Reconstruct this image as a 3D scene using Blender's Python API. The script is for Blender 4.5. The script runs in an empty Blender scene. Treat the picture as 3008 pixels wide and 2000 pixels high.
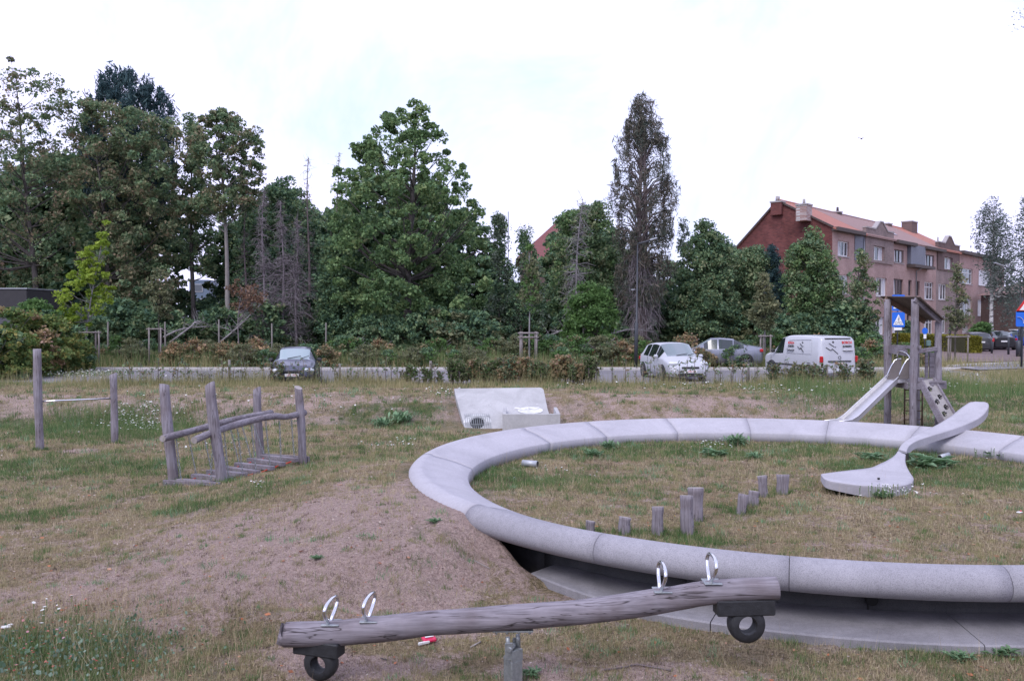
import bpy, math, random
import numpy as np
from mathutils import Vector, Matrix
R = math.radians
random.seed(7)
rng = np.random.default_rng(11)
S = bpy.context.scene
COL = S.collection

# ------------------------------------------------------------------ camera and pixel helpers
F = 2600.0
EYE = 3.1
PITCH = math.atan(60 / F)
cam = bpy.data.cameras.new('camera')
cam.sensor_width = 36
cam.lens = F / 3008 * 36
cam.clip_end = 4000
cam.clip_start = 0.1
camo = bpy.data.objects.new('camera', cam)
COL.objects.link(camo)
camo.location = (0, 0, EYE)
camo.rotation_euler = (R(90) - PITCH, 0, 0)
S.camera = camo
cP, sP = math.cos(PITCH), math.sin(PITCH)


def at(x, y, Y):
    """point of the photograph's pixel (x, y) at distance Y in front of the camera"""
    u = (x - 1504) / F
    v = (1000 - y) / F
    dy = cP + v * sP
    dz = -sP + v * cP
    k = Y / dy
    return Vector((u * k, Y, EYE + dz * k))


# ------------------------------------------------------------------ terrain
CX, CY, RC = 4.73, 14.70, 6.33


def sst(a, b, x):
    t = np.clip((x - a) / (b - a), 0, 1)
    return t * t * (3 - 2 * t)


_ph = rng.uniform(0, 6.28, (5, 6, 2))
_dr = rng.uniform(0, 6.28, (5, 6))


def vnoise(x, y, scale, k=0):
    """cheap smooth noise in about -1..1"""
    s = 0
    for i in range(6):
        f = (1 + 0.37 * i) / scale
        a = _dr[k, i]
        s = s + np.sin((x * math.cos(a) + y * math.sin(a)) * f + _ph[k, i, 0]) * np.cos((y * math.cos(a * 1.7) - x * math.sin(a * 1.3)) * f * .8 + _ph[k, i, 1])
    return s / 2.6


def H(x, y):
    x = np.asarray(x, float)
    y = np.asarray(y, float)
    r = np.hypot(x - CX, y - CY)
    ang = np.degrees(np.arctan2(y - CY, x - CX)) % 360
    z = np.zeros_like(r) - .02
    # bank up to the car park
    top = 0.72 + 0.02 * np.sin(x * .6)
    b0 = 24.9 + 0.5 * vnoise(x, x * 0, 3.0, 1)
    b0 = b0 - 2.2 * sst(8, 12, x)
    bank = sst(b0, b0 + 3.6, y)
    z = z * (1 - bank) + top * bank
    z = np.maximum(z, 0.02 + .46 * sst(6.8, 11, x) * sst(13, 18, y))
    # raised surround of the ring at its far side
    z = np.maximum(z, .30 * sst(10, 7.5, r) * sst(110 + 40, 110, ang) * sst(14, 18, y))
    z = np.maximum(z, .08 * sst(9, 6.8, r))
    # soil mound to the left of the ring
    m = sst(229, 212, ang + 3.5 * vnoise(x, y, .45, 2)) * sst(140, 182, ang)
    z = z + m * .60 * np.exp(-(np.maximum(r - 6.6, 0) / 3.3) ** 2)
    # relief
    amp = sst(300, 60, y)
    z = z + amp * (.022 * vnoise(x, y, .9, 0) + .012 * vnoise(x, y, .28, 2)) * sst(6.6, 7.0, r)
    z = np.where(r < 5.74, .30 + .02 * vnoise(x, y, .8, 3) + .05 * sst(3.5, 5.6, r) * (1 + vnoise(x, y, 1.2, 4)) * .5, z)
    z = np.where((r >= 5.74) & (r < 6.75), np.minimum(z, -.05 + np.where(m > .02, z + .05, .10) * sst(6.0, 6.42, r)), z)
    # asphalt level
    flat = sst(32.6, 33.2, y)
    z = z * (1 - flat) + .70 * flat
    z = z - .10 * sst(33.2, 33.6, y) * sst(44.3, 43.9, y) * sst(22.5, 21.5, x)
    z = z + .12 * sst(60, 75, y)
    # the rise the photographer stands on
    z = z + 1.5 * sst(6.3, 1.0, y)
    return z


def gz(x, y):
    return float(H(x, y))


def G(x, y):
    """ground point seen at a pixel"""
    u = (x - 1504) / F
    v = (1000 - y) / F
    d = np.array([u, cP + v * sP, -sP + v * cP])
    Y = 6.6
    while Y < 200:
        k = Y / d[1]
        if EYE + d[2] * k < gz(u * k, Y):
            break
        Y += .05
    return Vector((d[0] * Y / d[1], Y, gz(d[0] * Y / d[1], Y)))


# ------------------------------------------------------------------ objects, labels
def tag(o, label=None, cat=None, group=None, kind=None):
    if label: o['label'] = label
    if cat: o['category'] = cat
    if group: o['group'] = group
    if kind: o['kind'] = kind
    return o


def empty(name, loc=(0, 0, 0), rz=0.0, label=None, cat=None, group=None):
    o = bpy.data.objects.new(name, None)
    o.empty_display_size = .2
    COL.objects.link(o)
    o.location = loc
    o.rotation_euler = (0, 0, rz)
    return tag(o, label, cat, group)


KIDS = {}


def mkobj(name, me, parent=None):
    o = bpy.data.objects.new(name, me)
    COL.objects.link(o)
    if parent is not None:
        o.parent = parent
        KIDS.setdefault(parent, []).append(o)
    return o


def copy_tree(o, parent=None):
    c = o.copy()
    COL.objects.link(c)
    if parent is not None:
        c.parent = parent
        KIDS.setdefault(parent, []).append(c)
    for ch in KIDS.get(o, []):
        copy_tree(ch, c)
    return c


def arrays_mesh(name, V, k, mats, smooth=False, midx=None):
    """mesh of N separate k-gons from an (N*k, 3) array"""
    n = len(V) // k
    me = bpy.data.meshes.new(name)
    me.vertices.add(n * k)
    me.vertices.foreach_set('co', np.ascontiguousarray(V, dtype=np.float32).ravel())
    me.loops.add(n * k)
    me.loops.foreach_set('vertex_index', np.arange(n * k, dtype=np.int32))
    me.polygons.add(n)
    me.polygons.foreach_set('loop_start', np.arange(0, n * k, k, dtype=np.int32))
    if midx is not None:
        me.polygons.foreach_set('material_index', midx.astype(np.int32))
    me.update(calc_edges=True)
    for m in mats:
        me.materials.append(m)
    return me


class MB:
    def __init__(s):
        s.v = []; s.f = []; s.m = []; s.s = []

    def add(s, vs, fs, m=0, smooth=False):
        b = len(s.v)
        s.v += [tuple(p) for p in vs]
        for f in fs:
            s.f.append([b + i for i in f]); s.m.append(m); s.s.append(smooth)
        return s

    def box(s, c, d, rz=0, m=0, rot=None, bev=0):
        c = Vector(c)
        M = rot if rot is not None else Matrix.Rotation(rz, 3, 'Z')
        x, y, z = d[0] / 2, d[1] / 2, d[2] / 2
        if bev <= 0:
            vs = [(a, b, e) for e in (-z, z) for b in (-y, y) for a in (-x, x)]
            fs = [(0, 2, 3, 1), (4, 5, 7, 6), (0, 1, 5, 4), (2, 6, 7, 3), (0, 4, 6, 2), (1, 3, 7, 5)]
        else:
            e = min(bev, x * .9, y * .9, z * .9)
            vs = []
            for kx in (-1, 1):
                for ky in (-1, 1):
                    for kz in (-1, 1):
                        vs += [(kx * x, ky * (y - e), kz * (z - e)), (kx * (x - e), ky * y, kz * (z - e)), (kx * (x - e), ky * (y - e), kz * z)]
            def I(kx, ky, kz, a): return ((kx > 0) * 4 + (ky > 0) * 2 + (kz > 0)) * 3 + a
            fs = []
            for k in (-1, 1):
                fs.append([I(k, -1, -1, 0), I(k, 1, -1, 0), I(k, 1, 1, 0), I(k, -1, 1, 0)])
                fs.append([I(-1, k, -1, 1), I(1, k, -1, 1), I(1, k, 1, 1), I(-1, k, 1, 1)])
                fs.append([I(-1, -1, k, 2), I(1, -1, k, 2), I(1, 1, k, 2), I(-1, 1, k, 2)])
            for a in (-1, 1):
                for b in (-1, 1):
                    fs.append([I(a, b, -1, 0), I(a, b, 1, 0), I(a, b, 1, 1), I(a, b, -1, 1)])
                    fs.append([I(a, -1, b, 0), I(a, 1, b, 0), I(a, 1, b, 2), I(a, -1, b, 2)])
                    fs.append([I(-1, a, b, 1), I(1, a, b, 1), I(1, a, b, 2), I(-1, a, b, 2)])
                    for d_ in (-1, 1):
                        fs.append([I(a, b, d_, 0), I(a, b, d_, 1), I(a, b, d_, 2)])
        return s.add([c + M @ Vector(p) for p in vs], fs, m)

    def bar(s, a, b, w, h, m=0, up=(0, 0, 1), bev=0):
        a = Vector(a); b = Vector(b)
        x = (b - a); L = x.length; x.normalize()
        y = Vector(up).cross(x)
        if y.length < 1e-4: y = Vector((0, 1, 0)).cross(x)
        y.normalize(); z = x.cross(y)
        M = Matrix((x, y, z)).transposed()
        return s.box((a + b) / 2, (L, w, h), m=m, rot=M, bev=bev)

    def tube(s, pts, rad, n=8, m=0, caps=True, smooth=True, jit=0):
        pts = [Vector(p) for p in pts]
        if not hasattr(rad, '__len__'): rad = [rad] * len(pts)
        vs = []; fs = []
        t0 = (pts[1] - pts[0]).normalized()
        ref = Vector((0, 0, 1)) if abs(t0.z) < .9 else Vector((1, 0, 0))
        nx = t0.cross(ref).normalized()
        for i, p in enumerate(pts):
            t = (pts[min(i + 1, len(pts) - 1)] - pts[max(i - 1, 0)])
            if t.length < 1e-9: t = t0.copy()
            t.normalize()
            nx = (nx - t * nx.dot(t))
            if nx.length < 1e-6: nx = t.orthogonal()
            nx.normalize()
            ny = t.cross(nx)
            for k in range(n):
                a = 2 * math.pi * k / n
                rr = rad[i] * (1 + (random.uniform(-jit, jit) if jit else 0))
                vs.append(p + nx * (math.cos(a) * rr) + ny * (math.sin(a) * rr))
        for i in range(len(pts) - 1):
            for k in range(n):
                k2 = (k + 1) % n
                fs.append((i * n + k, i * n + k2, (i + 1) * n + k2, (i + 1) * n + k))
        s.add(vs, fs, m, smooth)
        if caps:
            b = len(s.v) - len(vs)
            s.f.append([b + k for k in range(n)][::-1]); s.m.append(m); s.s.append(False)
            e = b + (len(pts) - 1) * n
            s.f.append([e + k for k in range(n)]); s.m.append(m); s.s.append(False)
        return s

    def lathe(s, prof, c=(0, 0, 0), n=24, m=0, axis='Z', smooth=True):
        """closed or open profile of (radius, height) revolved"""
        vs = []; fs = []
        c = Vector(c)
        for k in range(n):
            a = 2 * math.pi * k / n
            for (r, h) in prof:
                p = Vector((r * math.cos(a), r * math.sin(a), h))
                if axis == 'Y': p = Vector((p.x, p.z, p.y))
                if axis == 'X': p = Vector((p.z, p.x, p.y))
                vs.append(c + p)
        q = len(prof)
        for k in range(n):
            k2 = (k + 1) % n
            for j in range(q - 1):
                fs.append((k * q + j, k2 * q + j, k2 * q + j + 1, k * q + j + 1))
        return s.add(vs, fs, m, smooth)

    def loft(s, rings, m=0, closed=True, caps=True, smooth=True):
        n = len(rings[0]); vs = [p for r in rings for p in r]; fs = []
        for i in range(len(rings) - 1):
            for k in range(n if closed else n - 1):
                k2 = (k + 1) % n
                fs.append((i * n + k, i * n + k2, (i + 1) * n + k2, (i + 1) * n + k))
        s.add(vs, fs, m, smooth)
        if caps and closed:
            b = len(s.v) - len(vs)
            s.f.append([b + k for k in range(n)][::-1]); s.m.append(m); s.s.append(False)
            e = b + (len(rings) - 1) * n
            s.f.append([e + k for k in range(n)]); s.m.append(m); s.s.append(False)
        return s

    def prism(s, poly, h0, h1, M=None, m=0):
        """polygon (x, y) extruded in z, then placed by matrix M"""
        n = len(poly)
        vs = [Vector((x, y, h0)) for x, y in poly] + [Vector((x, y, h1)) for x, y in poly]
        if M is not None: vs = [M @ p for p in vs]
        fs = [list(range(n))[::-1], [n + i for i in range(n)]]
        for i in range(n):
            j = (i + 1) % n
            fs.append((i, j, n + j, n + i))
        return s.add(vs, fs, m)

    def build(s, name, mats, parent=None, off=None):
        if not isinstance(mats, (list, tuple)): mats = [mats]
        me = bpy.data.meshes.new(name)
        v = s.v
        if off is not None:
            v = [(a - off[0], b - off[1], c - off[2]) for a, b, c in v]
        me.from_pydata(v, [], s.f)
        me.polygons.foreach_set('material_index', s.m)
        me.polygons.foreach_set('use_smooth', s.s)
        for m in mats: me.materials.append(m)
        me.update()
        return mkobj(name, me, parent)


# ------------------------------------------------------------------ materials
def newmat(name):
    m = bpy.data.materials.new(name)
    m.use_nodes = True
    nt = m.node_tree
    b = nt.nodes['Principled BSDF']
    return m, nt, b


def N(nt, t, **kw):
    n = nt.nodes.new(t)
    for k, v in kw.items():
        if k in n.inputs: n.inputs[k].default_value = v
        else: setattr(n, k, v)
    return n


def ramp(nt, fac, stops, interp='LINEAR'):
    r = nt.nodes.new('ShaderNodeValToRGB')
    cr = r.color_ramp
    cr.interpolation = interp
    while len(cr.elements) < len(stops): cr.elements.new(.5)
    for e, (p, c) in zip(cr.elements, stops):
        e.position = p
        e.color = (c[0], c[1], c[2], 1)
    nt.links.new(fac, r.inputs[0])
    return r.outputs[0]


def noise(nt, scale, detail=4, rough=.6, vec=None, dist=0):
    n = nt.nodes.new('ShaderNodeTexNoise')
    n.inputs['Scale'].default_value = scale
    n.inputs['Detail'].default_value = detail
    n.inputs['Roughness'].default_value = rough
    n.inputs['Distortion'].default_value = dist
    if vec is None:
        tc = nt.nodes.new('ShaderNodeTexCoord')
        vec = tc.outputs['Object']
    nt.links.new(vec, n.inputs['Vector'])
    return n.outputs['Fac']


def mixc(nt, fac, a, b, mode='MIX'):
    n = nt.nodes.new('ShaderNodeMix')
    n.data_type = 'RGBA'; n.blend_type = mode
    if isinstance(fac, (int, float)): n.inputs[0].default_value = fac
    else: nt.links.new(fac, n.inputs[0])
    for v, i in ((a, 6), (b, 7)):
        if isinstance(v, tuple): n.inputs[i].default_value = (v[0], v[1], v[2], 1)
        else: nt.links.new(v, n.inputs[i])
    return n.outputs[2]


def math_(nt, op, a, b=None, clamp=False):
    n = nt.nodes.new('ShaderNodeMath'); n.operation = op; n.use_clamp = clamp
    for v, i in ((a, 0), (b, 1)):
        if v is None: continue
        if isinstance(v, (int, float)): n.inputs[i].default_value = v
        else: nt.links.new(v, n.inputs[i])
    return n.outputs[0]


def bump(nt, b, h, strength=.3, dist=.02):
    n = nt.nodes.new('ShaderNodeBump')
    n.inputs['Strength'].default_value = strength
    n.inputs['Distance'].default_value = dist
    nt.links.new(h, n.inputs['Height'])
    nt.links.new(n.outputs[0], b.inputs['Normal'])


def simple(name, col, rough=.6, metal=0, var=.15, scale=6, bmp=0, spec=.5, bdist=.01, stretch=None, coat=0):
    m, nt, b = newmat(name)
    vec = None
    tc = nt.nodes.new('ShaderNodeTexCoord')
    vec = tc.outputs['Object']
    if stretch:
        mp = nt.nodes.new('ShaderNodeMapping'); mp.inputs['Scale'].default_value = stretch
        nt.links.new(vec, mp.inputs['Vector']); vec = mp.outputs[0]
    f = noise(nt, scale, 5, .6, vec)
    lo = tuple(max(0, c * (1 - var)) for c in col); hi = tuple(min(1, c * (1 + var)) for c in col)
    c = ramp(nt, f, [(.3, lo), (.7, hi)])
    nt.links.new(c, b.inputs['Base Color'])
    b.inputs['Roughness'].default_value = rough
    b.inputs['Metallic'].default_value = metal
    b.inputs['Specular IOR Level'].default_value = spec
    if coat: b.inputs['Coat Weight'].default_value = coat; b.inputs['Coat Roughness'].default_value = .1
    if bmp: bump(nt, b, noise(nt, scale * 4, 4, .6, vec), bmp, bdist)
    return m


def leafmat(name, cols, trans=.3, rough=.55):
    m = bpy.data.materials.new(name); m.use_nodes = True
    nt = m.node_tree; nt.nodes.clear()
    g = nt.nodes.new('ShaderNodeNewGeometry')
    st = [(i / max(1, len(cols) - 1), c) for i, c in enumerate(cols)]
    # clump-scale hue drift plus a random value per leaf
    tc = nt.nodes.new('ShaderNodeTexCoord')
    f = noise(nt, .55, 3, .6, tc.outputs['Object'])
    a = math_(nt, 'MULTIPLY', g.outputs['Random Per Island'], .75)
    b_ = math_(nt, 'MULTIPLY', math_(nt, 'SUBTRACT', f, .32), 1.0)
    c = ramp(nt, math_(nt, 'ADD', a, b_, True), st)
    d = nt.nodes.new('ShaderNodeBsdfPrincipled')
    d.inputs['Roughness'].default_value = rough
    d.inputs['Specular IOR Level'].default_value = .25
    t = nt.nodes.new('ShaderNodeBsdfTranslucent')
    mx = nt.nodes.new('ShaderNodeMixShader'); mx.inputs[0].default_value = trans
    o = nt.nodes.new('ShaderNodeOutputMaterial')
    nt.links.new(c, d.inputs['Base Color']); nt.links.new(c, t.inputs['Color'])
    nt.links.new(d.outputs[0], mx.inputs[1]); nt.links.new(t.outputs[0], mx.inputs[2])
    nt.links.new(mx.outputs[0], o.inputs[0])
    return m


def concrete(name, base, speck=.12, sc=1.0, stain=.12):
    m, nt, b = newmat(name)
    tc = nt.nodes.new('ShaderNodeTexCoord'); v = tc.outputs['Object']
    big = noise(nt, 1.1 * sc, 5, .65, v, .6)
    fine = noise(nt, 170 * sc, 2, .8, v)
    mid = noise(nt, 24 * sc, 4, .6, v)
    c0 = ramp(nt, big, [(.3, tuple(k * (1 - stain) for k in base)), (.62, tuple(k * (1 + stain * .4) for k in base))])
    c1 = ramp(nt, fine, [(.33, (1 - speck * 2.2,) * 3), (.46, (1, 1, 1)), (.62, (1 + speck,) * 3)])
    c2 = ramp(nt, mid, [(.3, (.92, .92, .92)), (.7, (1.06, 1.06, 1.06))])
    c = mixc(nt, 1.0, mixc(nt, 1.0, c0, c1, 'MULTIPLY'), c2, 'MULTIPLY')
    nt.links.new(c, b.inputs['Base Color'])
    b.inputs['Roughness'].default_value = .8
    b.inputs['Specular IOR Level'].default_value = .3
    bump(nt, b, fine, .25, .003)
    return m


def woodmat(name, base, axis='Z', crack=.5):
    m, nt, b = newmat(name)
    tc = nt.nodes.new('ShaderNodeTexCoord')
    mp = nt.nodes.new('ShaderNodeMapping')
    st = {'Z': (1, 1, .06), 'X': (.06, 1, 1), 'Y': (1, .06, 1)}[axis]
    mp.inputs['Scale'].default_value = st
    nt.links.new(tc.outputs['Object'], mp.inputs['Vector'])
    g = noise(nt, 38, 6, .65, mp.outputs[0], .4)
    cr = noise(nt, 11, 3, .5, mp.outputs[0], 1.2)
    blo = noise(nt, 3.5, 3, .5, tc.outputs['Object'])
    c = ramp(nt, g, [(.25, tuple(k * .55 for k in base)), (.52, base), (.8, tuple(k * 1.38 for k in base))])
    ck = ramp(nt, cr, [(.0, (1, 1, 1)), (.482, (1, 1, 1)), (.50, (.16, .14, .13)), (.518, (1, 1, 1)), (1, (1, 1, 1))])
    c = mixc(nt, crack, c, mixc(nt, 1., c, ck, 'MULTIPLY'))
    c = mixc(nt, 1., c, ramp(nt, blo, [(.35, (.82, .78, .76)), (.6, (1.05, 1.05, 1.05))]), 'MULTIPLY')
    nt.links.new(c, b.inputs['Base Color'])
    b.inputs['Roughness'].default_value = .85
    b.inputs['Specular IOR Level'].default_value = .2
    bump(nt, b, g, .5, .006)
    return m


def brick(name, c1, c2, mortar, scale=1.0, stain=.25, sub=False):
    m, nt, b = newmat(name)
    tc = nt.nodes.new('ShaderNodeTexCoord')
    br = nt.nodes.new('ShaderNodeTexBrick')
    mp = nt.nodes.new('ShaderNodeMapping')
    mp.inputs['Rotation'].default_value = (R(90), 0, 0)
    nt.links.new(tc.outputs['Object'], mp.inputs['Vector'])
    # wall planes are vertical: use (u, z)
    sp = nt.nodes.new('ShaderNodeSeparateXYZ'); cb = nt.nodes.new('ShaderNodeCombineXYZ')
    nt.links.new(tc.outputs['Object'], sp.inputs[0])
    nt.links.new(math_(nt, 'SUBTRACT' if sub else 'ADD', sp.outputs[0], sp.outputs[1]), cb.inputs[0])
    nt.links.new(sp.outputs[2], cb.inputs[1])
    nt.links.new(cb.outputs[0], br.inputs['Vector'])
    br.inputs['Color1'].default_value = (*c1, 1); br.inputs['Color2'].default_value = (*c2, 1)
    br.inputs['Mortar'].default_value = (*mortar, 1)
    br.inputs['Scale'].default_value = 1
    br.inputs['Brick Width'].default_value = .22 * scale
    br.inputs['Row Height'].default_value = .075 * scale
    br.inputs['Mortar Size'].default_value = .008 * scale
    f = noise(nt, .5, 5, .7, tc.outputs['Object'], .5)
    st = ramp(nt, f, [(.3, (1 - stain,) * 3), (.6, (1.08, 1.08, 1.08))])
    nt.links.new(mixc(nt, 1., br.outputs[0], st, 'MULTIPLY'), b.inputs['Base Color'])
    b.inputs['Roughness'].default_value = .9
    b.inputs['Specular IOR Level'].default_value = .15
    bump(nt, b, br.outputs['Fac'], -.4, .01)
    return m


def tiles(name, c1, c2):
    m, nt, b = newmat(name)
    tc = nt.nodes.new('ShaderNodeTexCoord')
    w = nt.nodes.new('ShaderNodeTexWave'); w.wave_type = 'BANDS'; w.bands_direction = 'Z'
    w.inputs['Scale'].default_value = 2.2; w.inputs['Distortion'].default_value = .3
    nt.links.new(tc.outputs['Object'], w.inputs['Vector'])
    f = noise(nt, 1.4, 5, .7, tc.outputs['Object'])
    c = mixc(nt, f, c1, c2)
    c = mixc(nt, 1., c, ramp(nt, w.outputs['Fac'], [(0, (.7, .7, .7)), (.35, (1, 1, 1))]), 'MULTIPLY')
    nt.links.new(c, b.inputs['Base Color'])
    b.inputs['Roughness'].default_value = .8
    bump(nt, b, w.outputs['Fac'], .5, .04)
    return m


M = {}
M['conc_light'] = concrete('pale_precast_concrete', (.40, .385, .42), .05, 1, .13)
M['conc_grey'] = concrete('speckled_grey_concrete', (.30, .29, .32), .17, .7, .14)
M['conc_shade_dirt'] = concrete('shade_tinted_dirty_concrete', (.10, .10, .105), .2, .8, .35)  # base colour darkened to paint in the overhang's shade; blotches are dirt
M['conc_foot'] = concrete('footing_concrete', (.235, .225, .24), .14, .8, .34)
M['conc_wall'] = concrete('headwall_concrete', (.40, .395, .40), .07, 1.2, .2)
M['plaster'] = concrete('rough_mortar', (.60, .60, .60), .12, .6, .3)
M['joint'] = simple('joint_dark', (.03, .03, .03), .9)
M['wood'] = woodmat('weathered_robinia', (.235, .215, .24), 'Z', .7)
M['woodx'] = woodmat('weathered_log', (.225, .205, .23), 'X', .95)
M['woody'] = woodmat('weathered_rail', (.23, .21, .235), 'Y', .7)
M['plank'] = woodmat('weathered_plank', (.22, .20, .225), 'X', .4)
M['woodend'] = simple('log_end_grain', (.30, .27, .26), .9, var=.25, scale=18, bmp=.3)
M['wooddark'] = woodmat('dark_stained_timber', (.11, .085, .07), 'Z', .4)
M['steel'] = simple('polished_steel', (.72, .72, .74), .16, 1, var=.04, scale=20)
M['slide'] = simple('brushed_slide_steel', (.62, .61, .62), .38, .85, var=.05, scale=9, stretch=(1, .1, 1))
M['galv'] = simple('galvanised_steel', (.30, .32, .33), .5, .6, var=.2, scale=25, bmp=.1)
M['rubber'] = simple('black_rubber', (.02, .021, .025), .6, 0, var=.35, scale=20, bmp=.3)
M['rope'] = simple('red_rope', (.55, .05, .03), .8, var=.2, scale=60, bmp=.5)
M['darkmetal'] = simple('dark_painted_metal', (.035, .038, .045), .45, .3, var=.1, scale=8)
M['lampmetal'] = simple('grey_lamp_pole', (.05, .055, .065), .5, .3, var=.15, scale=5)
M['lamphead'] = simple('light_grey_lamp_head', (.4, .42, .45), .4, .3, var=.05)
M['white'] = simple('white_painted', (.78, .78, .78), .5, var=.04, scale=3)
M['litwhite'] = simple('white_litter', (.7, .7, .7), .6, var=.1, scale=12)
M['red'] = simple('sign_red', (.55, .02, .02), .4, var=.05)
M['blue'] = simple('sign_blue', (.01, .13, .62), .4, var=.05)
M['black'] = simple('matt_black', (.012, .012, .013), .7, var=.1)
M['bark'] = simple('tree_bark', (.085, .075, .07), .95, var=.4, scale=5, bmp=.6, bdist=.03, stretch=(1, 1, .25))
M['bark_pale'] = simple('pale_dead_bark', (.23, .215, .225), .95, var=.3, scale=6, bmp=.4, stretch=(1, 1, .25))
M['twig'] = simple('dead_grey_twigs', (.19, .165, .18), .95, var=.3, scale=4)
M['twigbrown'] = simple('dead_brown_twigs', (.15, .12, .12), .95, var=.3, scale=4)
M['stake'] = woodmat('tree_stake_wood', (.24, .215, .21), 'Z', .3)
M['fencepost'] = simple('weathered_fence_post', (.22, .20, .19), .9, var=.25, scale=8, stretch=(1, 1, .2))


def birchbark():
    m, nt, b = newmat('birch_bark')
    tc = nt.nodes.new('ShaderNodeTexCoord')
    mp = nt.nodes.new('ShaderNodeMapping'); mp.inputs['Scale'].default_value = (1, 1, 3)
    nt.links.new(tc.outputs['Object'], mp.inputs['Vector'])
    c = ramp(nt, noise(nt, 2.2, 4, .7, mp.outputs[0]), [(.42, (.05, .045, .045)), (.5, (.5, .49, .48))])
    nt.links.new(c, b.inputs['Base Color']); b.inputs['Roughness'].default_value = .9
    return m


M['birch'] = birchbark()
M['leaf_maple'] = leafmat('maple_leaves', [(0.050, 0.101, 0.050), (0.106, 0.187, 0.081), (0.174, 0.274, 0.112), (0.244, 0.310, 0.125)], .3)
M['leaf_dark'] = leafmat('dark_broad_leaves', [(0.055, 0.102, 0.065), (0.109, 0.187, 0.100), (0.195, 0.272, 0.136), (0.286, 0.289, 0.160)], .3)
M['leaf_brown'] = leafmat('drought_browned_leaves', [(0.060, 0.101, 0.061), (0.122, 0.174, 0.089), (0.206, 0.220, 0.120), (0.341, 0.240, 0.166)], .3)
M['leaf_pine'] = leafmat('pine_needles', [(0.018, 0.042, 0.051), (0.032, 0.070, 0.078), (0.053, 0.097, 0.096)], .1)
M['leaf_conifer'] = leafmat('drooping_conifer_sprays', [(0.034, 0.053, 0.045), (0.064, 0.081, 0.064), (0.112, 0.103, 0.079), (0.146, 0.115, 0.097)], .15)
M['leaf_under'] = leafmat('understory_leaves', [(0.041, 0.083, 0.063), (0.085, 0.160, 0.097), (0.151, 0.244, 0.123), (0.236, 0.295, 0.138)], .25)
M['leaf_bright'] = leafmat('fresh_green_leaves', [(0.056, 0.111, 0.038), (0.097, 0.188, 0.057), (0.162, 0.272, 0.085)], .35)
M['leaf_yellow'] = leafmat('yellow_green_leaves', [(0.133, 0.225, 0.031), (0.252, 0.359, 0.048), (0.399, 0.491, 0.079)], .4)
M['leaf_olive'] = leafmat('olive_young_leaves', [(0.097, 0.126, 0.078), (0.174, 0.193, 0.103), (0.270, 0.260, 0.141)], .35)
M['leaf_hedge'] = leafmat('beech_hedge_leaves', [(0.081, 0.121, 0.068), (0.149, 0.176, 0.088), (0.243, 0.203, 0.115), (0.378, 0.203, 0.115)], .3)
M['leaf_orange'] = leafmat('rusty_hedge_leaves', [(0.138, 0.161, 0.069), (0.253, 0.218, 0.103), (0.414, 0.276, 0.149), (0.529, 0.368, 0.299)], .3)
M['leaf_shrub'] = leafmat('yellow_green_shrub_leaves', [(0.051, 0.100, 0.041), (0.103, 0.176, 0.055), (0.190, 0.245, 0.074), (0.350, 0.292, 0.092)], .35)
M['leaf_poplar'] = leafmat('silver_poplar_leaves', [(.06, .09, .06), (.13, .17, .12), (.25, .29, .24)], .3)
M['leaf_birch'] = leafmat('birch_leaves', [(0.070, 0.101, 0.094), (0.121, 0.161, 0.135), (0.202, 0.231, 0.201)], .35)
M['leaf_weed'] = leafmat('weed_leaves', [(0.104, 0.181, 0.101), (0.173, 0.290, 0.151), (0.276, 0.417, 0.242)], .3)
M['leaf_box'] = leafmat('clipped_hedge_leaves', [(.07, .075, .02), (.18, .18, .03), (.36, .33, .05)], .35)
M['leaf_dead'] = leafmat('withered_leaves', [(.12, .07, .045), (.2, .12, .08), (.26, .17, .12)], .2)
M['blade_dry'] = leafmat('dry_grass_blades', [(0.196, 0.149, 0.093), (0.333, 0.253, 0.164), (0.471, 0.380, 0.251), (0.575, 0.494, 0.350)], .2, .8)
M['blade_mix'] = leafmat('half_dry_grass_blades', [(0.127, 0.161, 0.063), (0.218, 0.230, 0.101), (0.345, 0.310, 0.159), (0.460, 0.380, 0.222)], .25, .8)
M['blade_green'] = leafmat('green_grass_blades', [(.05, .10, .035), (.09, .165, .055), (.14, .22, .075), (.22, .24, .12)], .3, .7)
M['flower'] = leafmat('white_yarrow_flowers', [(.55, .55, .5), (.75, .75, .7), (.85, .85, .82)], .3)
M['flower_y'] = leafmat('yellow_flowers', [(.6, .33, .03), (.7, .45, .04)], .2)
M['flower_p'] = leafmat('clover_heads', [(.20, .03, .02), (.32, .06, .04), (.45, .16, .12), (.5, .3, .38)], .2)
M['leaf_fallen'] = leafmat('fallen_leaves', [(.20, .07, .03), (.38, .13, .06), (.5, .2, .1), (.45, .33, .25)], .15)
M['leaf_clover'] = leafmat('clover_leaves', [(.06, .12, .06), (.12, .20, .12), (.28, .37, .30)], .3)
M['flower_pk'] = leafmat('faded_pink_seed_heads', [(.35, .22, .20), (.5, .36, .34), (.62, .5, .48)], .3)
M['thatch'] = leafmat('dark_dead_thatch', [(.06, .045, .035), (.11, .085, .065), (.17, .13, .10)], .1, .9)
M['crumb'] = leafmat('soil_crumbs_and_straw', [(.10, .075, .065), (.2, .15, .13), (.38, .30, .27), (.6, .52, .46)], .05, .9)

# ================================================================== GROUND
def nonuni(segs):
    out = []
    for a, b, st in segs:
        out += list(np.arange(a, b, st))
    out.append(segs[-1][1])
    return np.array(out)


GREEN = []   # (x, y, radius x, radius y, amount)


def gadd(px, py, rx, ry, a):
    p = G(px, py)
    GREEN.append((p.x, p.y, rx, ry, a))


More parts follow.
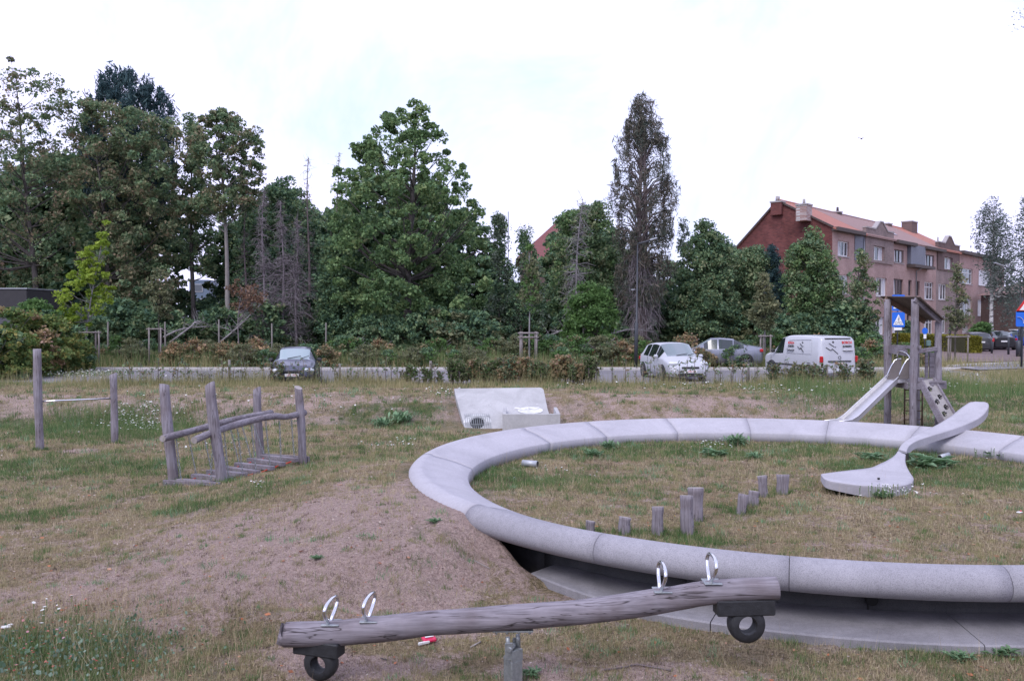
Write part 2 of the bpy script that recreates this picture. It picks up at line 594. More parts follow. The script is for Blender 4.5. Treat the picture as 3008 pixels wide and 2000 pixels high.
for q in [(120, 1260, 2.6, 1.6, 1.), (330, 1270, 2.0, 1.6, .9), (60, 1380, 1.8, 1.2, .8), (300, 1370, 2.0, .9, .7), (620, 1480, 1.2, .35, 1.), (760, 1430, 1.0, .5, .8),
          (480, 1440, .8, .5, .7), (60, 1520, .9, .35, .8), (700, 1240, 2.5, .9, .35), (1180, 1225, 1.6, 1.6, .8), (1000, 1320, 1.6, .9, .3), (1290, 1290, 1.2, .8, .7),
          (1480, 1400, 1.3, 1.2, .8), (1650, 1420, 1.2, .9, .45), (1850, 1330, 2.6, .8, .6), (2300, 1320, 3.0, .7, .85), (2600, 1360, 1.5, 1.0, .7), (2850, 1400, 2.0, 1.6, .8),
          (1900, 1575, 1.0, .35, .9), (2060, 1590, .7, .3, .6), (2230, 1500, .7, .35, .6), (2950, 1180, 3, 1.6, .9), (2750, 1130, 2.2, 2, .8), (2600, 1170, 1.6, 1.6, .6),
          (120, 1930, .95, .6, 1.1), (300, 1990, .6, .4, .7), (2700, 1895, 1.2, .30, .7), (2950, 1950, .7, .5, .6), (2420, 1960, .6, .3, .45), (1350, 1985, .35, .2, .7),
          (2880, 1760, .2, .1, 0), (560, 1600, 1.0, .3, .35), (1800, 1140, 4, 1.2, .25), (2450, 1150, 3, 1.4, .5), (200, 1130, 2.5, 1.5, .5), (2980, 1240, 2, 1.2, .8)]:
    gadd(*q)


def green(x, y):
    s = np.zeros_like(np.asarray(x, float))
    for gx, gy, rx, ry, a in GREEN:
        s = s + a * np.exp(-((x - gx) / rx) ** 2 - ((y - gy) / ry) ** 2)
    s = s * (.85 + .45 * vnoise(x, y, .5, 0)) + .22 * vnoise(x, y, .7, 1) + .2 * vnoise(x, y, .22, 3)
    s = s + .14 * sst(13, 16, y) + .12 * sst(4.5, 5.4, np.hypot(x - CX, y - CY)) * (np.hypot(x - CX, y - CY) < 5.8)
    return np.clip(s, 0, 1)


BARE = [(p.x, p.y, rx, ry, a) for p, rx, ry, a in [(G(900, 1560), 2.6, 1.7, .9), (G(1150, 1500), 1.4, 1.2, .9), (G(500, 1720), 2.6, .8, .6), (G(1080, 1960), .8, .25, 1.3), (G(2000, 1985), .55, .25, 1.), (G(1600, 1980), .4, .3, .9),
                                                    (G(230, 1326), .35, .25, 1.4), (G(2500, 1620), 1.4, .5, .35), (G(1250, 1750), 1.0, .8, .5), (G(2560, 1900), .7, .2, .5), (G(2850, 1370), .5, .3, .6)]]


def bare(x, y):
    s = np.zeros_like(np.asarray(x, float))
    for gx, gy, rx, ry, a in BARE:
        s = s + a * np.exp(-((x - gx) / rx) ** 2 - ((y - gy) / ry) ** 2)
    bank = sst(25.3, 26, y) * sst(29.3, 28, y)
    s = s + bank * .42 + .3 * vnoise(x, y, .5, 2) + .25 * vnoise(x, y, .17, 0)
    return np.clip(s, 0, 1)


def ground():
    xs = nonuni([(-1500, -300, 200), (-300, -60, 30), (-60, -14, 1.5), (-14, -4.5, .2), (-4.5, 8, .07), (8, 14, .14), (14, 40, .7), (40, 100, 5), (100, 300, 40), (300, 1500, 200)])
    ys = nonuni([(-60, 0, 10), (0, 6, 1), (6, 12, .07), (12, 20, .10), (20, 24, .16), (24, 33, .18), (33, 34, .1), (34, 43.6, .8), (43.6, 44.6, .1), (44.6, 60, .7), (60, 120, 4), (120, 400, 40), (400, 2600, 300)])
    X, Y = np.meshgrid(xs, ys)
    Z = H(X, Y)
    V = np.stack([X, Y, Z], -1).reshape(-1, 3)
    nx, ny = len(xs), len(ys)
    i = np.arange((ny - 1) * (nx - 1)); r = i // (nx - 1); c = i % (nx - 1)
    a = r * nx + c
    Fq = np.stack([a, a + 1, a + nx + 1, a + nx], 1)
    me = bpy.data.meshes.new('ground')
    me.vertices.add(len(V)); me.vertices.foreach_set('co', V.astype(np.float32).ravel())
    me.loops.add(len(Fq) * 4); me.loops.foreach_set('vertex_index', Fq.astype(np.int32).ravel())
    me.polygons.add(len(Fq)); me.polygons.foreach_set('loop_start', np.arange(0, len(Fq) * 4, 4, dtype=np.int32))
    me.update(calc_edges=True)
    me.polygons.foreach_set('use_smooth', [True] * len(Fq))
    ga = me.attributes.new('green', 'FLOAT', 'POINT'); ga.data.foreach_set('value', green(V[:, 0], V[:, 1]).astype(np.float32))
    ba = me.attributes.new('bare', 'FLOAT', 'POINT'); ba.data.foreach_set('value', bare(V[:, 0], V[:, 1]).astype(np.float32))
    m, nt, b = newmat('dry_meadow_soil')
    tc = nt.nodes.new('ShaderNodeTexCoord'); v = tc.outputs['Object']
    at1 = N(nt, 'ShaderNodeAttribute', attribute_name='green'); at2 = N(nt, 'ShaderNodeAttribute', attribute_name='bare')
    n1 = noise(nt, 3.2, 8, .72, v, .5); n2 = noise(nt, 26, 7, .75, v, .6); n3 = noise(nt, 140, 3, .75, v); n4 = noise(nt, 7.5, 5, .7, v, 1.2)
    soil = ramp(nt, n2, [(.25, (.27, .19, .165)), (.48, (.55, .41, .365)), (.7, (.74, .59, .53))])
    thatch = ramp(nt, n2, [(.3, (.11, .09, .052)), (.45, (.27, .22, .13)), (.6, (.49, .385, .25)), (.78, (.68, .57, .40))])
    grs = ramp(nt, n2, [(.25, (.04, .065, .03)), (.5, (.11, .15, .065)), (.75, (.21, .23, .12))])
    k = math_(nt, 'ADD', math_(nt, 'MULTIPLY', n1, .9), math_(nt, 'MULTIPLY', at2.outputs['Fac'], .75))
    k = math_(nt, 'ADD', k, math_(nt, 'MULTIPLY', math_(nt, 'SUBTRACT', n4, .5), 1.6))
    k = ramp(nt, math_(nt, 'ADD', k, math_(nt, 'MULTIPLY', n2, .35)), [(.74, (0, 0, 0)), (1.02, (1, 1, 1))])
    c = mixc(nt, k, thatch, soil)
    g = math_(nt, 'ADD', math_(nt, 'MULTIPLY', at1.outputs['Fac'], 1.1), math_(nt, 'ADD', math_(nt, 'MULTIPLY', math_(nt, 'SUBTRACT', n1, .5), 1.3), math_(nt, 'MULTIPLY', math_(nt, 'SUBTRACT', n4, .5), 1.3)))
    c = mixc(nt, ramp(nt, g, [(.15, (0, 0, 0)), (.95, (1, 1, 1))]), c, grs)
    c = mixc(nt, 1., c, ramp(nt, n3, [(.34, (.5, .48, .48)), (.5, (1, 1, 1)), (.66, (1.4, 1.36, 1.3))]), 'MULTIPLY')
    nt.links.new(c, b.inputs['Base Color'])
    b.inputs['Roughness'].default_value = 1; b.inputs['Specular IOR Level'].default_value = .1
    bump(nt, b, math_(nt, 'ADD', math_(nt, 'ADD', n2, math_(nt, 'MULTIPLY', n3, .35)), math_(nt, 'MULTIPLY', n4, 2.2)), 1.0, .08)
    me.materials.append(m)
    o = mkobj('ground', me)
    tag(o, 'dry trampled meadow ground with a soil mound and a bank', None, None, 'structure')


ground()


def asphalt(name, c, sc=1.0):
    m, nt, b = newmat(name)
    tc = nt.nodes.new('ShaderNodeTexCoord'); v = tc.outputs['Object']
    f = noise(nt, 60 * sc, 3, .8, v); g = noise(nt, .35, 5, .6, v, .4)
    c1 = ramp(nt, f, [(.3, tuple(k * .75 for k in c)), (.7, tuple(k * 1.25 for k in c))])
    nt.links.new(mixc(nt, 1., c1, ramp(nt, g, [(.3, (.8, .8, .8)), (.7, (1.12, 1.12, 1.12))]), 'MULTIPLY'), b.inputs['Base Color'])
    b.inputs['Roughness'].default_value = .85
    bump(nt, b, f, .4, .01)
    return m


M['asphalt'] = asphalt('worn_grey_asphalt', (.185, .175, .19))
M['paving'] = asphalt('reddish_paving', (.17, .12, .12), .4)
M['kerb'] = concrete('kerb_concrete', (.46, .44, .43), .1, .5, .15)
M['verge'] = simple('sandy_verge', (.25, .20, .16), 1, var=.3, scale=3, bmp=.5)

# the car park (drawn as a strip sunk a kerb's height below the verge) and the streets beyond
mb = MB()
n = 60
for i in range(n):
    x0 = -62 + i * (84.0 / n); x1 = x0 + 84.0 / n
    mb.add([(x0, 33.62, .612), (x1, 33.62, .612), (x1, 43.88, .612), (x0, 43.88, .612)], [(0, 1, 2, 3)])
tag(mb.build('road', M['asphalt']), 'grey asphalt of the car park behind the young hedge', None, None, 'structure')
mb = MB()
for i in range(42):
    x0 = -61 + i * 2.0
    mb.box((x0 + 1.0, 43.98, .655), (1.985, .16, .19), bev=.02)
tag(mb.build('kerb', M['kerb']), 'pale concrete kerb along the far side of the car park', None, None, 'structure')
mb = MB()
for i in range(42):
    x0 = -61 + i * 2.0
    mb.box((x0 + 1.0, 33.52, .62), (1.985, .1, .12), bev=.015)
tag(mb.build('kerb', M['kerb']), 'low concrete kerb along the near side of the car park', None, None, 'structure')
# street in front of the houses: kerb, light pavement and reddish paving
mb = MB()
pv = [at(2700, 1063, 52), at(2800, 1066, 50), at(3008, 1064, 51), at(3250, 1062, 52), at(3300, 1018, 84), at(2900, 1016, 82), at(2690, 1020, 80)]
pv = [(p.x, p.y, gz(p.x, p.y) + .03) for p in pv]
mb.add(pv, [list(range(7))])
tag(mb.build('street', M['paving']), 'reddish paved street in front of the terraced houses', None, None, 'structure')
mb = MB()
ln = [(22.3, 45.0), (24, 46.4), (27, 48.2), (31, 49.4), (38, 50.6), (46, 51.5)]
for (a, b) in zip(ln[:-1], ln[1:]):
    mb.bar((a[0], a[1], .72), (b[0], b[1], .72), .35, .16)
tag(mb.build('kerb', M['kerb']), 'light curved kerb in front of the reddish street', None, None, 'structure')
mb = MB()
ln2 = [(22.2, 42), (24.6, 43.2), (28, 44.5), (33, 45.2), (40, 46), (48, 46.5)]
top_ = [(a[0], a[1] - .2, .735) for a in ln]; bot_ = [(a[0], a[1], .735) for a in ln2]
vs = top_ + bot_
mb.add(vs, [(i + 6, i + 7, i + 1, i) for i in range(5)])
tag(mb.build('path', M['asphalt']), 'grey asphalt path between the verge and the curved kerb', None, None, 'structure')


# ================================================================== CONCRETE RING
def ang_of(px, py, z=.77):
    p = at(px, py, 10)
    d = p - Vector((0, 0, EYE)); k = (z - EYE) / d.z
    q = Vector((0, 0, EYE)) + d * k
    return math.degrees(math.atan2(q.y - CY, q.x - CX)) % 360


JB = sorted([ang_of(*p) for p in [(1523, 1256), (1722, 1239), (1947, 1226), (2186, 1222), (2440, 1230), (2704, 1251), (2968, 1284), (1252, 1332), (1404, 1478), (1750, 1567), (2308, 1637), (2935, 1657)]])
js = [j if j > JB[0] - 1 else j for j in JB]
extra = []
full = js[:]
# close the gap on the right, outside the picture, with equal segments
gap0, gap1 = js[-1], js[0] + 360
ng = max(1, round((gap1 - gap0) / 26))
full += [(gap0 + (gap1 - gap0) * i / ng) for i in range(1, ng)]
full = sorted(full) + [full[0] + 360] if False else full + [js[0] + 360]
full = sorted(full)


def ringp(r, a, z): return (CX + r * math.cos(R(a)) * (.982 if 90 < a % 360 < 270 else 1), CY + r * math.sin(R(a)), z)


ring = empty('ring_bench', (CX, CY, 0), 0, 'large circular concrete ring bench with rounded outer edge around the sunken grass', 'ring bench')
PROF = [(5.55, .30), (5.55, .505), (5.565, .525)] + [(5.565 + (6.24 - 5.565) * t, .525 + .205 * t + .02 * math.sin(t * 3.14)) for t in (.25, .5, .75, 1)]
for k in range(0, 15):
    a = R(108 - k * 13.3)
    PROF.append((6.35 + .20 * math.cos(a), .585 + (.185 if a > 0 else .15) * math.sin(a)))
PROF += [(6.30, .43), (6.1, .44), (5.80, .43), (5.80, .30)]
for i in range(len(full) - 1):
    a0, a1 = full[i], full[i + 1]
    g = math.degrees(.0032 / 6.3)
    st = max(2, int((a1 - a0) / 1.5))
    rings = []
    for k in range(st + 1):
        a = a0 + g + (a1 - a0 - 2 * g) * k / st
        rings.append([ringp(r, a, z) for r, z in PROF])
    mb = MB(); mb.loft(rings)
    mid = ((a0 + a1) / 2) % 360
    dark = 213 < mid < 330
    o = mb.build('seat_segment', M['conc_grey' if dark else 'conc_light'], ring, ring.location)
    if dark: o['label'] = 'speckled grey ring segment'
# inner core so the joints read dark, the recessed wall and the foot slab
mb = MB()
rs = [[ringp(r, a, z) for r, z in ((5.60, .2), (5.60, .49), (6.3, .69), (6.3, .50), (5.86, .45), (5.86, .2))] for a in np.arange(0, 361, 3)]
mb.loft(rs, caps=False); mb.build('joint_core', M['joint'], ring, ring.location)
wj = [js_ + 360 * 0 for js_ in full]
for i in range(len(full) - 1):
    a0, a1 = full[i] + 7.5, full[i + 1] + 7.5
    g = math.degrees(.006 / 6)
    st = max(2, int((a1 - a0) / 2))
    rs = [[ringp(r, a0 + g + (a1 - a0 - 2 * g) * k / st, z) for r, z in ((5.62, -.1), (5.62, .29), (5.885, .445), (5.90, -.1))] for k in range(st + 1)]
    mb = MB(); mb.loft(rs); mb.build('base_wall', M['conc_shade_dirt'], ring, ring.location)
fa = np.linspace(223.8, 330, 6)
for a0, a1 in zip(fa[:-1], fa[1:]):
    st = 16; rs = []
    for k in range(st + 1):
        a = a0 + .05 + (a1 - a0 - .1) * k / st
        w = min(1, (a - 223.8) / 16 + .02) if a0 < 224 else 1
        ro = 5.92 + (6.73 - 5.92) * (.55 + .45 * w)
        rs.append([ringp(5.91, a, -.05), ringp(5.91, a, .17), ringp(ro - .02, a, .145), ringp(ro, a, .13), ringp(ro, a, -.05)])
    mb = MB(); mb.loft(rs, smooth=False); mb.build('foot_slab', M['conc_foot'], ring, ring.location)
# drain hole in the recessed wall
d = at(2570, 1772, 9.0)
a = math.atan2(d.y - CY, d.x - CX)
a = R(263.5)
best = min(np.arange(240, 300, .1), key=lambda q: abs((CX + 5.9 * math.cos(R(q))) / (CY + 5.9 * math.sin(R(q))) - (2570 - 1504) / F))
q = R(best)
mb = MB(); cc = Vector((CX + 5.905 * math.cos(q), CY + 5.905 * math.sin(q), .27)); nrm = Vector((math.cos(q), math.sin(q), 0))
mb.tube([cc - nrm * .1, cc + nrm * .012], .058, 20, smooth=False)
mb.build('drain_hole', M['black'], ring, ring.location)

# ================================================================== LOUNGER (S-shaped slab)
ST = [  # left edge px, right edge px with distances, thickness
    ((2411, 1392, 14.5), (2412.5, 1394.5, 14.38), .11), ((2416, 1389, 14.75), (2425, 1406, 14.12), .14),
    ((2450, 1384, 15.05), (2456, 1414, 14.02), .15), ((2500, 1378, 15.35), (2540, 1424.5, 13.95), .19),
    ((2557, 1371, 15.6), (2625, 1427, 13.95), .25), ((2586, 1359, 15.85), (2668, 1420, 14.3), .27),
    ((2602, 1352, 16.0), (2684, 1405, 14.8), .27), ((2618, 1343, 16.25), (2672, 1384, 15.3), .20),
    ((2628, 1335, 16.5), (2662, 1364, 15.8), .20), ((2634, 1328, 16.75), (2659, 1345, 16.3), .19),
    ((2639, 1319, 17.0), (2663, 1326, 16.8), .17), ((2649, 1303, 17.3), (2672, 1307, 17.2), .16),
    ((2668, 1288, 17.7), (2697, 1292, 17.55), .15), ((2705, 1268, 18.15), (2742, 1277, 17.95), .15),
    ((2755, 1244, 18.75), (2795, 1261, 18.35), .15), ((2795, 1219, 19.3), (2850, 1240, 18.8), .16),
    ((2822, 1197, 19.65), (2885, 1220, 19.15), .17), ((2846, 1181, 19.95), (2903, 1197, 19.5), .18),
    ((2856, 1179, 20.05), (2903, 1184, 19.8), .18), ((2862, 1178.5, 20.1), (2896, 1180, 20.0), .18)]


def catmull(P, n):
    out = []
    Q = [P[0] * 2 - P[1]] + P + [P[-1] * 2 - P[-2]]
    for i in range(1, len(Q) - 2):
        for k in range(n):
            t = k / n
            a, b, c, d = Q[i - 1:i + 3]
            out.append(.5 * ((2 * b) + (c - a) * t + (2 * a - 5 * b + 4 * c - d) * t * t + (3 * b - a - 3 * c + d) * t ** 3))
    out.append(Q[-2])
    return out


Ls = catmull([at(*s[0]) for s in ST], 5); Rs = catmull([at(*s[1]) for s in ST], 5)
Ts = catmull([Vector((s[2], 0, 0)) for s in ST], 5)
lou = empty('lounger', (Ls[45].x, Ls[45].y, 0), 0, 'wavy spoon-shaped pale concrete lounger climbing over the ring bench', 'lounger')


def lounger_part(i0, i1):
    rings = []
    for i in range(i0, i1):
        a, b, t = Ls[i], Rs[i], Ts[i].x
        top = []
        w = (b - a)
        for k in range(9):
            u = k / 8
            p = a + w * u
            dish = .035 * min(1, w.length / 1.4) * math.sin(u * math.pi)
            e = .012 if k in (0, 8) else 0
            top.append(Vector((p.x, p.y, p.z - dish - e)))
        ia = a + w * .02; ib = b - w * .02
        bl = Vector((ia.x, ia.y, a.z - t)); br = Vector((ib.x, ib.y, b.z - t))
        rings.append([a - Vector((0, 0, .03))] + top + [b - Vector((0, 0, .03)), br, bl])
    mb = MB(); mb.loft(rings)
    o = mb.build('slab_section', M['conc_light'], lou, lou.location)
    nr = len(rings[0])
    for j, p in enumerate(o.data.polygons):
        p.use_smooth = 0 <= (j % nr) <= 9 and 1 <= (j % nr) <= 8
    return o


lounger_part(0, 49)
lounger_part(50, len(Ls))
mb = MB()
mm = [(Ls[49] + Rs[49]) / 2, (Ls[50] + Rs[50]) / 2]
mb.bar(mm[0] - Vector((0, 0, .1)), mm[1] - Vector((0, 0, .1)), (Ls[49] - Rs[49]).length * .9, .12); mb.build('joint', M['joint'], lou, lou.location)
mb = MB(); fp = (Ls[24] * .45 + Rs[24] * .55)
mb.prism([(-.35, -.3), (.05, -.42), (.30, -.1), (.15, .5), (-.3, .35)], .2, fp.z - .16, Matrix.Translation((fp.x + .0, fp.y, 0)))
mb.build('foot', M['conc_light'], lou, lou.location)
mb = MB(); hp = at(2581, 1403, 14.45); mb.tube([hp - Vector((0, 0, .03)), hp + Vector((0, 0, .002))], .02, 12); mb.build('drain_hole', M['black'], lou, lou.location)


# ================================================================== helpers for round timber
def log(mb, a, b, r, n=14, lean_noise=.006, top_slant=None, m=0, me=1, taper=1.0, segs=12, bend=0):
    a = Vector(a); b = Vector(b)
    pts = []; rad = []
    ax = (b - a).normalized(); side = ax.orthogonal().normalized(); s2 = ax.cross(side)
    o1, o2 = random.uniform(0, 6), random.uniform(0, 6)
    for i in range(segs + 1):
        t = i / segs
        w = lean_noise * math.sin(t * 5 + o1), lean_noise * math.sin(t * 7 + o2)
        pts.append(a.lerp(b, t) + side * (w[0] + bend * math.sin(t * math.pi)) + s2 * w[1])
        rad.append(r * (1 + (taper - 1) * t) * (1 + .05 * math.sin(t * 9 + o2)))
    b0 = len(mb.v)
    mb.tube(pts, rad, n, m=m, jit=.02)
    mb.m[-1] = me; mb.m[-2] = me
    if top_slant is not None:
        for k in range(n):
            i = b0 + segs * n + k
            p = Vector(mb.v[i]); d = p - pts[-1]
            p += ax * (d.dot(Vector(top_slant)) * 1.0)
            mb.v[i] = tuple(p)
    return mb


# ================================================================== STUMPS
group = 'stepping stumps in the ring'
stump_px = [(1733, 1529, 1567, 28, 'lowest stepping stump half hidden behind the front of the ring'),
            (1835, 1518, 1571, 36, 'low stepping stump second from the ring front with dark cracked top'),
            (1932, 1487, 1573, 34, 'medium stepping stump standing alone left of the two tallest stumps'),
            (2023, 1454, 1574, 38, 'tall stepping stump in front of the thickest stump'),
            (2044, 1431, 1534, 46, 'thickest and tallest stepping stump behind its tall neighbour'),
            (2181, 1450, 1511, 29, 'leaning narrow stepping stump left of the shortest pair'),
            (2215, 1441, 1488, 32, 'short stepping stump between two taller narrow stumps'),
            (2246, 1396, 1463, 27, 'slim tall stepping stump next to the rightmost stump'),
            (2301, 1392, 1452, 36, 'rightmost stepping stump nearest to the lounger')]
for i, (x, yt, yb, w, lab) in enumerate(stump_px):
    g = G(x, yb)
    t = at(x + (6 if i == 5 else -5 if i in (3, 7) else 2), yt, g.y)
    mb = MB(); r = w / 2 / F * g.y
    log(mb, (g.x + (.0 if i != 5 else -.03), g.y + r * .6, g.z - .1), (t.x, g.y + r * .6, t.z - r * .15), r, 18, .004, (random.uniform(-.1, .1), -.12, 0))
    o = mb.build('stump', [M['wood'], M['woodend']])
    # put the origin at the base
    off = Vector((g.x, g.y, g.z)); o.data.transform(Matrix.Translation(-off)); o.location = off
    tag(o, lab, 'stump', group)

# ================================================================== PULL-UP BAR
p1 = G(118, 1322); p2 = G(337, 1301)
bar = empty('pull_up_bar', p1, 0, 'pull-up bar of steel between a tall and a shorter timber post', 'pull-up bar')
mb = MB(); t = at(108, 1025, p1.y); log(mb, p1 - Vector((0, 0, .2)), t, .092, 16, .008); mb.build('post', [M['wood'], M['woodend']], bar, p1)
mb = MB(); t = at(333, 1098, p2.y); log(mb, p2 - Vector((0, 0, .2)), t, .085, 16, .008, (.4, 0, 0)); mb.build('post', [M['wood'], M['woodend']], bar, p1)
mb = MB(); mb.tube([at(116, 1179, p1.y), at(330, 1170, p2.y)], .02, 10); mb.build('steel_bar', M['steel'], bar, p1)

# ================================================================== SWINGING TREAD BRIDGE
PA, PB, PC, PD = (Vector((-6.26, 16.35, 0)), Vector((-5.12, 15.6, 0)), Vector((-5.33, 18.75, 0)), Vector((-4.24, 18.0, 0)))
for p in (PA, PB, PC, PD): p.z = gz(p.x, p.y)
br = empty('swinging_tread_bridge', (PA + PB + PC + PD) / 4, 0, 'wooden swinging tread bridge with four slanted posts and hanging chains', 'play bridge')
bo = br.location.copy()
tops = [at(482, 1130, PA.y), at(617, 1128, PB.y), at(753, 1141, PC.y), at(876, 1138, PD.y)]
for p, t, sl, r in zip((PA, PB, PC, PD), tops, ((-.1, -.3, 0), (.55, -.2, 0), (.55, -.2, 0), (-.4, .3, 0)), (.099, .098, .092, .085)):
    mb = MB(); log(mb, p - Vector((0, 0, .2)), t, r, 18, .012, sl, taper=.93); mb.build('post', [M['wood'], M['woodend']], br, bo)
r1 = [at(477, 1288, 15.75), at(545, 1270, 16.4), at(620, 1250, 17.1), at(700, 1229, 17.9), at(797, 1212, 19.0)]
r2 = [at(570, 1293, 15.15), at(630, 1268, 15.68), at(690, 1248, 16.2), at(760, 1230, 16.9), at(808, 1222, 17.3), at(840, 1224, 17.6), at(895, 1212, 18.2)]
for rr in (r1, r2):
    mb = MB(); pts = catmull(rr, 5); mb.tube(pts, [.062 * (1 + .05 * math.sin(i * .7)) for i in range(len(pts))], 14, jit=.015)
    mb.m[-1] = 1; mb.m[-2] = 1; mb.build('rail', [M['woody'], M['woodend']], br, bo)
mb = MB(); a = at(481, 1420, 15.95); b = at(646, 1428, 15.30); mb.bar(a, b, .05, .14, bev=.006); mb.build('cross_beam', M['plank'], br, bo)
mb = MB()
for t in (.06, .22, .75, .9):
    mb = MB(); p = a.lerp(b, t) + Vector((-.0, -.03, .02)); mb.tube([p, p + Vector((-.012, -.02, 0))], .012, 8)
    mb.build('bolt', M['galv'], br, bo)
mb = MB(); a = at(777, 1340, 18.85); b = at(908, 1349, 18.1); mb.bar(a, b, .05, .12, bev=.006); mb.build('cross_beam', M['plank'], br, bo)
TR = [((524, 1411), (626, 1418), 16.2, 15.65), ((568, 1396), (680, 1408), 16.55, 15.9), ((613, 1384), (720, 1394), 16.95, 16.25), ((656, 1373), (759, 1387), 17.35, 16.65),
      ((694, 1362), (801, 1374), 17.7, 17.05), ((731, 1349), (833, 1362), 18.05, 17.4), ((768, 1339), (872, 1350), 18.4, 17.75)]


def chain(mb, a, b, n=None):
    a = Vector(a); b = Vector(b); L = (b - a).length; n = n or int(L / .042)
    for i in range(n):
        c = a.lerp(b, (i + .5) / n); h = L / n * .62
        M3 = Matrix.Rotation(R(90 * (i % 2)) + .5, 3, 'Z')
        pts = [c + M3 @ Vector((math.cos(q) * .014, 0, math.sin(q) * h)) for q in np.linspace(0, 2 * math.pi, 9)]
        mb.tube(pts, .0062, 4, caps=False)


ends = []
for (l, r_, yl, yr) in TR:
    a = at(l[0], l[1] + 1, yl - .03); b = at(r_[0], r_[1] + 1, yr - .03)
    mb = MB(); mb.bar(a, b, .12, .085, bev=.008); o = mb.build('tread', M['plank'], br, bo)
    ends.append((a, b))


def rail_pt(pts, y):
    for p, q in zip(pts[:-1], pts[1:]):
        if p.y <= y <= q.y: return p.lerp(q, (y - p.y) / (q.y - p.y))
    return pts[0] if y < pts[0].y else pts[-1]


for (a, b) in ends:
    for e, rr, s in ((a, r1, .07), (b, r2, -.07)):
        q = e.lerp(b if e is a else a, .07)
        t = rail_pt(rr, q.y)
        mb = MB(); chain(mb, t - Vector((0, 0, .06)), q + Vector((0, 0, .05))); mb.build('chain', M['galv'], br, bo)
for k, s in ((0, 0.1), (1, .04)):
    mb = MB(); pts = []
    for (a, b) in ends:
        p = (a.lerp(b, .12) if k == 0 else b.lerp(a, .10)); pts.append(p - Vector((0, 0, .015)))
    pts = catmull(pts, 4); pts = [p - Vector((0, 0, .02 * abs(math.sin(i * math.pi / 4)))) for i, p in enumerate(pts)]
    mb.tube(pts, .013, 8); mb.build('rope', M['rope'], br, bo)

# ================================================================== SEESAW
SY = 7.42
ss = empty('seesaw', (0, SY, gz(0, SY)), 0, 'long grey timber log seesaw on a steel post in the foreground', 'seesaw')
so = ss.location.copy()
cl = [(838, 1862, 34), (850, 1862.5, 36.5), (980, 1859, 37), (1060, 1852, 37.5), (1124, 1846, 38), (1190, 1838, 37.5), (1260, 1829.5, 36), (1340, 1824.5, 36), (1484, 1814, 37.5), (1600, 1805, 36.5), (1700, 1797, 36), (1800, 1785, 37),
      (1900, 1770, 37.5), (1980, 1757, 36), (2064, 1742, 35.5), (2140, 1734, 34), (2200, 1730, 33.5), (2270, 1726.5, 34), (2283, 1725.5, 33)]
pts = catmull([at(x, y, SY) for x, y, r in cl], 4)
rad = [v.x / F * SY for v in catmull([Vector((r, 0, 0)) for x, y, r in cl], 4)]
mb = MB(); mb.tube(pts, rad, 28, jit=.012); mb.m[-1] = 1; mb.m[-2] = 1
mb.build('log_beam', [M['woodx'], M['woodend']], ss, so)


def beam_z(x):
    for p, q in zip(pts[:-1], pts[1:]):
        if p.x <= x <= q.x: return p.z + (q.z - p.z) * (x - p.x) / (q.x - p.x)


def handle(px, ptop):
    sk = .16 if px < 1500 else -.03
    c = at(px, 1800, SY); bz = beam_z(c.x) + .098
    topz = at(px, ptop, SY).z
    h = topz - bz
    mb = MB(); P = []
    prof = [(-.035, -.03), (-.05, .02), (-.11, .35 * h), (-.155, .66 * h), (-.12, .9 * h), (-.04, .99 * h), (.04, .99 * h), (.12, .9 * h), (.155, .66 * h), (.11, .35 * h), (.05, .02), (.035, -.03)]
    for (y, z) in prof: P.append(Vector((c.x + .02 * (z / h) + sk * y, SY + y, bz + z)))
    P = catmull(P, 4)
    mb.tube(P, .0155, 12)
    o = mb.build('handle', M['steel'], ss, so)
    mb = MB(); mb.box((c.x + .015, SY, bz - .006), (.15, .17, .008), bev=.003)
    mb.build('foot_plate', M['galv'], o, so)


for a in ((968, 1758), (1080, 1747), (1939, 1655), (2085, 1631)): handle(*a)


def bumper(px, py, r, w0, w1, yb0, yb1, yaw):
    c = at(px, py, SY); rr = r / F * SY
    Mx = Matrix.Translation((c.x, SY, c.z)) @ Matrix.Rotation(yaw, 4, 'Z')
    mb = MB()
    ri = rr * .50; d = .065
    pf = [(ri, -d), (rr * .8, -d), (rr * .97, -d * .7), (rr, 0), (rr * .97, d * .7), (rr * .8, d), (ri, d), (ri * .9, d * .55), (ri * 1.25, .0), (ri * .9, -d * .55), (ri, -d)]
    mb.lathe(pf, (0, 0, 0), 40, axis='Y')
    z1 = at(px, yb0, SY).z - c.z; z0 = at(px, yb1, SY).z - c.z
    x0 = (w0 - px) / F * SY; x1 = (w1 - px) / F * SY
    mb.v = [tuple(Mx @ Vector(v)) for v in mb.v]
    t = mb.build('half_tyre', M['rubber'], ss, so)
    mb = MB()
    mb.box(((x0 + x1) / 2, 0, (z0 + z1) / 2 + .02), (x1 - x0, .15, z1 - z0 + .03), bev=.01)
    mb.v = [tuple(Mx @ Vector(v)) for v in mb.v]
    mb.build('tyre_bracket', M['rubber'], ss, so)


bumper(944, 1945, 51, 862, 1010, 1890, 1922, R(-18))
bumper(2191, 1830, 55, 2098, 2272, 1768, 1803, R(4))
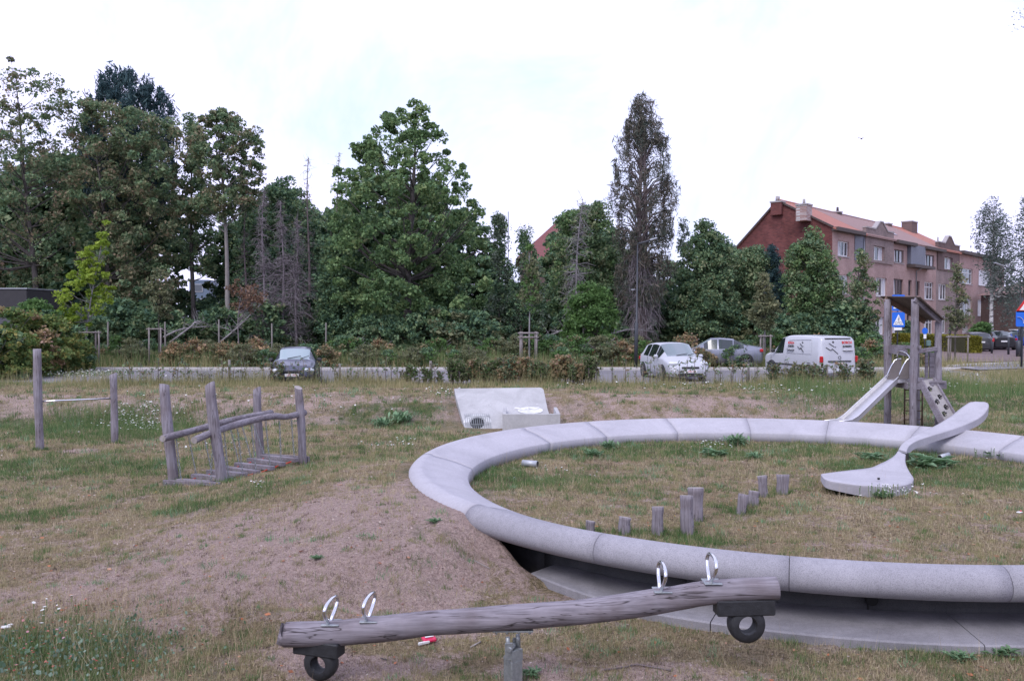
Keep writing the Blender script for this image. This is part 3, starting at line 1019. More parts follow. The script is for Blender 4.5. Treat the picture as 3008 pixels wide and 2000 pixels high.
# pivot
mb = MB(); pv = at(1507, 1900, SY); zt = pv.z
Mr = Matrix.Rotation(R(38), 3, 'Z')
mb.box((pv.x, SY, (zt - .1 - .3) / 2), (.118, .118, zt - .1 + .3), rot=Mr, bev=.006)
for v_i, v in enumerate(mb.v):
    pass
mb.build('pivot_post', M['galv'], ss, so)
mb = MB()
cap = [Mr @ Vector((x, y, 0)) for x, y in ((-.059, -.059), (.059, -.059), (.059, .059), (-.059, .059))]
zb = zt - .1
mb.add([Vector((pv.x, SY, zb)) + c for c in cap] + [Vector((pv.x, SY, zb + .02 + (.07 if c.x > -.02 else .0))) + c * .98 for c in cap], [(0, 1, 5, 4), (1, 2, 6, 5), (2, 3, 7, 6), (3, 0, 4, 7), (4, 5, 6, 7)])
mb.box((pv.x - .035, SY - .075, zt - .01), (.07, .012, .15), rz=R(18), bev=.004)
mb.box((pv.x + .03, SY + .05, zt - .01), (.07, .012, .15), rz=R(18), bev=.004)
mb.tube([Vector((pv.x - .035, SY - .095, zt + .01)), Vector((pv.x + .03, SY + .07, zt + .01))], .02, 12)
mb.tube([Vector((pv.x - .04, SY - .04, zt + .005)), Vector((pv.x - .045, SY - .04, zt + .10))], .018, 10)
mb.tube([Vector((pv.x + .045, SY + .02, zt + .005)), Vector((pv.x + .04, SY + .02, zt + .10))], .018, 10)
mb.box((pv.x, SY, beam_z(pv.x) - .104), (.34, .12, .012), bev=.003)
for dx in (-.14, -.05, .05, .14):
    mb.tube([Vector((pv.x + dx, SY - .045, beam_z(pv.x) - .125)), Vector((pv.x + dx, SY - .045, beam_z(pv.x) - .105))], .012, 6)
mb.build('hinge', M['galv'], ss, so)

# ================================================================== HEADWALL WITH PIPE AND BASIN
hw = empty('drain_headwall', at(1480, 1262, 25.2), 0, 'pale concrete drain headwall slab leaning on the bank with a barred pipe', 'headwall')
ho = hw.location.copy(); ho.z = 0; hw.location = ho
A0, A1 = at(1334, 1141, 27.6), at(1594, 1138, 27.6)
B0, B1 = at(1367, 1262, 25.2), at(1630, 1262, 25.2)
nrm = (A1 - A0).cross(B0 - A0).normalized()
if nrm.y > 0: nrm = -nrm


def on(px, py, off=0):
    """point of the slab's face behind a pixel"""
    o = Vector((0, 0, EYE)); d = at(px, py, 10) - o
    k = (A0 - o).dot(nrm) / d.dot(nrm)
    return o + d * k + nrm * off


mb = MB()
poly = [on(1334, 1141), on(1340, 1168), on(1367, 1262), on(1628, 1262), on(1608, 1199), on(1597, 1145), on(1593, 1140), on(1586, 1138)]
bk = [p - nrm * .22 for p in poly]
nP = len(poly)
mb.add(poly + bk, [list(range(nP)), list(range(nP, 2 * nP))[::-1]] + [(i, (i + 1) % nP, nP + (i + 1) % nP, nP + i) for i in range(nP)])
mb.build('wall_slab', M['conc_wall'], hw, ho)
mb = MB()
pc = on(1402, 1243); ux = (A1 - A0).normalized(); uz = nrm.cross(ux).normalized()
if uz.z < 0: uz = -uz
for r0, r1_, off, lst in ((.0, .205, .006, 'hole'),):
    vs = [pc + nrm * off + ux * (math.cos(q) * r1_) + uz * (math.sin(q) * r1_ * 1.5) for q in np.linspace(0, 2 * math.pi, 33)[:-1]]
    mb.add(vs + [p - nrm * .02 for p in vs], [list(range(32))] + [(i, (i + 1) % 32, 32 + (i + 1) % 32, 32 + i) for i in range(32)])
mb.build('pipe_opening', M['black'], hw, ho)
mb = MB()
vs = []
for q in np.linspace(R(-5), R(185), 21):
    for rr in (.235, .40):
        k = 1 + random.uniform(-.04, .04) if rr > .3 else 1
        vs.append(pc + nrm * (.012 if rr < .3 else .004) + ux * (math.cos(q) * rr * k) + uz * (math.sin(q) * rr * k * 1.15 + .08))
mb.add(vs, [(2 * i, 2 * i + 1, 2 * i + 3, 2 * i + 2) for i in range(20)], 0, True)
mb.build('mortar_patch', M['plaster'], hw, ho); mb = MB()
pb = on(1490, 1243)
for i in range(14):
    a_ = on(1515 + i * 5, 1203 + random.uniform(-4, 3), .01)
    mb.box(a_, (.10, .05, .09), rot=Matrix.Rotation(random.uniform(-.5, .5), 3, 'X'), bev=.02)
vs = [on(1500 + 75 * math.cos(q) * .5 + 58, 1206 + 10 * math.sin(q), .012) for q in np.linspace(0, math.pi * 2, 20)[:-1]]
mb.add(vs, [list(range(19))])
mb.build('mortar_patch', M['plaster'], hw, ho)
for (px, py, r_) in ((1436, 1192, .055), (1578, 1188, .03)):
    mb = MB(); c = on(px, py, .0)
    vs = []
    for q in np.linspace(0, 2 * math.pi, 21)[:-1]:
        for rr in (.7, 1): vs.append(c + nrm * .012 + (ux * math.cos(q) + uz * math.sin(q)) * r_ * rr)
    mb.add(vs, [(2 * i, 2 * i + 1, (2 * i + 3) % 40, (2 * i + 2) % 40) for i in range(20)]); mb.build('plug_ring', M['plaster'], hw, ho)
gr_ = empty('pipe_grate', (0, 0, 0)); gr_.parent = hw
bpy.data.objects.remove(gr_)
mb = MB()
for i in range(13):
    t = i / 12
    a_ = on(1365 + 70 * t, 1220, .05); b_ = on(1370 + 74 * t, 1272, .05)
    mb.tube([a_ + uz * .04, a_, b_], [.004, .007, .007], 6)
for py in (1228, 1252):
    mb.tube([on(1366, py, .062), on(1438, py, .062)], .008, 6)
mb.build('grate', M['galv'], hw, ho)
# the basin is cast against the wall: a part of it
mb = MB()
fy = 24.25
F0, F1 = at(1476, 1218, fy), at(1646, 1213, fy)
zt_ = (F0.z + F1.z) / 2; x0, x1 = F0.x, F1.x; by = 26.1; th = .10


def wallbox(mb, xa, xb, ya, yb, za, zb_): mb.box(((xa + xb) / 2, (ya + yb) / 2, (za + zb_) / 2), (xb - xa, yb - ya, zb_ - za), bev=.008)


wallbox(mb, x0, x1, fy, fy + th, -.2, zt_)
wallbox(mb, x0, x0 + th, fy + th + .002, by, -.2, zt_ + .005)
wallbox(mb, x1 - th, x1, fy + th + .002, by, -.2, zt_ + .005)
wallbox(mb, x0 + th, x1 - th, fy + th, by, -.2, zt_ - .28)
mb.build('basin', M['conc_wall'], hw, ho)

# ================================================================== SLIDE TOWER
tw = empty('slide_tower', (9.8, 21.5, gz(9.8, 21.5)), 0, 'small timber play tower with a lean-to roof, steel slide and climbing ramp', 'slide tower')
to = tw.location.copy()
FL, RL, FR, RR = Vector((9.44, 20.8, 0)), Vector((9.42, 22.15, 0)), Vector((10.19, 21.1, 0)), Vector((10.28, 22.4, 0))
tt = {0: at(2688, 879, 20.8), 1: at(2608, 879, 22.15), 2: at(2756, 945, 21.1), 3: at(2690, 945, 22.4)}
for i, (p, r) in enumerate(((FL, .088), (RL, .088), (FR, .08), (RR, .08))):
    mb = MB(); log(mb, (p.x, p.y, .1), (tt[i].x, p.y, tt[i].z), r, 16, .004); mb.build('post', [M['wood'], M['woodend']], tw, to)
# platform
zp = 1.64
mb = MB()
for k in range(5):
    y0 = 20.85 + k * .26
    mb.box((9.82, y0 + .12, zp), (.86, .245, .05), bev=.004)
mb.build('platform', M['plank'], tw, to)
mb = MB(); mb.bar((9.36, 20.9, zp - .10), (9.36, 22.3, zp - .10), .05, .14); mb.build('platform_beam', M['plank'], tw, to)
mb = MB(); mb.bar((9.5, 20.72, zp - .10), (10.3, 20.98, zp - .10), .05, .14); mb.build('platform_beam', M['plank'], tw, to)
# roof: high edge over FL-RL, falling to the right
h0, h1 = at(2702, 873, 20.55), at(2585, 871, 22.5)
l0, l1 = at(2773, 938, 20.85), at(2712, 938, 22.65)
rfn = (l0 - h0).cross(h1 - h0).normalized()
if rfn.z < 0: rfn = -rfn
mb = MB(); npl = 15
for k in range(npl):
    t0, t1 = k / npl, (k + 1) / npl
    a, b = h0.lerp(l0, t0), h0.lerp(l0, t1 + .02)
    c, d = h1.lerp(l1, t1 + .02), h1.lerp(l1, t0)
    up = rfn * .018
    vs = [a + up, b + up * .2, c + up * .2, d + up]
    mb.add([p for p in vs] + [p - rfn * .018 for p in vs], [(0, 1, 2, 3), (7, 6, 5, 4), (0, 4, 5, 1), (1, 5, 6, 2), (2, 6, 7, 3), (3, 7, 4, 0)])
mb.build('roof', M['wooddark'], tw, to)
mb = MB(); mb.bar(h0.lerp(h1, .08) - rfn * .07, l0.lerp(l1, .08) - rfn * .07, .05, .10); mb.build('roof_beam', M['plank'], tw, to)
mb = MB(); mb.bar(h0.lerp(h1, .82) - rfn * .07, l0.lerp(l1, .82) - rfn * .07, .05, .12); mb.build('roof_beam', simple('reddish_roof_beam', (.16, .10, .07), .8, var=.2), tw, to)
# rails
mb = MB(); mb.bar(at(2603, 1018, 22.3), at(2704, 1020, 20.68), .05, .085, bev=.006); mb.build('side_rail', M['plank'], tw, to)
mb = MB(); mb.bar(at(2604, 1026, 22.2), at(2664, 1036, 21.2), .03, .16); mb.build('side_board', M['plank'], tw, to)
mb = MB(); mb.bar(at(2690, 1033, 20.75), at(2752, 1024, 21.05), .05, .10, bev=.006); mb.build('front_rail', M['plank'], tw, to)
for (x, w_) in ((2722, .07), (2740, .17)):
    mb = MB(); a = at(x, 1036, 22.3); mb.box((a.x, a.y, (a.z + zp) / 2), (w_, .05, a.z - zp), bev=.005); mb.build('guard_board', M['plank'], tw, to)
# slide
sl0n, sl0f = at(2637, 1121, 21.0), at(2606, 1113, 21.55)
sl1n, sl1f = at(2521, 1234, 20.62), at(2477, 1232, 21.2)
ext = (sl1n - sl0n); en = sl1n + Vector((ext.x * .16, ext.y * .16, ext.z * .10)); ef = sl1f + Vector((ext.x * .16, ext.y * .16, ext.z * .10))
en2 = en + Vector((-.35, -.12, -.02)); ef2 = ef + Vector((-.35, -.12, -.02))
tn, tf = sl0n + Vector((.28, .02, .01)), sl0f + Vector((.28, .02, .01))
Nn = [tn, sl0n, sl1n, en, en2]; Ff = [tf, sl0f, sl1f, ef, ef2]
mb = MB(); vs = Nn + Ff; dn = Vector((0, 0, -.02))
mb.add(vs, [(i, i + 1, 6 + i, 5 + i) for i in range(4)]); mb.add([v + dn for v in vs], [(i, 5 + i, 6 + i, i + 1) for i in range(4)])
mb.build('slide_bed', M['slide'], tw, to)
for P in (Nn, Ff):
    mb = MB()
    lo = [p + Vector((0, 0, -.03)) for p in P]; hi = [p + Vector((0, 0, .10)) for p in P]
    q = (Vector((0, .012, 0)))
    mb.add(lo + hi, [(i, i + 1, 6 + i, 5 + i) for i in range(4)]); mb.add([v + q for v in lo + hi], [(i, 5 + i, 6 + i, i + 1) for i in range(4)])
    mb.tube(hi, .016, 8); mb.build('slide_side', M['slide'], tw, to)
finmat = simple('grey_brown_side_panel', (.15, .13, .125), .6, var=.1)
for (x0, Yd) in ((2606, 21.55), (2641, 21.0)):
    a = at(x0, 1113, Yd); mb = MB()
    pf = [(0, 0), (.04, .14), (.12, .32), (.20, .45), (.27, .49), (.36, .49), (.36, 0)]
    mb.prism(pf, -.012, .012, Matrix.Translation((a.x - .02, a.y, a.z)) @ Matrix.Rotation(R(90), 4, 'X'))
    o = mb.build('slide_fin', finmat, tw, to)
    mb = MB(); mb.tube([Vector((a.x - .02 + u, a.y, a.z + v)) for u, v in pf[:-1]], .016, 8); mb.build('steel_edge', M['steel'], o, to)
    o_ = KIDS[o][-1]
mb = MB(); a = at(2636, 1034, 21.5); b = at(2675, 1050, 20.95)
mb.tube(catmull([at(2634, 1050, 21.6), at(2640, 1033, 21.5), at(2655, 1034, 21.25), at(2667, 1042, 21.05), at(2677, 1060, 20.9)], 4), .016, 8); mb.build('grab_bar', M['steel'], tw, to)
# ladder at the back
mb = MB(); la, lb = (9.80, 22.05), (10.24, 22.05)
for (x, y) in (la, lb): mb.tube([(x, y, .4), (x, y, 1.7)], .02, 8)
mb.build('ladder_rails', simple('rusty_ladder_steel', (.13, .08, .06), .6, .3, var=.3), tw, to)
for z in (.62, .84, 1.1, 1.36):
    mb = MB(); mb.tube([(la[0], la[1], z), (lb[0], lb[1], z)], .014, 8); mb.build('rung', bpy.data.materials['rusty_ladder_steel'], tw, to)
# climbing ramp with oval holes
c00, c01 = at(2706, 1118, 20.75), at(2741, 1112, 21.0)
c10, c11 = at(2770, 1240, 20.0), at(2806, 1222, 20.3)
dn_ = (c10 - c00); c10 = c10 + dn_ * .22; c11 = c11 + (c11 - c01) * .22
cn = (c10 - c00).cross(c01 - c00).normalized()
if cn.z < 0: cn = -cn
mb = MB(); nu, nv = 22, 12
holes = [(.66, .10), (.30, .19), (.72, .38), (.36, .45), (.74, .60), (.38, .70), (.75, .84), (.4, .92)]
idx = {}
vs = []; fs = []
for i in range(nu * 3 + 1):
    for j in range(nv + 1):
        u, v = j / nv, i / (nu * 3)
        vs.append(c00.lerp(c01, u).lerp(c10.lerp(c11, u), v))
for i in range(nu * 3):
    for j in range(nv):
        u, v = (j + .5) / nv, (i + .5) / (nu * 3)
        if any(((u - hu) / .17) ** 2 + ((v - hv) / .052) ** 2 < 1 for hu, hv in holes): continue
        a = i * (nv + 1) + j; fs.append((a, a + 1, a + nv + 2, a + nv + 1))
mb.add(vs, fs); mb.add([p - cn * .045 for p in vs], [f[::-1] for f in fs])
mb.build('climbing_ramp', simple('pale_ramp_plywood', (.30, .28, .27), .8, var=.15, scale=8, bmp=.2), tw, to)
mb = MB()
for hu, hv in holes:
    p = c00.lerp(c01, hu).lerp(c10.lerp(c11, hu), hv)
    mb.box(p - cn * .06, (.14, .02, .11), rot=Matrix((((c01 - c00).normalized()), cn, ((c01 - c00).normalized()).cross(cn))).transposed())
mb.build('ramp_backing', M['black'], tw, to)
for a, b in ((c00, c10), (c01, c11)):
    mb = MB(); mb.bar(a - cn * .03, b - cn * .03, .05, .15, up=cn, bev=.005); mb.build('ramp_stringer', M['plank'], tw, to)


# ================================================================== CARS
def paint(name, c, metal=.45, rough=.32):
    m = simple(name, c, rough, metal, var=.03, scale=1, coat=.6)
    return m


M['p_silver'] = simple('silver_paint', (.46, .47, .51), .5, .1, var=.02, scale=1)
M['p_van'] = paint('van_silver_paint', (.46, .465, .50), .1, .45)
M['p_grey'] = paint('grey_blue_paint', (.21, .22, .27))
M['p_dark'] = paint('dark_grey_paint', (.085, .09, .125))
M['p_black'] = paint('black_paint', (.02, .02, .025))
M['p_wagon'] = paint('anthracite_paint', (.05, .05, .055))
M['p_blue'] = paint('blue_paint', (.01, .04, .30), .1)
m, nt, b = newmat('car_glass'); b.inputs['Base Color'].default_value = (.012, .018, .02, 1); b.inputs['Roughness'].default_value = .04; b.inputs['Specular IOR Level'].default_value = .8; b.inputs['Coat Weight'].default_value = .5; M['glass'] = m
m, nt, b = newmat('windscreen_glass'); b.inputs['Base Color'].default_value = (.10, .14, .15, 1); b.inputs['Roughness'].default_value = .03; b.inputs['Specular IOR Level'].default_value = 1; b.inputs['Coat Weight'].default_value = 1; M['screen'] = m
m, nt, b = newmat('headlamp_glass'); b.inputs['Base Color'].default_value = (.75, .77, .8, 1); b.inputs['Roughness'].default_value = .08; b.inputs['Metallic'].default_value = .5; M['lamp'] = m
m, nt, b = newmat('tail_lamp_red'); b.inputs['Base Color'].default_value = (.42, .015, .02, 1); b.inputs['Roughness'].default_value = .15; M['tail'] = m
M['tyre'] = simple('tyre_rubber', (.018, .018, .02), .8)
M['rim'] = simple('alloy_rim', (.5, .5, .53), .3, .8, var=.03)
M['plastic'] = simple('black_trim_plastic', (.02, .02, .022), .6)
M['plate'] = simple('number_plate_white', (.75, .75, .75), .5, var=.02)
M['platetext'] = simple('plate_text_red', (.45, .02, .04), .5)


def text(body, size, Mx, mat, name, parent, depth=.002, align='CENTER', off=None, bold=0, sx=1):
    cu = bpy.data.curves.new(name, 'FONT'); cu.body = body; cu.size = size; cu.extrude = depth; cu.align_x = align; cu.align_y = 'CENTER'; cu.offset = bold
    cu.materials.append(mat)
    o = bpy.data.objects.new(name, cu); COL.objects.link(o)
    o.matrix_local = Mx @ Matrix.Diagonal((sx, 1, 1, 1))
    if parent is not None:
        o.parent = parent; KIDS.setdefault(parent, []).append(o)
    return o


def interp(keys, x):
    for a, b in zip(keys[:-1], keys[1:]):
        if a[0] <= x <= b[0]:
            t = (x - a[0]) / (b[0] - a[0] + 1e-9)
            return [p + (q - p) * t for p, q in zip(a, b)]
    return list(keys[0] if x < keys[0][0] else keys[-1])


def car(name, label, loc, heading, keys, pm, side_win, screens, wheels, wr, L, Wd, cat='car', group='parked cars', opts=None):
    """keys: (x, ztop, zbelt, half width at belt, half width at roof); x = 0 rear .. L front"""
    opts = opts or {}
    root = empty(name, loc, 0, label, cat, group)
    root.rotation_euler = (0, 0, math.atan2(heading[1], heading[0]))
    xs = sorted(set([round(x, 3) for x in np.linspace(0, L, 40)] + [k[0] for k in keys] + [w for s in side_win for w in s] + [w for s in screens for w in s[:2]]))
    rings = []
    for x in xs:
        _, zt, zb, wb, wr_ = interp(keys, x)
        e0 = min(1, x / .22, (L - x) / .30)
        wb_ = wb * (.80 + .20 * math.sqrt(max(0, e0)))
        cab = zt > zb + .10
        zs = .20 + .10 * (1 - min(1, e0 * 2))
        if cab:
            wr2 = wr_
            ring = [(0, zt + .02), (wr2 * .6, zt + .008), (wr2 * .93, zt - .025), (wr2, zt - .065), (wb_ * .975, zb), (wb_ * 1.0, zb - .06), (wb_ * 1.02, .62), (wb_ * 1.0, .40), (wb_ * .96, zs), (wb_ * .7, zs - .02)]
        else:
            ring = [(0, zt + .02), (wb_ * .55, zt + .012), (wb_ * .80, zt - .01), (wb_ * .90, zt - .04), (wb_ * .975, min(zb, zt - .08)), (wb_ * 1.0, min(zb, zt - .08) - .05), (wb_ * 1.02, .62 if zt > .72 else zt * .8), (wb_ * 1.0, .40), (wb_ * .96, zs), (wb_ * .7, zs - .02)]
        rings.append([Vector((x - L / 2, y, z)) for y, z in ring] + [Vector((x - L / 2, -y, z)) for y, z in ring[::-1][:-1]])
    n = len(rings[0])
    body = MB(); gl = MB(); gr2 = MB(); ws = MB(); rw = MB()
    vs = [p for r in rings for p in r]
    body.v = [tuple(p) for p in vs]
    for B_ in (gl, gr2, ws, rw): B_.v = [tuple(p) for p in vs]
    for i in range(len(xs) - 1):
        xm = (xs[i] + xs[i + 1]) / 2
        for k in range(n):
            k2 = (k + 1) % n
            f = [i * n + k, i * n + k2, (i + 1) * n + k2, (i + 1) * n + k]
            dst = body
            if k == 3 and any(a <= xm <= b for a, b in side_win): dst = gl
            if k == n - 4 and any(a <= xm <= b for a, b in side_win): dst = gr2
            if k in (0, 1, 2, n - 1, n - 2, n - 3):
                for s in screens:
                    if s[0] <= xm <= s[1]:
                        if k in (0, 1, n - 1, n - 2) or s[1] - s[0] > .35: dst = ws if s[2] == 'f' else rw
            dst.f.append(f); dst.m.append(0); dst.s.append(True)
    body.f.append(list(range(n))[::-1]); body.m.append(0); body.s.append(False)
    body.f.append([(len(xs) - 1) * n + k for k in range(n)]); body.m.append(0); body.s.append(False)

    def prune(B_):
        used = sorted({i for f in B_.f for i in f}); mp = {u: j for j, u in enumerate(used)}
        B_.v = [B_.v[u] for u in used]; B_.f = [[mp[i] for i in f] for f in B_.f]
    bo_ = body.build('body', pm, root)
    for B_, nm, mt in ((gl, 'side_windows', M['glass']), (gr2, 'side_windows', M['glass']), (ws, 'windscreen', opts.get('screen', M['screen'])), (rw, 'rear_window', opts.get('rear', M['glass']))):
        if B_.f: prune(B_); B_.build(nm, mt, root)
    hw_ = Wd / 2
    for wx in wheels:
        for s in (-1, 1):
            y = s * (hw_ * 1.0 - .01)
            mb = MB(); mb.lathe([(wr + .045, 0), (wr + .045, .02)], (0, 0, 0), 28, axis='Y', smooth=False)
            a0 = [(math.cos(q) * (wr + .055), max(-.08, math.sin(q) * (wr + .055))) for q in np.linspace(-.2, math.pi + .2, 24)] + [(math.cos(q) * (wr + .004), max(-.08, math.sin(q) * (wr + .004))) for q in np.linspace(math.pi + .2, -.2, 24)]
            mb = MB(); mb.prism(a0, -.012, .012, Matrix.Translation((wx - L / 2, y + s * .016, wr)) @ Matrix.Rotation(R(90), 4, 'X')); mb.build('wheel_arch', M['plastic'], root)
            mb = MB(); yo = y + s * .055
            mb.lathe([(wr * .62, .10), (wr * .9, .11), (wr, .07), (wr, -.10), (wr * .6, -.10)], (0, 0, 0), 28, axis='Y')
            if s < 0: pass
            mb.v = [(v[0] + wx - L / 2, yo + (v[1] - .11) * s, v[2] + wr) for v in mb.v]
            t = mb.build('wheel', M['tyre'], root)
            mb = MB(); mb.lathe([(0, .088), (wr * .2, .094), (wr * .25, .078), (wr * .60, .075), (wr * .64, .10), (wr * .70, .108)], (0, 0, 0), 28, axis='Y')
            for q in range(7):
                a = q * 2 * math.pi / 7; mb.bar((math.cos(a) * wr * .12, .092, math.sin(a) * wr * .12), (math.cos(a) * wr * .62, .092, math.sin(a) * wr * .62), .03, .05, up=(0, 1, 0), m=1)
            mb.v = [(v[0] + wx - L / 2, yo + (v[1] - .11) * s, v[2] + wr) for v in mb.v]
            mb.build('rim', [M['plastic'], M['rim']], t)
    # lamps, mirrors, plates
    hz = opts.get('hz', .70); tz = opts.get('tz', .82); th_ = opts.get('th', .16)
    for s in (-1, 1):
        mb = MB(); mb.box((L / 2 - .24, s * (hw_ * .74), hz), (.36, .30, .17), rz=-s * .42, bev=.06); mb.build('headlight', M['lamp'], root)
        mb = MB(); mb.box((-L / 2 + opts.get('tx', .09), s * (hw_ * opts.get('ty', .90)), tz), (.16, opts.get('tw', .17), th_), rz=s * .25, bev=.03); mb.build('tail_light', M['tail'], root)
        mb = MB(); mxx = opts.get('mx', L * .62); mb.box((mxx - L / 2, s * (hw_ + .10), opts.get('mz', .98)), (.12, .20, .15), rz=0, bev=.05); mb.build('mirror', opts.get('mirror', pm), root)
        for dx in opts.get('handles', (L * .42,)):
            mb = MB(); mb.box((dx - L / 2, s * (hw_ * 1.0 + .012), .78), (.17, .03, .03), bev=.01); mb.build('door_handle', pm, root)
        for dx in opts.get('seams', ()):
            mb = MB(); mb.box((dx - L / 2, s * (hw_ * 1.012), .62), (.008, .012, .62)); mb.build('door_seam', M['plastic'], root)
    mb = MB(); mb.box((L / 2 - .02, 0, .56), (.05, Wd * .42, .10), bev=.02); mb.build('grille', M['plastic'], root)
    mb = MB(); mb.box((L / 2 - .03, 0, .30), (.07, Wd * .62, .13), bev=.02); mb.build('lower_grille', M['plastic'], root)
    for sx, nm in ((1, 'front_plate'), (-1, 'rear_plate')):
        pz = opts.get('fpz', .44) if sx > 0 else opts.get('rpz', .62)
        px = (L / 2 + .02) if sx > 0 else (-L / 2 - .012 + opts.get('rpx', 0))
        mb = MB(); mb.box((px, 0, pz), (.012, .52, .11), bev=.003); p = mb.build(nm, M['plate'], root)
        if opts.get('ptext'):
            Mx = Matrix.Translation((px + sx * .009, 0, pz)) @ Matrix.Rotation(R(90 * sx), 4, 'Z') @ Matrix.Rotation(R(90), 4, 'X')
            text(opts['ptext'], .10, Mx, M['platetext'], 'lettering', p)
    for s in (-.25, .25):
        if opts.get('wipers', True) and any(q[2] == 'f' for q in screens):
            sc = [q for q in screens if q[2] == 'f'][0]
            x1 = sc[1] - L / 2; zz = interp(keys, sc[1])[1]; x0 = sc[1] - .12 - L / 2; z0 = interp(keys, sc[1] - .12)[1]
            mb = MB(); mb.bar((x1 - .02, s, zz + .045), (x0 + .02, s + .5 * (1 if s < 0 else .6), z0 + .05), .02, .02); mb.build('wiper', M['black'], root)
    return root


def gp(px, Y, zroad=None):
    x = (px - 1504) / F * Y
    return (x, Y, gz(x, Y) if zroad is None else zroad)


rz = .612
hk = [(0, .92, .92, .84, .5), (.06, 1.0, .95, .845, .55), (.16, 1.16, .96, .85, .60), (.42, 1.42, .96, .86, .62), (1.0, 1.495, .95, .87, .63), (1.8, 1.52, .93, .88, .64), (2.35, 1.485, .92, .88, .63), (3.25, .99, .91, .875, .60), (3.45, .93, .90, .87, .6), (3.95, .80, .82, .84, .5), (4.15, .66, .66, .78, .5), (4.22, .52, .52, .72, .5)]
hk = [(a, b - .0, c, d, e) for a, b, c, d, e in hk]
h8 = Vector((math.sin(R(9)), -math.cos(R(9)), 0))
car('hatchback', 'silver five-door hatchback facing the hedge beside the grey saloon', (6.85, 37.6, rz), h8, hk, M['p_silver'], [(.62, 1.3), (1.38, 2.25), (2.33, 2.8)], [(2.35, 3.25, 'f'), (.06, .42, 'r')], (.72, 3.32), .31, 4.22, 1.76,
    opts=dict(handles=(1.3, 2.2), seams=(1.34, 2.36), mx=2.75, ptext='1-VSB-442', hz=.72, fpz=.42))
ck = [(0, .85, .85, .74, .5), (.05, .95, .90, .75, .52), (.12, 1.05, .92, .77, .56), (.5, 1.36, .92, .79, .57), (1.1, 1.42, .92, .80, .58), (1.9, 1.425, .91, .81, .585), (2.2, 1.38, .90, .81, .57), (2.78, .98, .89, .80, .55), (2.95, .90, .87, .80, .55), (3.45, .77, .78, .76, .5), (3.62, .60, .62, .70, .5), (3.72, .48, .48, .64, .5)]
m, nt, b = newmat('hazy_windscreen'); b.inputs['Base Color'].default_value = (.26, .33, .35, 1); b.inputs['Roughness'].default_value = .05; b.inputs['Coat Weight'].default_value = 1; SCR2 = m
cs = car('small_hatchback', 'small dark grey hatchback facing the hedge with a cover behind its windscreen', (-8.47, 34.7, rz), Vector((math.sin(R(9)), -math.cos(R(9)), 0)), ck, M['p_dark'], [(.5, 1.15), (1.25, 2.25)], [(2.22, 2.78, 'f'), (.12, .45, 'r')], (.62, 3.0), .29, 3.73, 1.62,
         opts=dict(handles=(1.5,), seams=(1.2,), mx=2.3, mirror=M['plastic'], screen=SCR2, ptext='JSP  703', hz=.60, fpz=.44, mz=.95))
mb = MB()
mb.add([(.60, -.45, .99), (.60, .35, .99), (.42, .28, 1.13), (.33, .05, 1.2), (.30, -.12, 1.22), (.36, -.40, 1.18)], [(0, 1, 2, 3, 4, 5)])
mb.v = [(v[0] + .015, v[1], v[2] + .02) for v in mb.v]
mb.build('sun_shade', simple('pale_sun_shade', (.55, .72, .75), .3, var=.15, scale=5), cs)
sk = [(0, .96, .92, .80, .5), (.08, 1.02, .93, .84, .5), (.55, 1.09, .94, .87, .55), (.75, 1.12, .94, .875, .58), (1.45, 1.42, .93, .88, .60), (2.1, 1.475, .92, .885, .61), (2.6, 1.455, .91, .885, .61), (3.4, 1.0, .90, .88, .58), (3.6, .94, .89, .87, .55), (4.2, .82, .83, .84, .5), (4.45, .68, .68, .78, .5), (4.55, .52, .52, .72, .5)]
car('saloon', 'grey saloon seen from the side behind the silver hatchback', (10.62, 46.0, .70), Vector((-.98, .16, 0)), sk, M['p_grey'], [(.95, 1.45), (1.5, 2.2), (2.28, 2.95)], [(2.6, 3.4, 'f'), (.75, 1.42, 'r')], (.85, 3.5), .32, 4.55, 1.78,
    opts=dict(handles=(1.75, 2.75), seams=(1.6, 2.6), mx=3.05, rpz=.7, tz=.86))
vk = [(0, .55, .55, .86, .7), (.02, 1.0, 1.0, .88, .7), (.07, 1.30, 1.06, .89, .78), (.14, 1.70, 1.06, .895, .79), (.26, 1.80, 1.06, .895, .79), (1.6, 1.83, 1.06, .90, .79), (2.5, 1.82, 1.04, .90, .77), (3.0, 1.72, 1.02, .895, .72), (3.6, 1.22, .99, .89, .66), (3.72, 1.13, .97, .88, .6), (4.15, .98, .92, .84, .5), (4.33, .78, .78, .78, .5), (4.41, .52, .52, .72, .5)]
vh = Vector((-math.sin(R(17)), math.cos(R(17)), 0))
van = car('delivery_van', 'silver delivery van with black figure logo parked nose away from the hedge', (12.95, 38.8, rz), vh, vk, M['p_van'], [(2.72, 3.35)], [(3.02, 3.6, 'f')], (.86, 3.54), .325, 4.41, 1.79, cat='van',
          opts=dict(handles=(2.3,), seams=(2.45, 3.6), mx=3.3, mz=1.12, mirror=M['plastic'], tz=.86, th=.27, tx=.05, ty=.955, tw=.10, rpz=.68, ptext='1-KBA-318', hz=.75))
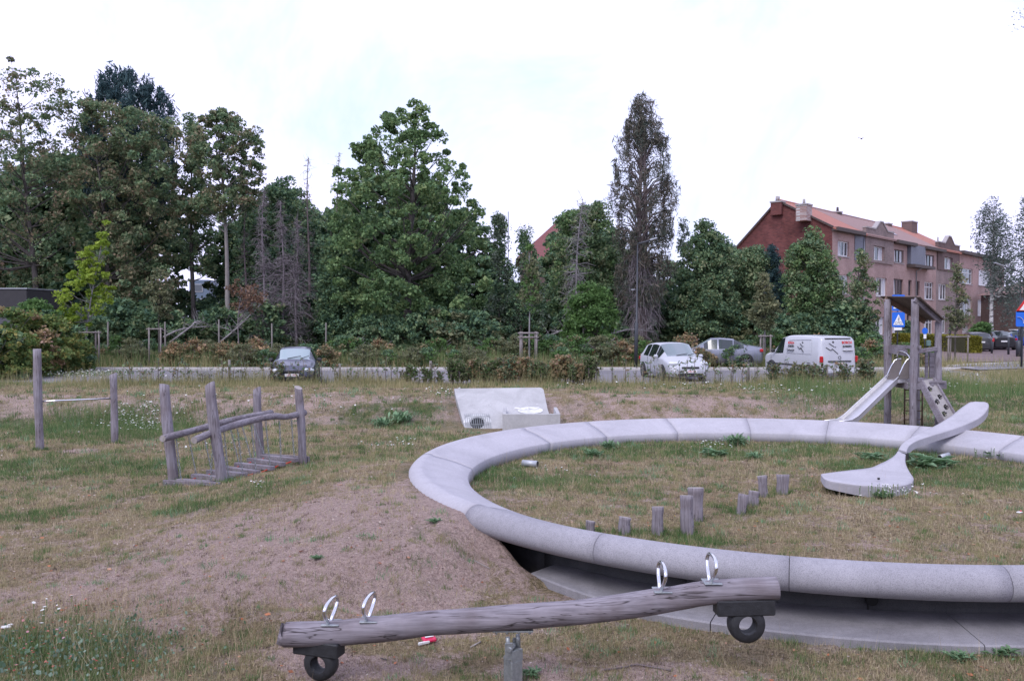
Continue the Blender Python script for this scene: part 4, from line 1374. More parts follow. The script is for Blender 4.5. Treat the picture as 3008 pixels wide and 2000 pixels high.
# recessed blind panel frames, lettering and marks
MV = Matrix
for s in (1,):
    mb = MB()
    pa = [(-2.205 + .70, 1.07), (-2.205 + 2.42, 1.07), (-2.205 + 2.36, 1.62), (-2.205 + .78, 1.66)]
    n_ = Vector((0, .905, 0))

    def sp(x, z): return Vector((x, .90 - (z - 1.06) / .70 * .105 + .006, z))
    for a, b in zip(pa, pa[1:] + pa[:1]): mb.bar(sp(*a), sp(*b), .014, .014)
    mb.build('panel_frame', M['p_silver'], van)
def figure(fn, name, x0, z0, k):
    mb = MB()
    def strip(P, w):
        for a, b in zip(P[:-1], P[1:]): mb.bar(fn(x0 + a[0] * k, z0 + a[1] * k), fn(x0 + b[0] * k, z0 + b[1] * k), .006, w * k, up=fn.up)
    strip([(-.5, .0), (-.15, -.22), (-.02, -.10), (.40, -.45)], .10)
    strip([(-.22, .26), (.16, .02)], .10)
    strip([(.16, .02), (.3, .05), (.26, -.05)], .03)
    c = fn(x0 + .12 * k, z0 + .34 * k); mb.tube([c - fn.nv * .004, c + fn.nv * .004], .075 * k, 14, smooth=False)
    mb.build(name, simple('mark_grey', (.06, .06, .065), .6), van)
class FN:
    pass
def rear(y, z):
    # outer rear face follows the body profile
    x = interp([(.55, 0), (1.0, .02), (1.30, .07), (1.70, .14)], z)[1]
    return Vector((-2.205 + x - .012, -y, z))
rear_ = type('r', (), {'__call__': lambda s, y, z: rear(y, z)})(); rear_.up = Vector((-1, 0, .15)); rear_.nv = Vector((-1, 0, .15)).normalized()
side_ = type('s', (), {'__call__': lambda s, x, z: sp(-x, z) + Vector((0, .004, 0))})(); side_.up = Vector((0, 1, .15)); side_.nv = Vector((0, 1, .15)).normalized()
figure(rear_, 'figure_mark', -.32, 1.36, .62)
figure(side_, 'figure_mark', .78, 1.36, .50)
tr = Matrix.Rotation(R(9), 4, 'Y')
def rtext(s_, y, z, size, mat, nm='lettering', bold=.004):
    p = rear(y, z); Mx = Matrix.Translation(p + Vector((-.006, 0, 0))) @ Matrix.Rotation(R(10), 4, 'Y') @ Matrix.Rotation(R(-90), 4, 'Z') @ Matrix.Rotation(R(90), 4, 'X')
    text(s_, size, Mx, mat, nm, van, bold=bold)
def stext(s_, x, z, size, mat, nm='lettering', bold=.004):
    p = sp(-x, z) + Vector((0, .008, 0)); Mx = Matrix.Translation(p) @ Matrix.Rotation(R(180), 4, 'Z') @ Matrix.Rotation(R(90 - 9), 4, 'X')
    text(s_, size, Mx, mat, nm, van, bold=bold)
M['mark'] = simple('dark_grey_mark', (.045, .045, .05), .6)
M['boschred'] = simple('lettering_red', (.6, .03, .03), .5)
rtext('BOSCH', .42, 1.55, .15, M['boschred']); rtext('JUNKERS', .42, 1.39, .11, M['black'])
stext('BOSCH', .02, 1.50, .13, M['boschred']); stext('JUNKERS', .05, 1.36, .10, M['black'])
for fn, cc, nm in ((rear_, .42, 'r'), (side_, .06, 's')):
    mb = MB(); mb.bar(fn(cc - .24, 1.21), fn(cc + .24, 1.21), .008, .16, up=fn.up)
    o = mb.build('dark_label', M['black'], van)
rtext('Buderus', .42, 1.215, .115, M['white']); stext('Buderus', .06, 1.215, .11, M['white'])
p = rear(0, .93); mb = MB(); mb.lathe([(.055, -.004), (.07, -.004), (.07, .004), (.055, .004)], (0, 0, 0), 20, axis='X'); mb.v = [(v[0] + p.x - .008, v[1], v[2] + p.z) for v in mb.v]; mb.build('round_badge', M['darkmetal'], van)
mb = MB(); mb.bar(rear(-.55, .78) - Vector((.01, 0, 0)), rear(.55, .78) - Vector((.01, 0, 0)), .05, .04, up=(1, 0, 0)); mb.build('rear_trim_strip', M['plastic'], van)
mb = MB(); mb.bar(rear(-.62, 1.72) - Vector((-.02, 0, 0)), rear(.62, 1.72) - Vector((-.02, 0, 0)), .04, .06, up=(1, 0, 0)); mb.build('roof_spoiler_light', M['plastic'], van)
mb = MB(); mb.box((-2.22, 0, .36), (.10, 1.6, .16), bev=.03); mb.build('rear_bumper', M['p_van'], van)
mb = MB(); mb.bar((-1.9, .925, .56), (1.7, .925, .56), .015, .06); mb.build('side_trim', M['plastic'], van)
wk = [(0, .60, .6, .80, .6), (.03, .95, .93, .84, .6), (.10, 1.05, .95, .86, .64), (.45, 1.38, .95, .87, .65), (1.2, 1.45, .94, .88, .65), (2.5, 1.45, .92, .88, .62), (3.3, 1.0, .9, .87, .58), (3.5, .94, .89, .86, .55), (4.2, .82, .82, .83, .5), (4.5, .6, .6, .75, .5)]
hs = Vector((.27, .96, 0))
car('estate_car', 'anthracite estate car parked beside the clipped yellow hedge end', (35.1, 67.2, gz(34, 65)), hs, wk, M['p_wagon'], [(.5, 1.2), (1.3, 2.1), (2.2, 2.8)], [(2.5, 3.3, 'f'), (.10, .45, 'r')], (.85, 3.6), .32, 4.5, 1.8, opts=dict(rpz=.75, tz=.85, ptext=None))
car('saloon', 'black car parked between the estate car and the blue car', (38.5, 70.2, gz(37, 68)), hs, sk, M['p_black'], [(.95, 1.45), (1.5, 2.2), (2.28, 2.95)], [(2.6, 3.4, 'f'), (.75, 1.42, 'r')], (.85, 3.5), .32, 4.55, 1.78, opts=dict(rpz=.7, tz=.86))
bc = car('minivan', 'blue car with a white roof parked by the birch', (42.0, 73.5, gz(40, 70)), Vector((-.985, .17, 0)), hk, M['p_blue'], [(.62, 1.3), (1.38, 2.25), (2.33, 2.8)], [(2.35, 3.25, 'f'), (.06, .42, 'r')], (.72, 3.32), .31, 4.22, 1.76, opts=dict())
mb = MB(); mb.box((-.55, 0, 1.50), (2.1, 1.24, .05), bev=.02); mb.build('roof_panel', M['white'], bc)

# ================================================================== TERRACED HOUSES
P0 = Vector((25.82, 71.5, 0)); DU = Vector((.665, .747, 0)).normalized(); DN = Vector((-DU.y, DU.x, 0))   # along the facade, away from the street
HZ = gz(26, 72)


def FU(zx, zy):
    """facade coordinates (u, z) behind a point of the enlarged picture (2150, 500, 857 px wide at 2242)"""
    px, py = 2150 + zx * .38269, 500 + zy * .38269
    r = (px - 1504) / F
    u = (r * P0.y - P0.x) / (DU.x - r * DU.y)
    Y = P0.y + DU.y * u
    return u, at(px, py, Y).z


def fpt(u, d, z): return P0 + DU * u + DN * d + Vector((0, 0, z))


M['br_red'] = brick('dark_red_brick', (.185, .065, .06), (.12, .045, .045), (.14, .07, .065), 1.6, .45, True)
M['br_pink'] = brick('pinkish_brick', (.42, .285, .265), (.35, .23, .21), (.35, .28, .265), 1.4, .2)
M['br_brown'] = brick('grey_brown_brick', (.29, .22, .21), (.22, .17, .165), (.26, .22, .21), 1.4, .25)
M['br_dark'] = brick('dark_brown_brick', (.17, .115, .11), (.13, .09, .09), (.16, .13, .12), 1.4, .2)  # plain darker brown brick colour
M['t_orange'] = tiles('orange_roof_tiles', (.34, .125, .095), (.42, .18, .13))
M['t_brown'] = tiles('faded_brown_roof_tiles', (.25, .155, .145), (.32, .20, .18))
M['slate'] = simple('blue_grey_slates', (.15, .16, .20), .6, var=.2, scale=8, bmp=.2)
M['eave'] = simple('brown_eave_board', (.07, .052, .048), .7, var=.2)
M['stone'] = simple('pale_stone_trim', (.34, .31, .31), .8, var=.15, scale=4)
M['wframe'] = simple('white_window_frame', (.74, .74, .76), .4, var=.03)
M['wdark'] = simple('dark_window_frame', (.07, .05, .05), .5)
M['wpane'] = M['glass']
m, nt, b = newmat('window_glass'); b.inputs['Base Color'].default_value = (.05, .06, .075, 1); b.inputs['Roughness'].default_value = .06; b.inputs['Specular IOR Level'].default_value = .9; M['wglass'] = m
M['blind'] = simple('white_roller_blind', (.72, .72, .75), .8, var=.03)
M['curtain'] = simple('grey_curtain', (.58, .58, .62), .9, var=.2, scale=14, stretch=(4, 4, .3))
M['garage'] = simple('white_garage_door', (.66, .66, .68), .6, var=.05, stretch=(.2, .2, 6))
M['garagepink'] = simple('brown_pink_garage_door', (.28, .19, .19), .6, var=.08)
M['zinc'] = simple('zinc_pipe', (.30, .31, .34), .5, .4, var=.1)


def wall(mb, u0, u1, z0, z1, holes, d0=0.0, th=.3, m=0):
    us = sorted({u0, u1} | {h for q in holes for h in q[:2] if u0 < h < u1})
    zs = sorted({z0, z1} | {h for q in holes for h in q[2:4] if z0 < h < z1})
    for a, b in zip(us[:-1], us[1:]):
        for c, e in zip(zs[:-1], zs[1:]):
            um, zm = (a + b) / 2, (c + e) / 2
            if any(q[0] < um < q[1] and q[2] < zm < q[3] for q in holes): continue
            mb.add([fpt(a, d0, c), fpt(b, d0, c), fpt(b, d0, e), fpt(a, d0, e)], [(0, 1, 2, 3)], m)
    for q in holes:
        a, b, c, e = q[:4]
        f = [fpt(a, d0, c), fpt(b, d0, c), fpt(b, d0, e), fpt(a, d0, e)]; g = [p + DN * .22 for p in f]
        mb.add(f + g, [(0, 4, 5, 1), (1, 5, 6, 2), (2, 6, 7, 3), (3, 7, 4, 0)], m)
    mb.add([fpt(u0, d0, z0), fpt(u0, d0, z1), fpt(u0, d0 + th, z1), fpt(u0, d0 + th, z0)], [(0, 1, 2, 3)], m)
    mb.add([fpt(u1, d0, z0), fpt(u1, d0, z1), fpt(u1, d0 + th, z1), fpt(u1, d0 + th, z0)], [(3, 2, 1, 0)], m)


RF = Matrix((DU, DN, Vector((0, 0, 1)))).transposed()


def fbox(mb, u0, u1, d0, d1, z0, z1, m=0, bev=0):
    mb.box(fpt((u0 + u1) / 2, (d0 + d1) / 2, (z0 + z1) / 2), (u1 - u0, d1 - d0, z1 - z0), rot=RF, m=m, bev=bev)


def window(root, h, style, d0=0.0):
    u0, u1, z0, z1 = h; base = root.location
    fr = M['wdark'] if style in ('dark', 'darkdoor') else M['wframe']
    if style in ('garage', 'garagepink', 'whitedoor'):
        mb = MB(); fbox(mb, u0 + .02, u1 - .02, d0 + .15, d0 + .2, z0, z1 - .02)
        mb.build('garage_door' if 'garage' in style else 'door', M['garagepink'] if style == 'garagepink' else M['garage'], root, base); return
    t = .09
    mb = MB(); dd = d0 + .14
    fbox(mb, u0, u1, dd, dd + .06, z0, z0 + t); fbox(mb, u0, u1, dd, dd + .06, z1 - t, z1)
    fbox(mb, u0, u0 + t, dd, dd + .06, z0 + t, z1 - t); fbox(mb, u1 - t, u1, dd, dd + .06, z0 + t, z1 - t)
    w = u1 - u0
    if style != 'darkdoor' and w > .9:
        nm_ = 1 if w < 1.9 else 2
        for k in range(nm_):
            c = u0 + w * (k + 1) / (nm_ + 1); fbox(mb, c - .045, c + .045, dd - .01, dd + .05, z0 + t, z1 - t)
    if z1 - z0 > 1.7 and style == 'white': fbox(mb, u0 + t, u1 - t, dd - .005, dd + .055, z1 - .55, z1 - .49)
    wo = mb.build('window', fr, root, base)
    mb = MB(); mb.add([fpt(u0 + t, dd + .04, z0 + t), fpt(u1 - t, dd + .04, z0 + t), fpt(u1 - t, dd + .04, z1 - t), fpt(u0 + t, dd + .04, z1 - t)], [(0, 1, 2, 3)])
    mb.build('pane', M['blind'] if style == 'blind' else M['wglass'], wo, base)
    if style in ('white', 'dark') and w > .7:
        sd = random.choice((0, 1, 2))
        if sd != 1:
            mb = MB(); mb.add([fpt(u0 + t, dd + .035, z0 + t), fpt(u0 + t + w * .28, dd + .035, z0 + t), fpt(u0 + t + w * .22, dd + .035, z1 - t), fpt(u0 + t, dd + .035, z1 - t)], [(0, 1, 2, 3)]); mb.build('curtain', M['curtain'], wo, base)
        if sd != 2:
            mb = MB(); mb.add([fpt(u1 - t - w * .26, dd + .035, z0 + t), fpt(u1 - t, dd + .035, z0 + t), fpt(u1 - t, dd + .035, z1 - t), fpt(u1 - t - w * .2, dd + .035, z1 - t)], [(0, 1, 2, 3)]); mb.build('curtain', M['curtain'], wo, base)
    if style != 'darkdoor':
        mb = MB(); fbox(mb, u0 - .08, u1 + .08, d0 - .06, d0 + .13, z0 - .09, z0 - .002); mb.build('sill', M['stone'], wo, base)


def zbox(a, b, t, bo):
    """window box from enlarged-picture coordinates: left x, right x, top y, bottom y (at the left)"""
    u0, zt = FU(a, t); _, zb = FU(a, bo); u1, _ = FU(b, t)
    return (u0, u1, zb, zt)


def house(label, xa, xb, wins, wallmat, ztop=None, group='terraced houses'):
    u0 = FU(xa, 700)[0]; u1 = FU(xb, 700)[0]
    root = empty('terraced_house', fpt(u0, 0, HZ), 0, label, 'house', group)
    hl = [zbox(*w[:4]) for w in wins]
    hl = [(a, b, max(c, HZ + .02), e) for a, b, c, e in hl]
    mb = MB(); wall(mb, u0 + .004, u1 - .004, HZ - .3, ztop, hl); mb.build('facade', wallmat, root, root.location)
    for h, w in zip(hl, wins): window(root, h, w[4])
    return root, u0, u1


zE = HZ + 9.75; RD = 4.65; RH = HZ + 12.25; BD = 8.7; zR = RH - 4.05


def roof(root, u0, u1, mat, ze=None, over=.35):
    ze = ze or zE; mb = MB(); sl = (RH - ze) / RD
    a = [fpt(u0, -over, ze - over * sl + .12), fpt(u1, -over, ze - over * sl + .12), fpt(u1, RD, RH + .12), fpt(u0, RD, RH + .12), fpt(u1, BD + .3, zR - .18), fpt(u0, BD + .3, zR - .18)]
    b = [p - Vector((0, 0, .16)) for p in a]
    mb.add(a + b, [(0, 1, 2, 3), (3, 2, 4, 5), (7, 6, 9, 8), (9, 6 + 2, 10, 11) if False else (8, 9, 11, 10), (0, 6, 7, 1), (5, 4, 10, 11), (0, 3, 9, 6), (3, 5, 11, 9), (1, 7, 8, 2), (2, 8, 10, 4)])
    r = mb.build('roof', mat, root, root.location)
    mb = MB(); mb.tube([fpt(u0, RD, RH + .13), fpt(u1, RD, RH + .13)], .09, 8); mb.build('ridge_tiles', mat, r, root.location)
    mb = MB(); mb.add([fpt(u0 + .01, BD, HZ - .3), fpt(u1 - .01, BD, HZ - .3), fpt(u1 - .01, BD, zR - .1), fpt(u0 + .01, BD, zR - .1)], [(3, 2, 1, 0)]); mb.build('rear_wall', M['br_dark'], root, root.location)
    return r


def eaveb(root, xa, xb, y, dz=.32, out=.55):
    u0, z = FU(xa, y); u1 = FU(xb, y)[0]
    mb = MB(); fbox(mb, u0, u1, -out, .05, z - dz, z, bev=.02); mb.build('eave_box', M['eave'], root, root.location)


def chimney(rf, root, zx, zy0, zy1, d, wu, wd, mat, pots=0, potmat=None):
    px = 2150 + zx * .38269
    # find u at depth d that projects to px
    r = (px - 1504) / F; q = P0 + DN * d
    u = (r * q.y - q.x) / (DU.x - r * DU.y); Y = q.y + DU.y * u
    z1 = at(px, 500 + zy0 * .38269, Y).z; z0 = at(px, 500 + zy1 * .38269, Y).z
    mb = MB(); fbox(mb, u - wu / 2, u + wu / 2, d - wd / 2, d + wd / 2, z0 - .5, z1 - .12)
    c = mb.build('chimney', mat, root, root.location)
    mb = MB(); fbox(mb, u - wu / 2 - .06, u + wu / 2 + .06, d - wd / 2 - .06, d + wd / 2 + .06, z1 - .12, z1); mb.build('chimney_cap', M['stone'], c, root.location)
    for k in range(pots):
        mb = MB(); o = (k - (pots - 1) / 2) * .32; b_ = fpt(u + o, d, z1); mb.tube([b_, b_ + Vector((0, 0, .42))], [.12, .10], 10); mb.build('chimney_pot', potmat or M['stone'], c, root.location)
    return c


# house 1: end house with the red gable
h1, a, b = house('end terraced house with dark red brick gable and orange roof', 765, 1003, [(808, 893, 538, 655, 'white'), (808, 893, 800, 945, 'white'), (798, 868, 1095, 1262, 'garage'), (930, 960, 1120, 1330, 'darkdoor')], M['br_pink'], zE)
rf = roof(h1, a - .12, b, M['t_orange'])
mb = MB()
g = [fpt(a - .01, 0, HZ - .3), fpt(a - .01, BD, HZ - .3), fpt(a - .01, BD, zR - .05), fpt(a - .01, RD, RH - .05), fpt(a - .01, 0, zE - .05)]
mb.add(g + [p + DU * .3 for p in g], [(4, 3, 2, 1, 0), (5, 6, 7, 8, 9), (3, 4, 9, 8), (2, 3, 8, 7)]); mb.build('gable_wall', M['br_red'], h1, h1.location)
mb = MB()
for s0, s1 in ((fpt(a - .08, -.1, zE + .03), fpt(a - .08, RD, RH + .05)), (fpt(a - .08, BD + .2, zR - .1), fpt(a - .08, RD, RH + .05))): mb.bar(s0, s1, .2, .14)
mb.build('verge_trim', M['eave'], h1, h1.location)
eaveb(h1, 762, 975, 436); eaveb
chimney(rf, h1, 345, 240, 300, 4.65, .7, .95, M['br_red'], 2)
chimney(rf, h1, 546, 262, 345, 2.2, 1.1, .9, brick('pale_patched_brick', (.42, .34, .33), (.30, .16, .14), (.5, .48, .48), 1.6, .2), 1)
mb = MB(); u0, z = FU(935, 485); u1, _ = FU(1000, 485); fbox(mb, u0, u1, -.06, -.003, FU(935, 690)[1], z); mb.build('slate_panel', M['slate'], h1, h1.location)
mb = MB(); u0 = FU(1005, 480)[0]; mb.tube([fpt(u0 - .1, -.1, zE - .3), fpt(u0 - .1, -.1, HZ)], .06, 8); mb.build('drain_pipe', M['zinc'], h1, h1.location)

h2, a, b = house('second terraced house with stepped brick gable over its facade', 1005, 1338, [(1072, 1158, 578, 688, 'white'), (1240, 1313, 605, 705, 'dark'), (1103, 1185, 822, 965, 'white'), (1238, 1312, 832, 960, 'dark'), (1028, 1054, 1165, 1348, 'whitedoor'), (1095, 1168, 1125, 1262, 'white'), (1232, 1312, 1140, 1256, 'white')], M['br_pink'], zE)
rf = roof(h2, a, b, M['t_brown'])


def gablet(root, xa, xb, ytop, xpk, ypk, mat):
    u0 = FU(xa, ytop)[0]; u1 = FU(xb, ytop)[0]; zt = FU(xa, ytop)[1]; zp = FU(xpk, ypk)[1]; up = FU(xpk, ypk)[0]
    mb = MB(); w = (u1 - u0)
    prof = [(u0, zE - 3.6), (u1, zE - 3.6), (u1, zt), (up + w * .2, zt + .05), (up + w * .07, zp), (up - w * .07, zp), (up - w * .2, zt + .05), (u0, zt)]
    f = [fpt(u, -.12, z) for u, z in prof]; g = [fpt(u, .18, z) for u, z in prof]; n = len(f)
    # leave the window open: frame strips around it are part of the facade below
    return prof, f, g


for (root, xa, xb, yt, xp, yp, mt, wn) in ((h2, 1012, 1226, 440, 1130, 402, 'br_brown', (1072, 1158, 578, 688)),):
    u0, zt = FU(xa, yt); u1, _ = FU(xb, yt); up, zp = FU(xp, yp)
    zb = FU(xa, 700)[1]
    hh = zbox(*wn)
    mb = MB(); wall(mb, u0, u1, zb, zt, [hh], -.12, .3)
    w = u1 - u0
    pk = [(up - w * .22, zt), (up + w * .22, zt), (up + w * .05, zp), (up - w * .05, zp)]
    f = [fpt(u, -.12, z) for u, z in pk]; g_ = [fpt(u, .18, z) for u, z in pk]
    mb.add(f + g_, [(0, 1, 2, 3), (7, 6, 5, 4), (0, 3, 7, 4), (1, 5, 6, 2), (2, 6, 7, 3)])
    mb.add([fpt(u0, .18, zb + 2), fpt(u1, .18, zb + 2), fpt(u1, .18, zt), fpt(u0, .18, zt)], [(3, 2, 1, 0)])
    mb.add([fpt(u0, -.12, zt), fpt(u1, -.12, zt), fpt(u1, .18, zt), fpt(u0, .18, zt)], [(0, 1, 2, 3)])
    gb = mb.build('stepped_gable', M[mt], root, root.location)
    mb = MB()
    P = [(u0 - .05, zt), (up - w * .22, zt), (up - w * .05, zp), (up + w * .05, zp), (up + w * .22, zt), (u1 + .05, zt)]
    for q, s in zip(P[:-1], P[1:]): mb.bar(fpt(q[0], .03, q[1] + .05), fpt(s[0], .03, s[1] + .05), .42, .12)
    mb.build('gable_coping', M['stone'], gb, root.location)
eaveb(h2, 1228, 1375, 535)
chimney(rf, h2, 1182, 409, 440, 4.65, 1.1, .7, M['br_dark'])
chimney(rf, h2, 803, 318, 345, 4.65, .7, .6, M['eave'], 1, M['eave'])

h3, a, b = house('third terraced house with blue-grey slate bay and dark framed windows', 1338, 1562, [(1480, 1548, 645, 738, 'dark'), (1350, 1376, 842, 962, 'darkdoor'), (1412, 1438, 850, 963, 'darkdoor'), (1475, 1543, 855, 990, 'white'), (1342, 1364, 1108, 1285, 'darkdoor'), (1425, 1446, 1115, 1285, 'darkdoor'), (1475, 1543, 1130, 1262, 'white')], M['br_pink'], zE)
rf = roof(h3, a, b, M['t_brown'])
mb = MB(); u0, z0 = FU(1340, 720); u1, _ = FU(1452, 720); zt = FU(1340, 558)[1]; fbox(mb, u0, u1, -.35, -.003, z0, zt); mb.build('slate_bay', M['slate'], h3, h3.location)
mb = MB(); u0, z0 = FU(1336, 745); u1, _ = FU(1494, 745); zt = FU(1336, 722)[1]; fbox(mb, u0, u1, -.8, -.003, z0, zt); mb.build('bay_ledge', M['eave'], h3, h3.location)
eaveb(h3, 1450, 1600, 582)
chimney(rf, h3, 1355, 395, 490, 4.3, 1.9, 1.1, M['br_dark'])
mb = MB(); uu = FU(1402, 800)[0]; mb.tube([fpt(uu, -.75, FU(1402, 750)[1]), fpt(uu, -.12, FU(1402, 775)[1]), fpt(uu, -.1, HZ)], .06, 8); mb.build('drain_pipe', M['zinc'], h3, h3.location)
mb = MB(); pq = [(1190, 455), (1275, 462), (1330, 498), (1262, 490)]
for k in (0, 1):
    o = fpt(FU(1290 + k * 60, 500)[0], 1.6, zE + (RH - zE) * 1.6 / RD + .16)
    mb2 = MB(); mb2.box(o, (.7, 1.0, .06), rot=RF @ Matrix.Rotation(math.atan2(RH - zE, RD), 3, 'X')); mb2.build('roof_window', M['wglass'], h3 if k else h2, (h3 if k else h2).location)

h4, a, b = house('fourth terraced house with brown brick gable next to the flat-roofed block', 1562, 1733, [(1617, 1680, 665, 757, 'white'), (1583, 1645, 868, 992, 'white'), (1607, 1642, 1115, 1252, 'white'), (1665, 1695, 1180, 1262, 'darkdoor')], M['br_brown'], zE)
rf = roof(h4, a, b, M['t_orange'])
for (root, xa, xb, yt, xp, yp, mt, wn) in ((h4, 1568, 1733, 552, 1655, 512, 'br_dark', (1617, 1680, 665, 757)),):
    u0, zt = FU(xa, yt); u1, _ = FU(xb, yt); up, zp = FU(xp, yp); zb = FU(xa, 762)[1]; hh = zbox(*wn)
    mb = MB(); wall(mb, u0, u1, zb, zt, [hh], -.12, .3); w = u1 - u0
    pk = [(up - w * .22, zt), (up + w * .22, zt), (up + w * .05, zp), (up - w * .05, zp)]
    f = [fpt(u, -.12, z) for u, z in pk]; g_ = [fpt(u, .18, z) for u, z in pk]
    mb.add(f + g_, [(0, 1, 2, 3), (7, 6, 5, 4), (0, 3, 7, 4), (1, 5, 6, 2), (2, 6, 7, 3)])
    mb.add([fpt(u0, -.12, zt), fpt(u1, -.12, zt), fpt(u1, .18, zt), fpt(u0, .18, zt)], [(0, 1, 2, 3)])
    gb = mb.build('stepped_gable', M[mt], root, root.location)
    mb = MB(); P = [(u0 - .05, zt), (up - w * .22, zt), (up - w * .05, zp), (up + w * .05, zp), (up + w * .22, zt), (u1 + .05, zt)]
    for q, s in zip(P[:-1], P[1:]): mb.bar(fpt(q[0], .03, q[1] + .05), fpt(s[0], .03, s[1] + .05), .42, .12)
    mb.build('gable_coping', M['stone'], gb, root.location)
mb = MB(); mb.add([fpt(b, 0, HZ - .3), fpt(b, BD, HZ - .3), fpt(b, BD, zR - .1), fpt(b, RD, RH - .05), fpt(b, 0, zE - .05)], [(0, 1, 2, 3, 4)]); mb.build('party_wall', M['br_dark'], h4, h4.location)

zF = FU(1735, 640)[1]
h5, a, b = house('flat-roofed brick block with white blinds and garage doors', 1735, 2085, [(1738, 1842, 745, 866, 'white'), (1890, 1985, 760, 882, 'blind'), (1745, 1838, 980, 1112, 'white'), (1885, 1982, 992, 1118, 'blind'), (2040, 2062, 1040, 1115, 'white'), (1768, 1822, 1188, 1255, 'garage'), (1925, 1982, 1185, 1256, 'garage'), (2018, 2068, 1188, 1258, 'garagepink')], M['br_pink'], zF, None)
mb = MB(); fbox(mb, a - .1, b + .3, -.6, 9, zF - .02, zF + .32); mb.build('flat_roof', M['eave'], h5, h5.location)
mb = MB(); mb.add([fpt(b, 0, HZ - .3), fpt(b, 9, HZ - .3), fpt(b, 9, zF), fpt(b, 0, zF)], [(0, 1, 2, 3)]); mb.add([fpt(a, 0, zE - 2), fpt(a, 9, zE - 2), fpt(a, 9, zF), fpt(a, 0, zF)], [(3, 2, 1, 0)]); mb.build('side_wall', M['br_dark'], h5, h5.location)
mb = MB(); q = fpt(FU(1790, 600)[0], 3, zF + .3); mb.tube([q, q + Vector((0, 0, 1.9))], .1, 8); mb.build('vent_pipe', M['stone'], h5, h5.location)
# low brick house far right behind the cars
hr = empty('brick_house', (62, 98, HZ), 0, 'low brick house behind the blue car and the birch', 'house')
mb = MB(); mb.box((62, 98, HZ + 2.4), (16, 8, 5.4)); mb.build('wall', M['br_dark'], hr, hr.location)
mb = MB(); mb.prism([(-8.4, 0), (8.4, 0), (0, 2.6)], -4.4, 4.4, Matrix.Translation((62, 98, HZ + 5.1)) @ Matrix.Rotation(R(90), 4, 'X')); mb.build('roof', M['t_brown'], hr, hr.location)

# house with a steep red roof behind the trees
rr = empty('red_roofed_house', at(1600, 960, 80), 0, 'house with steep dark red tiled roof half hidden behind the rounded trees', 'house')
ap = at(1672, 604, 80); el = at(1515, 760, 80)
mb = MB(); e2 = Vector((ap.x * 2 - el.x, 80, el.z))
v = [el, ap, e2, el + Vector((0, 9, 0)), ap + Vector((0, 9, 0)), e2 + Vector((0, 9, 0))]
v2 = [at(1500, 780, 80), at(1690, 600, 80)]
mb.add([el, e2, ap + Vector((0, 6.5, 0)), ap + Vector((0, 6.5, 0)) + Vector((.5, 0, 0))], [(0, 1, 3, 2)])
mb.add([el, ap + Vector((0, 6.5, 0)), el + Vector((0, 13, 0))], [(0, 1, 2)]); mb.add([e2, ap + Vector((.5, 6.5, 0)), e2 + Vector((0, 13, 0))], [(2, 1, 0)])
mb.add([el + Vector((0, 13, 0)), e2 + Vector((0, 13, 0)), ap + Vector((0, 6.5, 0)), ap + Vector((.5, 6.5, 0))], [(2, 3, 1, 0)])
mb.build('roof', tiles('dark_red_roof_tiles', (.17, .055, .055), (.22, .08, .08)), rr, rr.location)
mb = MB(); mb.box(((el.x + e2.x) / 2, 86.5, (el.z + HZ) / 2 - .5), (e2.x - el.x - 1, 12.4, el.z - HZ + 1)); mb.build('wall', M['br_dark'], rr, rr.location)
mb = MB(); p = at(1493, 700, 80.5); q = at(1493, 622, 80.5); mb.tube([p - Vector((0, 0, 2)), q], .035, 5); mb.build('antenna', M['darkmetal'], rr, rr.location)
# far pale building glimpsed between the trunks
fb = empty('office_building', at(560, 960, 120), 0, 'far blue-grey building glimpsed between the trunks on the left', 'building')
a = at(556, 822, 120); b = at(614, 960, 120)
mb = MB(); mb.box(((a.x + b.x) / 2, 122, a.z / 2), (b.x - a.x, 4, a.z)); mb.build('wall', simple('pale_blue_cladding', (.10, .14, .20), .5, var=.2), fb, fb.location)
for r_ in range(3):
    for c_ in range(1):
        x = a.x + .7 + c_ * (b.x - a.x - 1) / 3; z = a.z - .6 - r_ * 2.0
        if z < 1.5: continue
        mb = MB(); mb.box((x + .5, 119.96, z - .5), (1.3, .1, 1.1)); w_ = mb.build('window', M['zinc'], fb, fb.location)
        mb = MB(); mb.box((x + .5, 119.9, z - .5), (1.05, .04, .85)); mb.build('pane', M['wglass'], w_, fb.location)
# dark shed at the left edge
sd = empty('shed', at(20, 1000, 50), 0, 'dark grey shed at the left edge behind the shrubs', 'shed')
a = at(-120, 878, 49); b = at(86, 905, 49)
mb = MB(); mb.box(((a.x + b.x) / 2, 51, (a.z + .5) / 2), (b.x - a.x - .3, 4, a.z - .5 + 1)); mb.build('wall', simple('grey_shed_wall', (.085, .085, .10), .8, var=.1), sd, sd.location)
zt_ = at(80, 850, 49).z
mb = MB(); mb.box(((a.x + b.x) / 2, 50.9, (zt_ + b.z) / 2), (b.x - a.x, 4.3, zt_ - b.z), bev=.02); mb.build('roof_fascia', simple('dark_fascia', (.03, .028, .032), .7), sd, sd.location)
mb = MB(); mb.box(((a.x + b.x) / 2, 50.9, zt_ + .04), (b.x - a.x + .1, 4.4, .07)); mb.build('roof_edge', M['zinc'], sd, sd.location)

# ================================================================== SIGNS, LAMPS, POSTS
def face_cam(x, y): return math.atan2(x, y)


def sign_pole(root, a, z0, z1, r=.035):
    mb = MB(); mb.tube([(a.x, a.y, z0), (a.x, a.y, z1)], r, 10); return mb.build('pole', M['lampmetal'], root, root.location)


